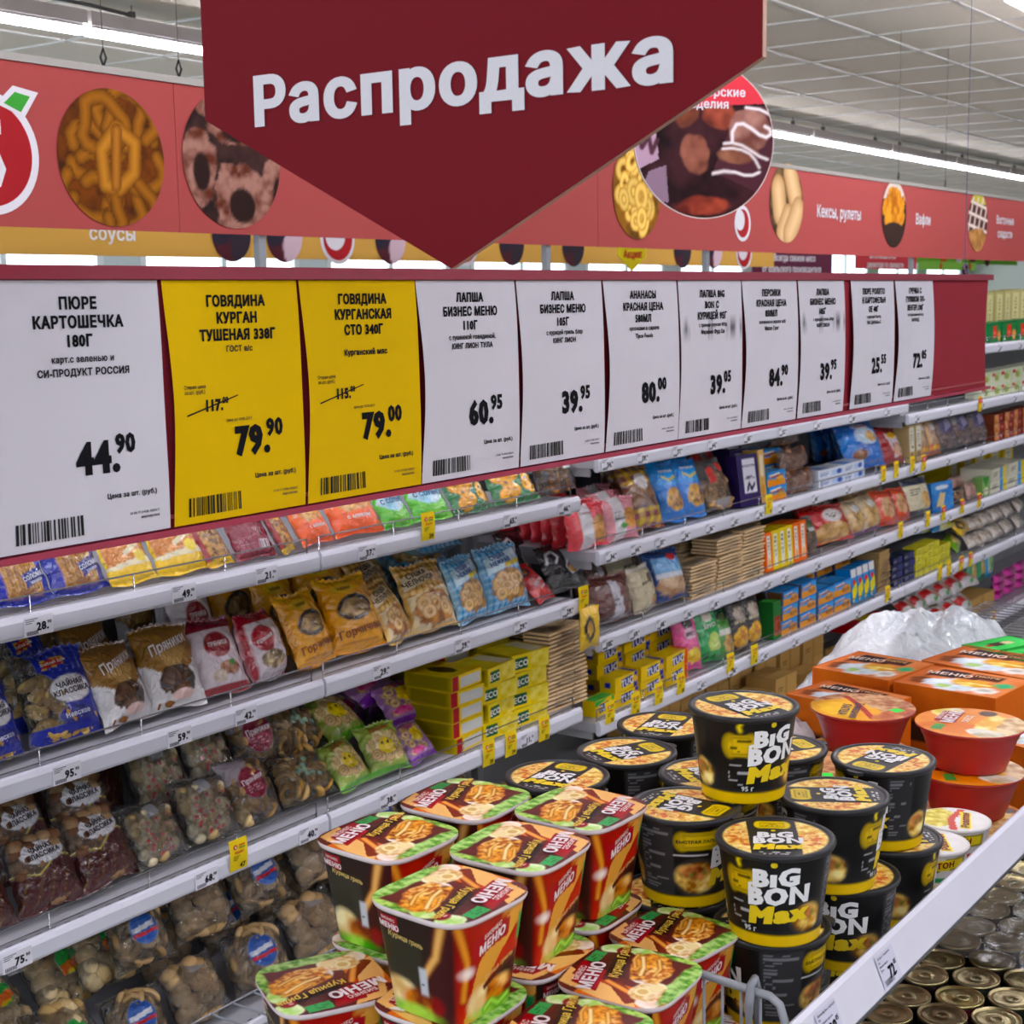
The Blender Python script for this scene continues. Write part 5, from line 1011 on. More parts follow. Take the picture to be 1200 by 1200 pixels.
shelf_row(R1_Z, w1, [('blue_big', 1013, 1042, 58, 26, -14, 0, 0, 'large blue gingerbread bag in front'), ('blue_big', 1000, 1024, 60, 18, -10, .14, 0, 'large blue gingerbread bag, second in file'), ('blue_big', 984, 1006, 60, 14, -10, .24, 0, 'large blue gingerbread bag, third in file'), ('blue_big', 968, 990, 54, 14, -10, .28, 0, 'large blue gingerbread bag, fourth in file'),
 ('red_big', 1043, 1064, 52, 24, -10, 0, 0, 'dark red pastry bag in front'), ('red_big', 1030, 1050, 56, 18, -10, .13, .0, 'dark red pastry bag behind'),
 ('beige_thin', 1066, 1073, 48, 3, 0, 0, 0, 'thin beige cookie carton, left of two'), ('beige_thin', 1074, 1081, 48, 3, 0, 0, 0, 'thin beige cookie carton, right of two'), ('gold_red', 1083, 1096, 44, 15, 0, 0, 0, 'gold and red biscuit bag, left of two'), ('gold_red', 1096, 1109, 40, 18, 0, 0, 0, 'gold and red biscuit bag, right of two'),
 ('grape_clear', 1110, 1130, 50, 22, 0, 0, 0, 'clear bag with violet print, leftmost of three'), ('grape_clear', 1130, 1147, 52, 20, 0, 0, 0, 'clear bag with violet print, middle of three'), ('grape_clear', 1147, 1164, 54, 15, 0, 0, 0, 'clear bag with violet print, rightmost of three')])
for i in range(4):
    stack('choc_red', 'brown and red chocolate box, pile %s' % nth(i), w1, 1166+i*11, 1177+i*11, R1_Z, 0, 3, 10)
w2 = 'middle shelf of right rack'
shelf_row(R2_Z, w2, [('brown_bag', 704, 750, 56, 10, -8, 0, 0, 'dark brown biscuit bag with white stripe'), ('beige_bag', 750, 782, 54, 14, 6, 0, 0, 'beige biscuit bag with a tied top'), ('blue_tan', 783, 812, 62, 22, -14, 0, 0, 'blue and tan biscuit bag leaning right'),
 ('brown_bag', 690, 730, 62, 10, 5, .14, 0, 'dark brown biscuit bag in the back row'), ('beige_bag', 730, 766, 60, 14, -6, .14, 0, 'beige biscuit bag in the back row'), ('blue_tan', 762, 792, 70, 15, 0, .14, 0, 'blue and tan biscuit bag in the back row')])
stack('crackers2', 'wrapped cracker block, first front pile', w2, 812, 842, R2_Z, 0, 2, 20, dep=.10); stack('crackers2', 'wrapped cracker block, second front pile', w2, 843, 872, R2_Z, .0, 3, 20, dep=.10); stack('crackers2', 'wrapped cracker block, third front pile', w2, 873, 898, R2_Z, .0, 3, 20, dep=.10)
stack('crackers2', 'wrapped cracker block, first back pile', w2, 800, 830, R2_Z, .13, 4, 20, dep=.10); stack('crackers2', 'wrapped cracker block, second back pile', w2, 832, 862, R2_Z, .13, 4, 20, dep=.10); stack('crackers2', 'wrapped cracker block, third back pile', w2, 864, 892, R2_Z, .13, 4, 20, dep=.10)
for i, (kd, nm_) in enumerate([('orange_box', 'slim orange wafer carton, left'), ('yellow_box', 'slim yellow wafer carton, first'), ('yellow_box', 'slim yellow wafer carton, second'), ('yellow_box', 'slim yellow wafer carton, third'), ('orange_box', 'slim orange wafer carton, middle'), ('orange_box', 'slim orange wafer carton, right')]):
    shelf_row(R2_Z, w2, [(kd, 899+i*8, 906.5+i*8, 46, 4, -2, 0, 0, nm_)])
shelf_row(R2_Z, w2, [('green_clear', 948, 966, 44, 12, 0, 0, 0, 'clear biscuit bag with dark green label'), ('red_cookie', 968, 1004, 46, 28, -10, 0, 0, 'red and clear cookie bag, leftmost'), ('red_cookie', 954, 986, 50, 20, -10, .15, 0, 'red and clear cookie bag, in the back'),
 ('tan_cookie', 1004, 1022, 42, 20, 0, 0, 0, 'clear bag of tan cookies, left of two'), ('tan_cookie', 1022, 1041, 42, 20, 0, 0, 0, 'clear bag of tan cookies, right of two'), ('orange_cookie', 1041, 1058, 42, 18, -10, 0, 0, 'orange cookie bag'), ('orange_cookie', 1058, 1072, 40, 18, -10, 0, 0, 'red edged cookie bag beside the orange one'),
 ('tan_cookie', 1000, 1022, 50, 15, 0, .15, 0, 'clear bag of tan cookies behind, left'), ('tan_cookie', 1024, 1046, 50, 15, 0, .15, 0, 'clear bag of tan cookies behind, right'), ('navy_beige', 1074, 1096, 44, 12, -8, 0, 0, 'cream bag with navy top'), ('blue_slim', 1097, 1115, 34, 6, -8, 0, 0, 'upright blue biscuit carton'),
 ('dark_small', 1117, 1137, 18, 15, 0, 0, 0, 'small dark brown packet'), ('pinkish', 1138, 1150, 18, 15, 0, 0, 0, 'small dusty pink packet'), ('green_tri', 1152, 1160, 22, 3, 0, 0, 0, 'small green carton with a triangle'), ('pinkish', 1120, 1136, 20, 15, 0, .12, 0, 'small dusty pink packet behind')])
for i in range(2): stack('cream_box', 'cream, blue and yellow box, pile %s' % nth(i), w2, 1162+i*20, 1181+i*20, R2_Z, 0, 2, 14)
for i in range(5): stack('yellow_box', 'yellow carton in the far back row, %s' % nth(i), w2, 1112+i*16, 1124+i*16, R2_Z, .26, 1, 38)
w3 = 'third shelf of right rack'
stack('tuc_green', 'yellow and green cracker pack in front', w3, 699, 722, R3_Z, 0, 1, 19)
for i, (a, n, kd) in enumerate([(722, 2, 'tuc'), (752, 2, 'tuc'), (780, 2, 'tuc_red')]): stack(kd, 'yellow cracker pack, %s front pile' % ('first', 'second', 'third')[i], w3, a, a+27, R3_Z, 0, n, 18)
for i, (a, n, kd) in enumerate([(702, 4, 'tuc'), (734, 4, 'tuc'), (764, 4, 'tuc_red')]): stack(kd, 'yellow cracker pack, %s back pile' % ('first', 'second', 'third')[i], w3, a, a+29, R3_Z, .12, n, 18)
for i, a in enumerate((690, 722, 752)): stack('tuc', 'yellow cracker pack, %s rearmost pile' % ('first', 'second', 'third')[i], w3, a, a+29, R3_Z, .24, 5, 18)
shelf_row(R3_Z, w3, [('pink_crisp', 808, 829, 70, 14, -10, 0, 0, 'pink crisp bag'), ('green_crisp', 829, 853, 66, 14, -10, 0, 0, 'green crisp bag'), ('pink_crisp', 796, 818, 74, 12, -10, .12, 0, 'pink crisp bag behind'), ('green_small', 852, 866, 44, 14, -5, 0, 0, 'small green snack bag'), ('green_crisp', 840, 858, 70, 12, -8, .12, 0, 'green crisp bag behind'),
 ('black_gold', 866, 883, 60, 10, -10, 0, 0, 'black and gold stick bag, left of two'), ('black_gold', 883, 898, 58, 10, -10, 0, 0, 'black and gold stick bag, right of two')])
shelf_row(R3_Z, w3, [('green_top', 907, 916, 44, 2, 0, 0, 0, 'carton with a bright green top')])
for i, (a, n) in enumerate([(917, 3), (938, 3), (959, 2), (979, 2)]): stack('blue_wafer', 'blue wafer box, %s front pile' % ('first', 'second', 'third', 'fourth')[i], w3, a, a+19, R3_Z, 0, n, 17)
for i, (a, n) in enumerate([(893, 3), (914, 4), (936, 4), (957, 4), (978, 4)]): stack('blue_wafer', 'blue wafer box, %s back pile' % ('first', 'second', 'third', 'fourth', 'fifth')[i], w3, a, a+19, R3_Z, .12, n, 16)
shelf_row(R3_Z, w3, [('slim_stand', 1000+i*7, 1006+i*7, 40, 6, 0, 0, 0, 'slim striped blue carton, %s of four' % nth(i)) for i in range(4)])
stack('tall_biscuit', 'tall wrapped biscuit column', w3, 1031, 1046, R3_Z, 0, 1, 48, dep=.1); stack('tall_biscuit', 'tall wrapped biscuit column behind', w3, 1020, 1034, R3_Z, .12, 1, 52, dep=.1)
for i in range(2): stack('navy_stack', 'flat navy box, %s pile' % ('left', 'right')[i], w3, 1047+i*13, 1059+i*13, R3_Z, 0, 4, 8)
for i in range(3): stack('yellow_stack', 'flat yellow green box, %s pile' % ('left', 'middle', 'right')[i], w3, 1074+i*14, 1087+i*14, R3_Z, 0, 4-i//2, 8)
for i, (kd, a, b, off, zo, nm_) in enumerate([('green_pack', 1050, 1075, .1, .14, 'green and yellow packet'), ('colour_pack', 1078, 1102, .06, .13, 'blue and brown packet'), ('colour_pack', 1098, 1122, .02, .13, 'blue and brown packet'), ('green_pack', 1104, 1126, .12, .16, 'green and yellow packet'), ('yellow_black', 1126, 1146, 0, .08, 'yellow and black packet'), ('green_pack', 1118, 1138, 0, .02, 'green and yellow packet'), ('yellow_black', 1120, 1140, .1, .13, 'yellow and black packet')]):
    shelf_row(R3_Z, w3, [(kd, a, b, 20, 50, -15+i*6, off, zo, '%s, %s of the loose heap' % (nm_, nth(i)))])
for r_ in range(3):
    for i in range(5): shelf_row(R3_Z, w3, [('white_wafer', 1142+i*13, 1155+i*13, 17, 35, i*5-9, .07*r_, .05*r_, 'pale wafer packet, row %s, %s' % (('front', 'middle', 'back')[r_], nth(i)))])
w4 = 'bottom shelf of right rack'
for i in range(13): stack('cardboard', 'brown cardboard carton, %s' % nth(i), w4, 735+i*25, 758+i*25, R4_Z, .02+.05*(i % 2), 2 if i < 8 else 1, 24)
for i in range(8): stack('cardboard', 'brown cardboard carton in the back, %s' % nth(i), w4, 745+i*28, 770+i*28, R4_Z, .22, 3, 24)
stack('red_yellow', 'long red and yellow carton', w4, 1020, 1058, R4_Z+.12, .1, 1, 10)
for r_ in range(3):
    for i in range(6): shelf_row(R4_Z, w4, [('white_pack', 1062+i*14+r_*3, 1077+i*14+r_*3, 22, 45, (i*7+r_*5) % 19-9, .08*r_, .05+.06*r_, 'white packet with red corner, row %s, %s' % (('front', 'middle', 'back')[r_], nth(i)))])
shelf_row(R4_Z, w4, [('tall_green', 1138, 1149, 42, 5, 0, .10, .12, 'tall dark green packet, left of two'), ('tall_green', 1149, 1159, 44, 5, 0, .10, .12, 'tall dark green packet, right of two'), ('tall_blue', 1158, 1168, 42, 5, 0, .1, .12, 'tall sky blue packet')])
for i in range(3): stack('magenta', 'magenta packet, %s pile' % ('left', 'middle', 'right')[i], w4, 1169+i*13, 1181+i*13, R4_Z, .06, 3, 10)
stack('cardboard', 'brown cardboard carton under the tall packets', w4, 1140, 1166, R4_Z, .06, 1, 18)
# far upper shelves seen right of the price board
w5 = 'far upper shelf, right edge'
for i in range(6): stack('mint_box', 'pale green tea box, %s pile' % nth(i), w5, 1150+i*12, 1161+i*12, R0B_Z, 0, 2, 15)
for i in range(4): stack('tea_green', 'dark green tea box, %s' % nth(i), w5, 1160+i*16, 1175+i*16, R00_Z, 0, 1, 24)
for i in range(6): stack('tea_beige', 'tall olive tea box, %s' % nth(i), w5, 1146+i*10, 1155+i*10, R00_Z+.0, .16, 1, 56)
# goods on the shelf hidden mostly by the board
w0 = 'shelf just under price board'
for i in range(9):
    stack('mint_box', 'pale green box glimpsed under the board, %s' % nth(i), w0, 720+i*30, 745+i*30, R0_Z, .02, 1, 30)
# ================================================================== THE WIRE BINS
BX0, BX1, BY0, BY1, BF, BT = .74, 4.1, .555, 1.30, .775, .90
t = thing('wire_bin_stand', 'low wire bin stand holding noodle cups above and cans below', 'display bin')
def wires(a, b, n, r=.0018, col='9a9ca2'):
    m = MB()
    for i in range(n+1):
        k = i/n; p = [tuple(np.array(a[0])*(1-k)+np.array(a[1])*k), tuple(np.array(b[0])*(1-k)+np.array(b[1])*k)]; m.tube(p, r, col, 4)
    return m
def panel(nm, o, u, v, nu, nv, r=.0017):
    o, u, v = np.array(o), np.array(u), np.array(v)
    m = wires((o, o+u), (o+v, o+u+v), nu, r); m2 = wires((o, o+v), (o+u, o+u+v), nv, r)
    m.v += m2.v; m.c += m2.c; m.f += [tuple(i+m.n for i in q) for q in m2.f]; m.sm += m2.sm; m.n += m2.n
    return m.build(nm, 'metal', t, kind='stuff')
panel('mesh_floor', (BX0, .65, BF-.004), (BX1-BX0, 0, 0), (0, BY1-.65, 0), 96, 9)
panel('front_mesh', (BX0, .65, BF-.004), (BX1-BX0, 0, 0), (0, -.09, .135), 130, 4, .0012)
MB().box(BX0, BX1, BY0+.092, BY0+.098, BF-.012, BF+.004, '5c5e64').build('front_rail', 'metal', t)
0 and panel('back_mesh', (BX0, BY1, BF-.004), (BX1-BX0, 0, 0), (0, 0, .10), 60, 3)
0 and panel('side_mesh', (BX1, BY0, BF-.004), (0, BY1-BY0, 0), (0, 0, .07), 10, 2)
m = MB(); v = []
pr = [(BY0-.006, .897), (BY0-.008, .901), (.5625, .9375), (.567, .941), (.571, .9385), (.5685, .934), (BY0+.001, .897)]
for xx in (.9, 4.1): v += [(xx, y, z) for y, z in pr]
n = len(pr); m.add(v, [(i, (i+1) % n, n+(i+1) % n, n+i) for i in range(n)]+[tuple(range(n-1, -1, -1)), tuple(range(n, 2*n))], lin('dfdde8')); m.build('price_strip', 'plastic', t)
def strip_tag(px, py, pr_, lines):
    x0 = at(px, py, Y=.556).x; d = np.array([0, .0145, .0365]); d = d/np.linalg.norm(d); nrm = np.array([0, -d[2], d[1]])
    o = np.array([x0, .5478, .9015])+nrm*.0008
    f = lambda a, b, l=0: o+np.stack([a, b*d[1]+0*a, b*d[2]+0*a], -1)+nrm*(.0012+l)
    m = MB(); q_ = np.array([[0, .001], [.046, .001], [.046, .0355], [0, .0355]]); m.add(f(q_[:, 0], q_[:, 1], -.0006), [(0, 1, 2, 3)], lin('d6d4e4'))
    for k, s in enumerate(lines): m.text(s, .0024, '34343c', lambda a, b, k=k: f(a+.003, b+.0325-.0042*k), .02, 'l')
    m.text(pr_, .0125, '1c1c24', lambda a, b: f(a+.027, b+.0135), .06, 'c', .85); m.text('05', .005, '1c1c24', lambda a, b: f(a+.0385, b+.019), .05, 'c', .85); m.text('.', .008, '1c1c24', lambda a, b: f(a+.036, b+.012), .06)
    x = .004
    while x < .026:
        w = rnd.choice((.0005, .001)); q_ = np.array([[x, .0035], [x+w, .0035], [x+w, .0095], [x, .0095]]); m.add(f(q_[:, 0], q_[:, 1], .0002), [(0, 1, 2, 3)], lin('24242c')); x += w+.0008
    m.build('price_label', 'paper', t)
strip_tag(1028, 1168, '72', ['Лапша с говядиной', '90г', 'бизнес меню', 'Тула'])
strip_tag(958, 1232, '39', ['Лапша Big Bon с курицей', '95г', 'с пряным соусом', 'Маревен'])
m = MB(); P = [(1.236, .57, .80), (1.236, .57, .945), (1.236, .575, .960), (1.236, .585, .966), (1.236, .66, .970), (1.236, .675, .962), (1.236, .68, .945), (1.236, .68, .80)]
m.tube(P, .0042, '8e9096', 8); m.build('divider_frame', 'metal', t)
for y in np.arange(.595, .675, .02): MB().tube([(1.236, y, .80), (1.236, y, .966)], .0016, '8e9096', 5).build('divider_wire', 'metal', t)
MB().tube([(1.228, .602, .86), (1.226, .602, .955), (1.230, .602, .975), (1.238, .602, .978), (1.244, .602, .965), (1.244, .602, .86)], .0045, '7c7e84', 8).build('divider_hook', 'metal', t)
for x in (BX0, 1.62, 3.6):
    for y in (BY0+.2, BY1-.0):
        MB().box(x-.012, x+.012, y-.012, y+.012, 0, BF-.008, '6c6e74').build('leg', 'metal', t)
m = MB(); m.box(BX0, BX1, .42, BY1, .325, .34, '3c3c40'); m.box(BX0, BX1, .41, .42, .325, .37, '4c4c52'); m.build('lower_deck', 'metal', t)
# ------------------------------------------------------------------ black noodle cups
BB = 'black instant noodle cup'
def logo_cup(m, f, s, c1='eceaea', c2='e4c41c'):
    """two-line white logo with a yellow word below; f maps (x,y), s is the size"""
    m.text('BıG', s, c1, lambda x, y: f(x-.05*s, y+1.15*s), .085, 'c', 1.05, .12, .08); m.text('BON', s, c1, lambda x, y: f(x+.1*s, y+.06*s), .085, 'c', 1.05, .12, .08)
    m.text('Max', s*.95, c2, lambda x, y: f(x+.1*s, y-1.05*s), .11, 'c', 1.3, .25, .1)
    t_ = np.arange(10)*2*PI/10; m.add(f(-.09*s+.17*s*np.cos(t_), 1.90*s+.17*s*np.sin(t_)), [tuple(range(10))], lin(c2))
    P = [(-1.35, .25), (-1.5, .5), (-1.25, .62), (-1.0, .4)]; a = np.array(P)*s; b = a+np.array([0, .16*s])
    q_ = np.concatenate([a, b[::-1]]); m.add(f(q_[:, 0], q_[:, 1]), [tuple(range(8))], lin(c1))
def noodle_ops(dark=None):
    o = []
    return o
def make_bigcup():
    root = bpy.data.objects.new('noodle_cup', None); C.objects.link(root); H_, R0_, R1_ = .098, .0455, .0575
    rr = lambda v: R0_+(R1_-R0_)*v
    def P(U, V, l=0):
        a = (U-.5)*2*PI; r = rr(V)+l+.0006*(np.abs(V-.14) < .012)
        return np.stack([r*np.sin(a), -r*np.cos(a), V*H_*.97], -1)
    def plate(u, v, w, h, txt):      # rounded yellow plate
        o = []
        for e, c in ((0, 'd4b41c'), (.006, '242210'), (.011, 'c8a81c')):
            o += [('r', u-w+e+.02, v-h+e*3, u+w-e-.02, v+h-e*3, c), ('e', u-w+.022, v, .022-e*.9, h-e*3, c), ('e', u+w-.022, v, .022-e*.9, h-e*3, c)]
        return o+([('tx', u-w+.02, v-h*.6, u+w-.01, v+h*.7, '28260c', txt)] if txt else [])
    def dish(u, v, w, h):
        return [('e', u, v, w*1.12, h*1.12, '3c3a38'), ('e', u, v, w, h, '1c120c'), ('ne', u, v, w*.92, h*.92, '8a5418', 'e8c878', 34), ('ne', u-.01, v+h*.35, w*.62, h*.45, '6c2c14', 'd08858', 26), ('ne', u+w*.4, v-h*.4, w*.4, h*.35, 'c89038', 'f8e8a8', 34), ('e', u-w*.3, v+h*.2, .005, .02, '4c7c2c'), ('e', u+w*.3, v+h*.3, .005, .02, '4c7c2c')]
    side = [('n', 0, .14, 1, 1, '0d0c0d', '181717', 6), ('r', .66, .14, .79, 1, '2e2d2f'), ('r', .10, .14, .19, 1, '29282a'), ('tx', .345, .22, .44, .5, 'a8a8ac', 6), ('tx', .67, .2, .78, .95, '77777b', 18), ('tx', .105, .2, .185, .95, '77777b', 18), ('bar', .02, .17, .07, .34)]
    side += plate(.385, .70, .055, .125, 4)+plate(.87, .80, .075, .10, 0)+[('tx', .79, .62, .95, .67, 'c8c8cc', 1)]+dish(.87, .36, .075, .2)+dish(.605, .32, .06, .17)+dish(.235, .32, .05, .16)
    side += [('r', 0, 0, 1, .13, 'd4b01c'), ('st', [(.385, .88), (.38, .93), (.388, .97)], .006, 'c8a818', 'f0e040')]
    m = MB(); m.grid(220, 60, lambda U, V: P(U, V), lambda U, V: paint(U, V, '141314', side, H_/(2*PI*.05)))
    m.lathe([(.001, .002), (R0_-.004, .002), (R0_-.001, 0), (R0_, .001)], 48, 'c8be10'); m.build('cup_body', 'gloss', root)
    m = MB(); cyl = lambda a0: (lambda x, y: (lambda u, v: P(u, v, .0007))(.5+a0+x/(2*PI*.052), .58+y/H_))
    logo_cup(m, cyl(-.005), .0185); logo_cup(m, cyl(.5-1e-3), .0185); m.text('95 г', .0055, 'd0d0d0', lambda x, y: P(.41+x/(2*PI*.052), .19+y/H_, .0007), .05)
    m.text('БЫСТРАЯ ЛАПША', .0036, '1c1c10', lambda x, y: P(.87+x/(2*PI*.052), .80+y/H_, .0009), .04)
    m.build('lettering', 'gloss', root)
    m = MB(); m.lathe([(R1_-.001, H_-.006), (R1_+.0022, H_-.0055), (R1_+.0035, H_-.002), (R1_+.003, H_+.0005), (R1_-.0005, H_+.0009), (R1_-.003, H_-.0002)], 56, '2c2b2d'); m.build('rim', 'gloss', root)
    lid = [('n', 0, 0, 1, 1, 'd8a040', 'fce8a0', 24), ('ne', .16, .5, .12, .2, 'c06028', 'f4d080', 26), ('ne', .86, .45, .10, .2, 'c06028', 'f4d080', 26)]
    q = random.Random(4)
    for i in range(36):
        x, y = q.uniform(.05, .95), q.uniform(.05, .95); a = q.uniform(0, 6); lid.append(('st', [(x+.05*math.cos(a+t_), y+.05*math.sin(a+t_)) for t_ in (0, .8, 1.6, 2.4)], .010, 'd09848', 'fbeab0'))
    lid += [('st', [(q.uniform(.1, .9), q.uniform(.1, .9)), (q.uniform(.1, .9), q.uniform(.1, .9))], .008, 'b8401c', 'd86838') for i in range(0)]
    lid += [('ne', q.uniform(.1, .3), q.uniform(.2, .8), .04, .03, 'b8401c', 'd87848', 20) for i in range(3)]+[('ne', q.uniform(.7, .9), q.uniform(.2, .8), .04, .03, 'b8401c', 'd87848', 20) for i in range(3)]
    lid += [('p', [(.27, 0), (.73, 0), (.70, 1), (.24, 1)], '1c1b1d'), ('r', .37, .73, .60, .92, 'dcc020'), ('e', .37, .825, .055, .095, 'dcc020'), ('e', .60, .825, .055, .095, 'dcc020'), ('r', .37, .76, .60, .89, '8c8418'), ('r', .375, .775, .595, .875, 'd0b01c'), ('tx', .39, .79, .585, .865, '38340c', 2), ('tx', .34, .06, .66, .14, 'c8c8c8', 2)]
    RL = R1_-.0025
    def LP(U, V):
        a = 2*U-1; b = 2*V-1; k = np.maximum(np.abs(a), np.abs(b)); h = np.hypot(a, b)+1e-9
        return np.stack([a*k/h*RL, b*k/h*RL, H_-.0004+0*a], -1)
    def LA(U, V):
        p = LP(U, V); c = paint(p[..., 0]/RL/2+.5, p[..., 1]/RL/2+.5, 'e0b050', lid)
        e = np.clip((np.hypot(p[..., 0], p[..., 1])/RL-.94)*30, 0, 1)[..., None]; c[..., :3] = c[..., :3]*(1-e)+lin('302f31')*e; return c
    m = MB(); m.grid(110, 110, LP, LA, False); L_ = m.build('lid', 'gloss', root)
    m = MB(); tb_ = [(-.008, R1_-.003), (.008, R1_-.003), (.011, R1_+.006), (.004, R1_+.0105), (-.004, R1_+.0105), (-.011, R1_+.006)]
    m.add([(x, y, H_-.001) for x, y in tb_]+[(x, y, H_-.002-.003*(i > 1)) for i, (x, y) in enumerate(tb_)], [tuple(range(6)), tuple(range(11, 5, -1))]+[(i, (i+1) % 6, 6+(i+1) % 6, 6+i) for i in range(6)], lin('343335')); o = m.build('pull_tab', 'gloss', L_)
    m = MB(); logo_cup(m, lambda x, y: np.stack([x, y-.012, H_+.0004+0*x], -1), .0150, c2='f0d01c'); m.build('lid_lettering', 'gloss', L_)
    return root
PROTOC = {}
def place_cup(kind, maker, label, cat, x, y, z, rz, group=None, tilt=(0, 0), sc_=1):
    if kind not in PROTOC: o = maker(); PROTOC[kind] = o; tag(o, label, cat, group)
    else: o = dup(PROTOC[kind], label, group=group)
    o.location = (x, y, z); o.rotation_euler = (tilt[0], tilt[1], rz); o.scale = (sc_,)*3; return o
def face(x, y, off): return -math.atan2(x, y)+math.radians(off)
LV = [.776, .876, .976, 1.076, 1.176]
def bb(label, x, y, lev, off, tilt=(0, 0)): place_cup('bb', make_bigcup, label, 'noodle cup', x, y, LV[lev]+.0006, face(x, y, off), 'black noodle cups', tilt, 1.0)
bb('black noodle cup standing highest of all, on top of another', 1.465, .728, 3, 38)
bb('black noodle cup in front with its white logo facing the camera', 1.357, .638, 2, 3)
bb('black noodle cup, second of the top front row, lid logo sideways', 1.513, .642, 2, 95)
bb('black noodle cup, third of the top front row, below the red bowls', 1.666, .645, 2, 150)
bb('black noodle cup beside the rearmost chicken cup, lid logo upright', 1.395, .762, 2, -118)
bb('black noodle cup directly under the highest one', 1.508, .790, 2, -70)
bb('black noodle cup left of the highest one, towards the shelf', 1.528, .915, 2, -60)
bb('leftmost black noodle cup, behind the chicken cups', 1.405, .935, 2, -30)
bb('black noodle cup behind the highest one, right side visible', 1.640, .770, 2, -60)
bb('black noodle cup behind the highest one, only its lid visible', 1.655, .935, 2, -20)
bb('black noodle cup under the front one, plate and bowl picture showing', 1.372, .648, 1, -70)
bb('black noodle cup under the second front one, logo facing the camera', 1.544, .640, 1, -8)
bb('black noodle cup under the third front one, turned to its small print', 1.682, .640, 1, 105)
for i, (x, y) in enumerate([(1.395, .775), (1.525, .775), (1.65, .775), (1.40, .915), (1.53, .915), (1.655, .915)]): bb('black noodle cup hidden in the second layer, %s' % ('front left', 'front middle', 'front right', 'back left', 'back middle', 'back right')[i], x, y, 1, i*67)
bb('black noodle cup in the lowest layer behind the divider, lid showing', 1.405, .712, 0, 20)
bb('black noodle cup in the lowest layer left of the price strip labels', 1.54, .712, 0, -20); bb('black noodle cup in the lowest layer, third from the divider', 1.68, .712, 0, 10)
for i, (x, y) in enumerate([(1.405, .84), (1.54, .84), (1.68, .84), (1.405, .97), (1.54, .97), (1.68, .97)]): bb('black noodle cup hidden in the lowest layer, %s' % ('front left', 'front middle', 'front right', 'back left', 'back middle', 'back right')[i], x, y, 0, i*67)
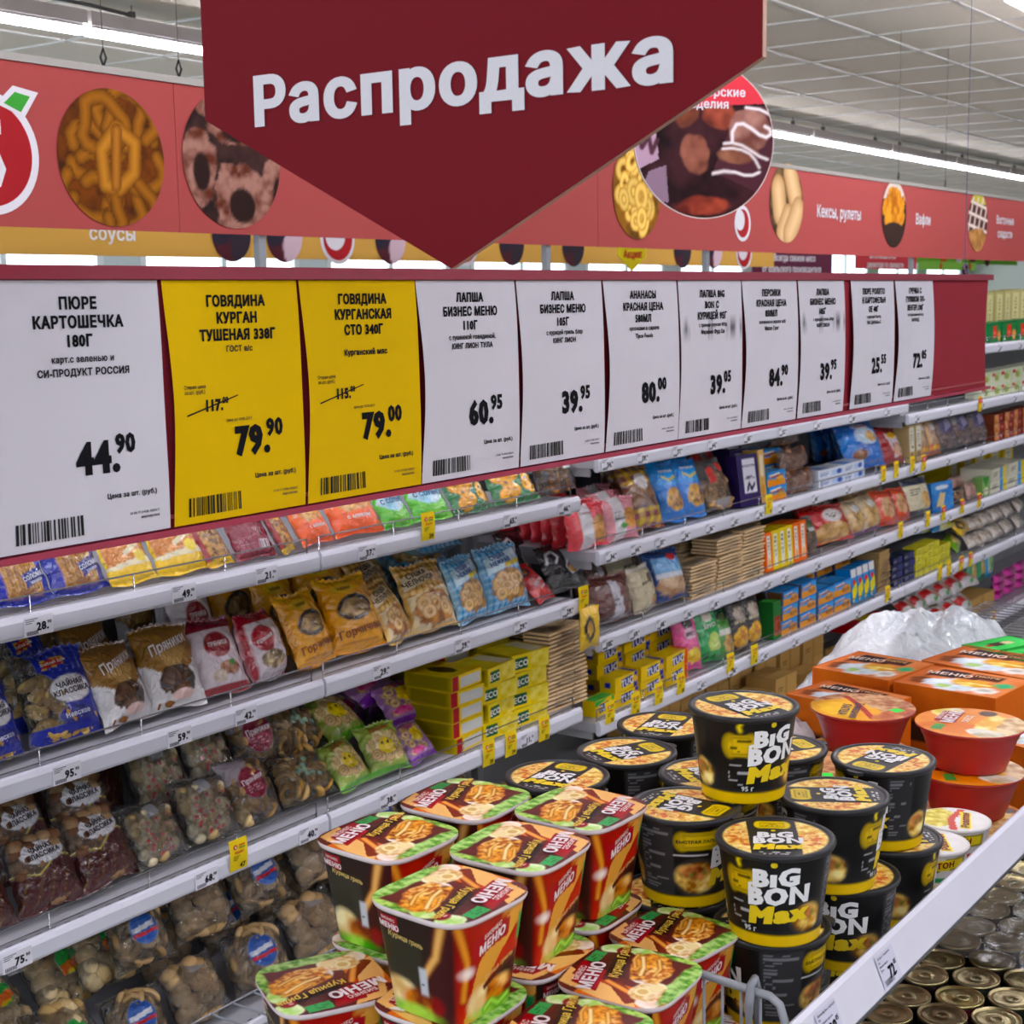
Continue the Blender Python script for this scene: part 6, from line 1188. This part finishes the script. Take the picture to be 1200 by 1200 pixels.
# ------------------------------------------------------------------ square chicken noodle cups
def make_square():
    root = bpy.data.objects.new('square_noodle_cup', None); C.objects.link(root); H_, A0, A1 = .098, .0385, .0505
    def sq(a, s, n=5.0):
        c, s_ = np.cos(a), np.sin(a); r = s/(np.abs(c)**n+np.abs(s_)**n)**(1/n); return r*c, r*s_
    def ang(U): return -PI*.75+U*2*PI          # U 0-.25 the -y face, .25-.5 +x, .5-.75 +y, .75-1 the -x face
    def P(U, V, l=0):
        fu = U*4; k = np.floor(fu); w = np.tan((fu-k-.5)*PI/2); a = -PI/2+k*PI/2+np.arctan(w)
        x, y = sq(a, A0+(A1-A0)*V+l, 6.0); return np.stack([x, y, V*H_*.97], -1)
    A_ = lambda o: [('r', o, 0, o+.25, 1, '3a1414'), ('p', [(o+.0, 1), (o+.19, 1), (o+.18, .62), (o+.13, .1), (o, .1)], '281812'), ('n', o+.015, .3, o+.15, .74, '2e2a1e', '38342a', 8), ('st', [(o+.22, 1), (o+.20, .65), (o+.15, .4)], .012, 'a86c38', 'e0b070'), ('p', [(o+.02, .80), (o+.075, .77), (o+.075, .91), (o+.02, .93)], '981c2c'),
        ('ne', o+.06, .18, .06, .17, 'c89858', 'f0e0b0', 14), ('ne', o+.12, .16, .06, .13, '6c2c10', 'c87838', 16), ('ne', o+.10, .03, .10, .08, '3c8c20', 'a0c858', 12), ('e', o+.195, .16, .024, .09, '801c20'), ('tx', o+.178, .11, o+.212, .21, 'e0b0a0', 2), ('r', o+.135, .24, o+.165, .5, 'c0c0c4'), ('tx', o+.139, .26, o+.161, .48, '202020', 9)]
    B_ = lambda o: [('n', o, 0, o+.25, 1, '8c1c14', 'b03424', 7), ('p', [(o+.02, .0), (o+.07, .55), (o+.22, 1), (o+.25, 1), (o+.25, .88), (o+.1, .3), (o+.07, 0)], 'd09850'), ('p', [(o+.09, .28), (o+.24, .5), (o+.24, 0), (o+.08, 0)], '30120e'), ('n', o+.16, .9, o+.25, 1, 'c88848', 'e8c080', 5), ('p', [(o+.05, .60), (o+.19, .70), (o+.19, .87), (o+.05, .78)], '981c2c'),
        ('ne', o+.09, .17, .055, .16, 'c89858', 'f0e0b0', 14), ('ne', o+.16, .2, .065, .14, '7c3410', 'd08840', 16), ('ne', o+.16, .04, .10, .08, '3c8c20', 'a0c858', 12), ('r', o+.225, .6, o+.245, .85, '2c9c54'), ('e', o+.215, .2, .02, .08, '801c20')]
    X_ = lambda o: [('st', [(o+.005, .95), (o+.03, .6), (o+.02, .25)], .012, '7c2c14', 'd89048'), ('ne', o+.185, .26, .035, .07, 'b86020', 'f8c880', 26), ('ne', o+.135, .24, .03, .05, '5c2008', 'c87430', 26), ('e', o+.09, .24, .02, .06, 'f0dca8'), ('e', o+.085, .16, .022, .06, 'e0c088'), ('st', [(o+.11, .06), (o+.14, .12), (o+.18, .05), (o+.22, .1)], .01, '2c7018', 'a8dc60'), ('ne', o+.03, .5, .02, .05, 'e8d0c8', 'f8f0e8', 9), ('p', [(o+.09, .3), (o+.235, .52), (o+.235, .46), (o+.1, .26)], '50201a')]
    side = B_(0)+X_(0)+A_(.25)+B_(.5)+X_(.5)+A_(.75)
    m = MB(); m.grid(240, 56, lambda U, V: P(np.minimum(U, .99999), V), lambda U, V: paint(U, V, '4a1818', side, H_/.36))
    m.grid(24, 1, lambda U, V: np.stack([*sq(U*2*PI, A0*V), .0005+0*U], -1), '5a2018'); m.build('cup_body', 'gloss', root)
    m = MB()
    for o, aa in ((0, .12), (.5, .12), (.25, .047), (.75, .047)):
        B = o in (0, .5); s_ = .0085 if B else .005
        f = lambda x, y, o=o, aa=aa, B=B: P(np.clip(o+aa+x/.36, 0, .9999), (.745 if B else .845)+(y+x*(.3 if B else -.1))/H_, .0007)
        m.text('МЕНЮ', s_, 'f0dcdc', lambda x, y: f(x, y-.002), .06, 'c', .95); m.text('БИЗНЕС', s_*.5, 'e8c8c0', lambda x, y: f(x, y+s_*.85), .05)
        g = lambda x, y, o=o, B=B: P(np.clip(o+(.155 if B else .10)+x/.36, 0, .9999), (.44 if B else .74)+(y+x*(.3 if B else -.1))/H_, .0007)
        m.text('Курица гриль', .0048, 'd8b868', g, .03, 'c', .95, .15)
    m.build('lettering', 'gloss', root)
    LA1 = A1+.0045
    m = MB()
    for i, (r_, z) in enumerate([(A1-.002, H_-.010), (A1+.001, H_-.009), (LA1, H_-.006), (LA1+.0006, H_-.003), (LA1, H_-.0012), (LA1-.003, H_-.0006)]): pass
    prof = [(A1-.001, H_-.008), (LA1-.001, H_-.006), (LA1+.0004, H_-.003), (LA1-.0004, H_-.0008)]
    a = np.arange(64)*2*PI/64; v = []
    for r_, z in prof: x, y = sq(a, r_, 4.2); v += list(zip(x, y, 0*x+z))
    m.add(v, [(j*64+i, j*64+(i+1) % 64, (j+1)*64+(i+1) % 64, (j+1)*64+i) for j in range(3) for i in range(64)], lin('e4d4d4'), True); m.build('rim', 'plastic', root)
    def LP(U, V):
        aa = 2*U-1; b = 2*V-1; k = np.maximum(np.abs(aa), np.abs(b)); th = np.arctan2(b, aa); x, y = sq(th, LA1*1.004, 4.2); mx = 1.0
        return np.stack([x*k, y*k, H_-.0006+.0012*(1-k**3)*fbm(U*3, V*3, 2)], -1)
    lid = [('n', 0, 0, 1, 1, '50181a', '642420', 4), ('n', 0, .0, .30, .75, 'b8401c', 'e07c34', 5), ('p', [(0, .5), (.12, .95), (.4, 1), (.3, .8), (.16, .3), (0, .2)], 'ecb878'), ('p', [(.02, .3), (.3, .62), (.34, .5), (.12, .2)], '7c2c18'), ('st', [(.05, .1), (.2, .35), (.3, .6)], .03, 'a8481c', 'f0a860'), ('ne', .12, .16, .09, .09, 'f0c8a8', 'f8f0e8', 9),
           ('p', [(.40, .50), (1, .72), (1, .9), (.40, .72)], '481c16'), ('ne', .60, .06, .42, .09, '4c8c20', 'b8d888', 18), ('ne', .97, .25, .06, .26, '447c1c', 'b0d070', 18), ('ne', .93, .60, .08, .12, 'a8cc68', 'e4f0c0', 12), ('ne', .9, .86, .12, .12, 'b0d878', 'e8f4c8', 10), ('ne', .3, .24, .17, .13, 'd8a868', 'fcf0cc', 16),
           ('e', .27, .27, .07, .07, 'f4e4b4'), ('e', .27, .27, .045, .045, 'dcb878'), ('e', .38, .2, .06, .06, 'f0dca8'), ('ne', .48, .36, .09, .09, 'e8ccb8', 'fcf8f0', 8), ('ne', .70, .42, .25, .15, '8c3c0c', 'f0b058', 18), ('ne', .60, .30, .18, .09, 'b86018', 'f8d088', 20), ('ne', .82, .52, .14, .09, 'a04c10', 'f0a850', 20),
           ('st', [(.52, .42), (.66, .46), (.84, .56)], .022, 'a04c10', 'fce0a0'), ('st', [(.56, .32), (.7, .33), (.86, .42)], .018, '7c300c', 'f8c878'), ('st', [(.62, .52), (.76, .6), (.88, .62)], .018, '7c300c', 'f0b868'), 
           ('p', [(.24, .74), (.52, .84), (.56, .97), (.28, .92)], '981428'), ('p', [(.10, .60), (.46, .70), (.50, .93), (.16, .86)], 'a81830'), ('p', [(.57, .84), (.78, .86), (.77, .97), (.56, .96)], '3c9c54'), ('tx', .59, .86, .75, .95, '1c5c30', 3), ('p', [(.42, .54), (.88, .70), (.85, .80), (.43, .68)], '241210'), ('e', .88, .76, .07, .06, '90202c'), ('tx', .84, .73, .92, .79, 'f0c8c8', 2)]
    m = MB(); m.grid(120, 120, LP, lambda U, V: paint(LP(U, V)[..., 0]/LA1/2+.5, LP(U, V)[..., 1]/LA1/2+.5, '5c2420', lid)); L_ = m.build('lid', 'gloss', root)
    m = MB(); fl = lambda u, v: (lambda x, y: np.stack([(u-.5)*2*LA1+x, (v-.5)*2*LA1+y, H_+.0014+0*x], -1))
    m.text('МЕНЮ', .0125, 'f4e4e4', fl(.31, .755), .06, 'c', .95, 0, .22); m.text('БИЗНЕС', .0055, 'f0d0c8', fl(.30, .86), .05, 'c', .9, 0, .22); m.text('Курица Гриль', .0085, 'e8c040', fl(.66, .68), .04, 'c', .85, .15, .3)
    m.build('lid_lettering', 'gloss', L_)
    return root
LB = [.776, .881, .986]
def biz(label, x, y, lev, rz, sc_=1.06): place_cup('biz', make_square, label, 'noodle cup', x, y, [.776, .8805, .985][lev]+.0006, math.radians(rz), 'square chicken noodle cups', sc_=sc_)
biz('square chicken noodle cup standing nearest the camera in the middle, lid upside down', 1.033, .805, 2, 176)
biz('square chicken noodle cup, back left of the top layer, leftmost lid', 1.118, .948, 2, -3)
biz('square chicken noodle cup in the middle of the top layer, lid upside down', 1.166, .820, 2, 182)
biz('square chicken noodle cup, furthest back of the top layer', 1.250, .950, 2, 2)
biz('square chicken noodle cup at the right of the top layer, next to black cups', 1.292, .830, 2, 178)
biz('square chicken noodle cup of the second layer, lower left, lid turned away', 1.000, .932, 1, 150)
biz('square chicken noodle cup of the second layer, below the middle one, lid upright', 1.170, .698, 1, 3)
biz('square chicken noodle cup of the second layer, right one against the divider', 1.287, .716, 1, -8, 1.0)
biz('square chicken noodle cup of the second layer, at the bottom edge', 1.050, .682, 1, 4)
for i, (x, y) in enumerate([(1.04, .812), (1.162, .815), (1.285, .832), (1.125, .94), (1.245, .955)]): biz('square chicken noodle cup hidden under the top layer, %s' % ('first', 'second', 'third', 'fourth', 'fifth')[i], x, y, 1, i*90)
for i, (x, y) in enumerate([(1.04, .695), (1.165, .695), (1.287, .70), (1.04, .82), (1.165, .82), (1.287, .82), (1.0, .945), (1.125, .945), (1.25, .945)]): biz('square chicken noodle cup in the lowest layer, %s' % ('front left', 'front middle', 'front right', 'mid left', 'mid middle', 'mid right', 'back left', 'back middle', 'back right')[i], x, y, 0, (i % 4)*90, 1.04)
# ------------------------------------------------------------------ red bowls
def make_bowl(var):
    def mk_():
        root = bpy.data.objects.new('noodle_bowl', None); C.objects.link(root); H_ = .066
        m = MB(); m.lathe([(.001, 0), (.05, 0), (.053, .001), (.055, .006), (.0565, .010), (.063, .03), (.069, .048), (.0705, .050), (.073, .056), (.076, .062), (.0805, .0635), (.081, .0655), (.079, .066)], 56, 'b02024'); m.build('bowl', 'plastic', root)
        ops = {0: [('n', 0, 0, 1, 1, 'd87830', 'e89850', 4), ('ne', .45, .3, .36, .12, 'e0a838', 'f8e090', 12), ('ne', .5, .12, .4, .12, 'b07838', 'e8d0a0', 10), ('ne', .8, .8, .2, .15, 'd8c048', 'f4e8a0', 8), ('ne', .2, .3, .12, .16, 'b8a888', 'e8e0d0', 9), ('p', [(.4, .62), (.78, .62), (.8, .82), (.42, .82)], 'a01828'), ('r', .14, .68, .32, .78, '3c8c3c'), ('ne', .86, .42, .1, .08, '402018', '805030', 8)],
               1: [('n', 0, 0, 1, 1, '9c5830', 'd8b088', 14), ('p', [(.4, .2), (.75, .05), (1, .3), (1, .8), (.7, .95), (.5, .5)], 'e8a828'), ('ne', .7, .5, .25, .3, 'e8a020', 'f4cc50', 4), ('st', [(.35, .15), (.5, .45), (.75, .85)], .03, '8c1420', 'b82830'), ('ne', .5, .88, .3, .1, 'a03020', 'd89058', 8), ('r', .3, .75, .42, .86, '3cd850')]}[var]
        RL = .0805
        def LP(U, V):
            a = 2*U-1; b = 2*V-1; k = np.maximum(np.abs(a), np.abs(b)); h = np.hypot(a, b)+1e-9
            return np.stack([a*k/h*RL, b*k/h*RL, H_+.0008+.0025*(1-k**2)*fbm(U*4, V*4, 3), ], -1)
        m = MB(); m.grid(60, 60, LP, lambda U, V: paint(LP(U, V)[..., 0]/RL/2+.5, LP(U, V)[..., 1]/RL/2+.5, 'd08030', ops)); L_ = m.build('lid', 'gloss', root)
        m = MB(); f = lambda u, v, z=.0036: (lambda x, y: np.stack([(u-.5)*2*RL+x, (v-.5)*2*RL+y, H_+z+0*x], -1))
        if var == 0: m.text('МЕНЮ', .018, 'f4e4e4', f(.6, .69), .06, 'c', .95); m.text('БИЗНЕС', .008, 'f0d0c8', f(.6, .79), .05); m.text('ОБЕД', .010, 'f0e0d0', f(.55, .54), .04)
        else: m.text('Домашняя\nЛАПША', .013, '4c3c50', f(.72, .55), .05, 'c', .9, 0, .6)
        m.build('lid_lettering', 'gloss', L_); return root
    return mk_
def bowl(var, label, x, y, z, rz): place_cup('bowl%d' % var, make_bowl(var), label, 'noodle bowl', x, y, z, math.radians(rz), 'red plastic noodle bowls')
zb = .912
bowl(1, 'red noodle bowl with orange lid and green sticker, left one on top', 2.195, .885, zb, 160); bowl(0, 'red noodle bowl with orange lid, right one on top of three', 2.195, .715, zb, 5)
bowl(0, 'red noodle bowl, middle of the right stack', 2.185, .712, zb-.0685, 30); bowl(0, 'red noodle bowl, bottom of the right stack', 2.18, .706, zb-.137, -30)
bowl(1, 'red noodle bowl, middle of the left stack', 2.19, .888, zb-.0685, 40); bowl(1, 'red noodle bowl, bottom of the left stack', 2.19, .885, zb-.137, 80)
bowl(0, 'red noodle bowl standing lower, beside the white cups', 2.035, .705, .79, 20); bowl(1, 'red noodle bowl, behind the rear black cups', 2.02, .90, zb-.05, 120); bowl(1, 'red noodle bowl under the one behind the rear black cups', 2.02, .90, zb-.13, 20)
# ------------------------------------------------------------------ white potato cups
def make_white(var):
    def mk_():
        root = bpy.data.objects.new('potato_cup', None); C.objects.link(root); H_ = .072; R0_, R1_ = .034, .045
        def P(U, V, l=0):
            a = (U-.5)*2*PI; r = R0_+(R1_-R0_)*V+l+.0015*((V > .5)); return np.stack([r*np.sin(a), -r*np.cos(a), V*H_], -1)
        acc = ('c04838', '2c8c50')[var]
        side = []
        for o in (0, .5): side += [('n', o+.02, .02, o+.48, .42, 'c8b838', 'f4ec98', 20), ('co', o+.05, .03, o+.45, .35, 10, .02, '3c6c20', '50802c', 3), ('p', [(o, .42), (o+.5, .46), (o+.5, .56), (o, .52)], acc), ('p', [(o+.08, .62), (o+.42, .70), (o+.42, .92), (o+.08, .86)], '8c7c10'), ('p', [(o+.09, .64), (o+.41, .72), (o+.41, .90), (o+.09, .84)], 'ecd818')]
        m = MB(); m.grid(80, 30, P, lambda U, V: paint(U, V, 'e4e0dc', side, H_/.25)); m.build('cup_body', 'gloss', root)
        m = MB()
        for o in (.25, .75): m.text('РОЛЛТОН', .0078, '8c1c18', lambda x, y, o=o: P(o+x/.27, .775+(y+.1*x)/H_, .0008), .05, 'c', .95)
        m.build('lettering', 'gloss', root)
        m = MB(); m.lathe([(R1_+.001, H_-.004), (R1_+.003, H_-.003), (R1_+.003, H_), (R1_, H_+.0006)], 40, 'd8d4d0'); m.build('rim', 'plastic', root)
        RL = R1_+.001; ops = [('n', 0, 0, 1, 1, 'e0dcd4', 'ece8e4', 3), ('ne', .5, .75, .42, .24, 'c8b040', 'f0e890', 12), ('p', [(.05, .4), (.5, .5), (.95, .4), (.95, .5), (.5, .6), (.05, .52)], acc), ('p', [(.15, .22), (.85, .30), (.85, .46), (.15, .38)], 'ecd818')]
        def LP(U, V):
            a = 2*U-1; b = 2*V-1; k = np.maximum(np.abs(a), np.abs(b)); h = np.hypot(a, b)+1e-9
            return np.stack([a*k/h*RL, b*k/h*RL, H_+.0005+0*a], -1)
        m = MB(); m.grid(40, 40, LP, lambda U, V: paint(LP(U, V)[..., 0]/RL/2+.5, LP(U, V)[..., 1]/RL/2+.5, 'e4e0dc', ops), False); L_ = m.build('lid', 'gloss', root)
        m = MB(); m.text('Роллтон', .010, '8c1c18', lambda x, y: np.stack([x, y-.014+.1*x, H_+.0012+0*x], -1), .05); m.build('lid_lettering', 'gloss', L_); return root
    return mk_
def wc(var, label, x, y, z, rz): place_cup('white%d' % var, make_white(var), label, 'potato cup', x, y, z, math.radians(rz), 'white potato cups')
for i, (x, y, v_, z, nm_) in enumerate([(1.925, .645, 0, .868, 'with red band, top of the right stack'), (1.925, .70, 0, .776, 'with red band, bottom of the right stack'), (1.822, .640, 1, .851, 'with green band, top of the left stack'), (1.822, .70, 1, .776, 'with green band, bottom of the left stack'), (1.89, .80, 0, .851, 'with red band, behind the two stacks'), (1.89, .80, 0, .776, 'with red band, hidden behind the two stacks')]):
    wc(v_, 'white potato cup %s' % nm_, x, y, z+.0006 if i else .8495, math.degrees(face(x, y, 84+i*5)))
# ------------------------------------------------------------------ orange cartons, green cartons
ORA = carton(.19, .15, .17, [('n', 0, 0, 1, 1, 'b85c20', 'c86c28', 3), ('r', .05, .35, .45, .6, '3c2418')], top=[('n', 0, 0, 1, 1, 'd4784a', 'e09060', 3), ('r', .0, 0, 1, .05, 'f0a070'), ('p', [(.10, .52), (.44, .60), (.47, .93), (.16, .90)], '34181a'), ('p', [(.46, .62), (.80, .70), (.80, .93), (.50, .93)], '54281c'), ('ne', .20, .3, .14, .14, '5c2c18', '94502c', 8), ('ne', .52, .28, .30, .24, 'a8b4bc', 'e8eef0', 6), ('ne', .62, .46, .20, .15, 'd08820', 'fce07c', 12), ('st', [(.5, .42), (.64, .5), (.76, .46)], .03, 'e0a030', 'fcf0a8'), ('e', .80, .24, .12, .13, 'f0ece4'), ('e', .80, .25, .07, .06, 'c8bcb0'), ('e', .88, .56, .09, .10, '48b078'), ('ne', .42, .2, .08, .08, '6c9840', 'c8e090', 8)], side=[('n', 0, 0, 1, 1, 'c05c20', 'd06c28', 3)], base='cc6c2c', toptexts=[('МЕНЮ', .30, .70, .020, 'f0d8c8', .12), ('ПЮРЕ', .64, .8, .012, 'e8b078', .1)], mat='card')
GRN = carton(.10, .13, .15, [('n', 0, 0, 1, 1, '2c9c3c', '40b050', 3)], top=[('n', 0, 0, 1, 1, '3cb450', '54c864', 3), ('p', [(.3, .35), (.65, .35), (.6, .75), (.35, .75)], '38281c'), ('e', .5, .65, .14, .1, 'd8c8a0'), ('p', [(.4, .2), (.6, .2), (.55, .35), (.45, .35)], 'b03028')], side=[('n', 0, 0, 1, 1, '2c9c3c', '38a848', 3)], base='3cac4c', mat='card')
KIND['orange_case'] = ORA; KIND['green_case'] = GRN
def case(kind, L_, T_, B_, ztop, label, hh=.155):
    """a carton whose top face has its left, far and near corners at these columns"""
    a, b, c = at(*L_, Z=ztop), at(*T_, Z=ztop), at(*B_, Z=ztop)
    far_ = (b-a).length; u = (c-a); wid = u.length; yaw = math.atan2(u.y, u.x)
    ctr = a+u/2+Vector((-math.sin(yaw), math.cos(yaw), 0))*far_/2
    put(kind, label, ctr.x, ctr.y, ztop-hh, (0, 0, yaw), wid, hh, 'orange cartons' if kind[0] == 'o' else 'green cartons', far_)
case('orange_case', (952, 782), (1011, 764), (1042, 798), .93, 'orange carton with food picture, rear left of the group')
case('orange_case', (1047, 799), (1082, 778), (1167, 819), .93, 'orange carton with food picture, front right of the group')
case('orange_case', (1080, 774), (1118, 754), (1203, 796), .93, 'orange carton with food picture, rear right of the group')
case('orange_case', (921, 813), (957, 795), (1020, 834), .925, 'orange carton with food picture, front left behind the red bowls', .148)
case('orange_case', (1150, 862), (1182, 838), (1212, 880), .90, 'orange carton standing right of the red bowls', .125)
case('green_case', (1127, 756), (1148, 740), (1161, 764), .93, 'bright green carton, left of two'); case('green_case', (1164, 765), (1184, 747), (1199, 775), .93, 'bright green carton, right of two')
case('green_case', (1201, 776), (1222, 757), (1240, 788), .93, 'bright green carton at the photo edge')
# ------------------------------------------------------------------ white shrink film thrown over the goods
def film_heap(name, label, c, rx, ry, hh, yaw, seed, nu=70, nv=44):
    def P(U, V):
        a = (U-.5)*2; b = (V-.5)*2; e = np.clip(1-np.abs(a)**2.6, 0, 1)**.6*np.clip(1-np.abs(b)**2.6, 0, 1)**.6
        z = hh*e*(.55+.6*fbm(U*3, V*3, seed)) + .035*e*np.abs(fbm(U*10, V*6, seed+2)-.5)*2 + .012*np.abs(fbm(U*30, V*16, seed+4)-.5)
        x = a*rx*(1+.12*(fbm(V*5, U*0+1, seed)-.5)); y = b*ry*(1+.2*(fbm(U*5, 1+V*0, seed+1)-.5))
        return np.stack([x*math.cos(yaw)-y*math.sin(yaw), x*math.sin(yaw)+y*math.cos(yaw), z], -1)
    m = MB(); m.grid(nu, nv, P, lambda U, V: paint(U, V, 'e6e8ea', [('n', 0, 0, 1, 1, 'dfe2e6', 'f2f3f4', 4)], 1, .72)); o = m.build(name, 'clear'); o.location = c
    return tag(o, label, 'plastic film')
film_heap('plastic_film', 'big heap of white plastic film between orange cartons and shelf', (3.04, 1.10, .80), .30, .15, .155, -.12, 3)
film_heap('plastic_film', 'small white plastic sheet left of the orange cartons', (2.42, 1.10, .80), .17, .08, .10, -.1, 8, 30, 20)
# ------------------------------------------------------------------ cans on the lower deck
def make_can(var):
    def mk_():
        root = bpy.data.objects.new('food_can', None); C.objects.link(root); r, h = .0415, .062
        lab = ('2a1c1c', '5c1c20', '2c3428')[var]
        m = MB(); m.lathe([(r-.002, .0), (r, .002), (r-.0006, .005), (r-.0006, h-.006)], 32, lab); m.build('printed_body', 'gloss', root)
        tc_ = ('c8b888', 'd8c484', 'b8a87c')[var]
        m = MB(); m.lathe([(r-.0006, h-.006), (r, h-.003), (r-.0002, h), (r-.0022, h), (r-.003, h-.0035), (r-.007, h-.0035), (r-.0085, h-.0022), (r-.0105, h-.0034), (r-.013, h-.0030), (r-.015, h-.0038), (.012, h-.0034), (.0095, h-.0022), (.0075, h-.0036), (.0008, h-.0036)], 36, tc_); L_ = m.build('lid', 'tin', root)
        m = MB(); m.lathe([(r-.0006, .0005), (.002, .0005)], 24, '8c8878'); m.build('base', 'tin', root)
        if var == 1:
            m = MB(); m.tube([(.006+.011*math.cos(a), .008*math.sin(a), h-.001) for a in np.linspace(0, 2*PI, 14)], .0016, 'd8d0a8', 6); m.box(-.012, -.002, -.004, .004, h-.0025, h-.0005, 'd8d0a8'); m.build('pull_ring', 'tin', L_)
        return root
    return mk_
k_ = 0; q = random.Random(21)
for i in range(22):
    for j in range(7):
        x, y = 1.95+.0885*i+(.044 if j % 2 else 0), .50+.0785*j
        d = Vector((x, y, .40-CH)); zc = d.dot(f2); px = 600+F*d.dot(r3)/zc; py = 600-F*d.dot(u3)/zc
        if not (920 < px < 1290 and 850 < py < 1290) or y > 1.12: continue
        v_ = 1 if q.random() < .22 else (2 if q.random() < .3 else 0)
        o = place_cup('can%d' % v_, make_can(v_), 'food can on the lower deck, row %s from the front, %s' % (('first', 'second', 'third', 'fourth', 'fifth', 'sixth', 'seventh')[j], nth(i)), 'can', x, y, .341+(.004 if q.random() < .2 else 0), q.uniform(0, 6), 'food cans on the lower deck')
        k_ += 1
x, y = 2.49, .80
m = MB(); m.grid(30, 24, lambda U, V: np.stack([2.62+.48*U, .68+.27*V+.1*U, .4085+.006*fbm(U*7, V*7, 3)+.004*np.abs(fbm(U*20, V*12, 5)-.5)], -1), lambda U, V: paint(U, V, 'a8a498', [], 1, .05))
tag(m.build('shrink_film', 'thin_clear'), 'clear shrink film stretched over part of the cans', 'plastic film')

# ------------------------------------------------------------------ put every thing's origin at its own base
for o in list(C.objects):
    if o.parent or o.type != 'EMPTY' or o.location.length > 1e-6 or not o.children: continue
    lo = Vector((1e9,)*3); hi = Vector((-1e9,)*3)
    for c in o.children:
        if c.type != 'MESH': continue
        for b in c.bound_box:
            p = Vector(b)+c.location
            lo = Vector(map(min, lo, p)); hi = Vector(map(max, hi, p))
    if lo.x > 1e8: continue
    base = Vector(((lo.x+hi.x)/2, (lo.y+hi.y)/2, lo.z)); o.location = base
    for c in o.children: c.location = c.location-base
for o in list(C.objects):
    if o.parent or o.type != 'MESH' or o.get('kind') == 'structure' or o.location.length > 1e-6 or o.data.users > 1: continue
    b = [Vector(p) for p in o.bound_box]; base = Vector(((b[0].x+b[6].x)/2, (b[0].y+b[6].y)/2, b[0].z))
    o.data.transform(Matrix.Translation(-base)); o.location = base
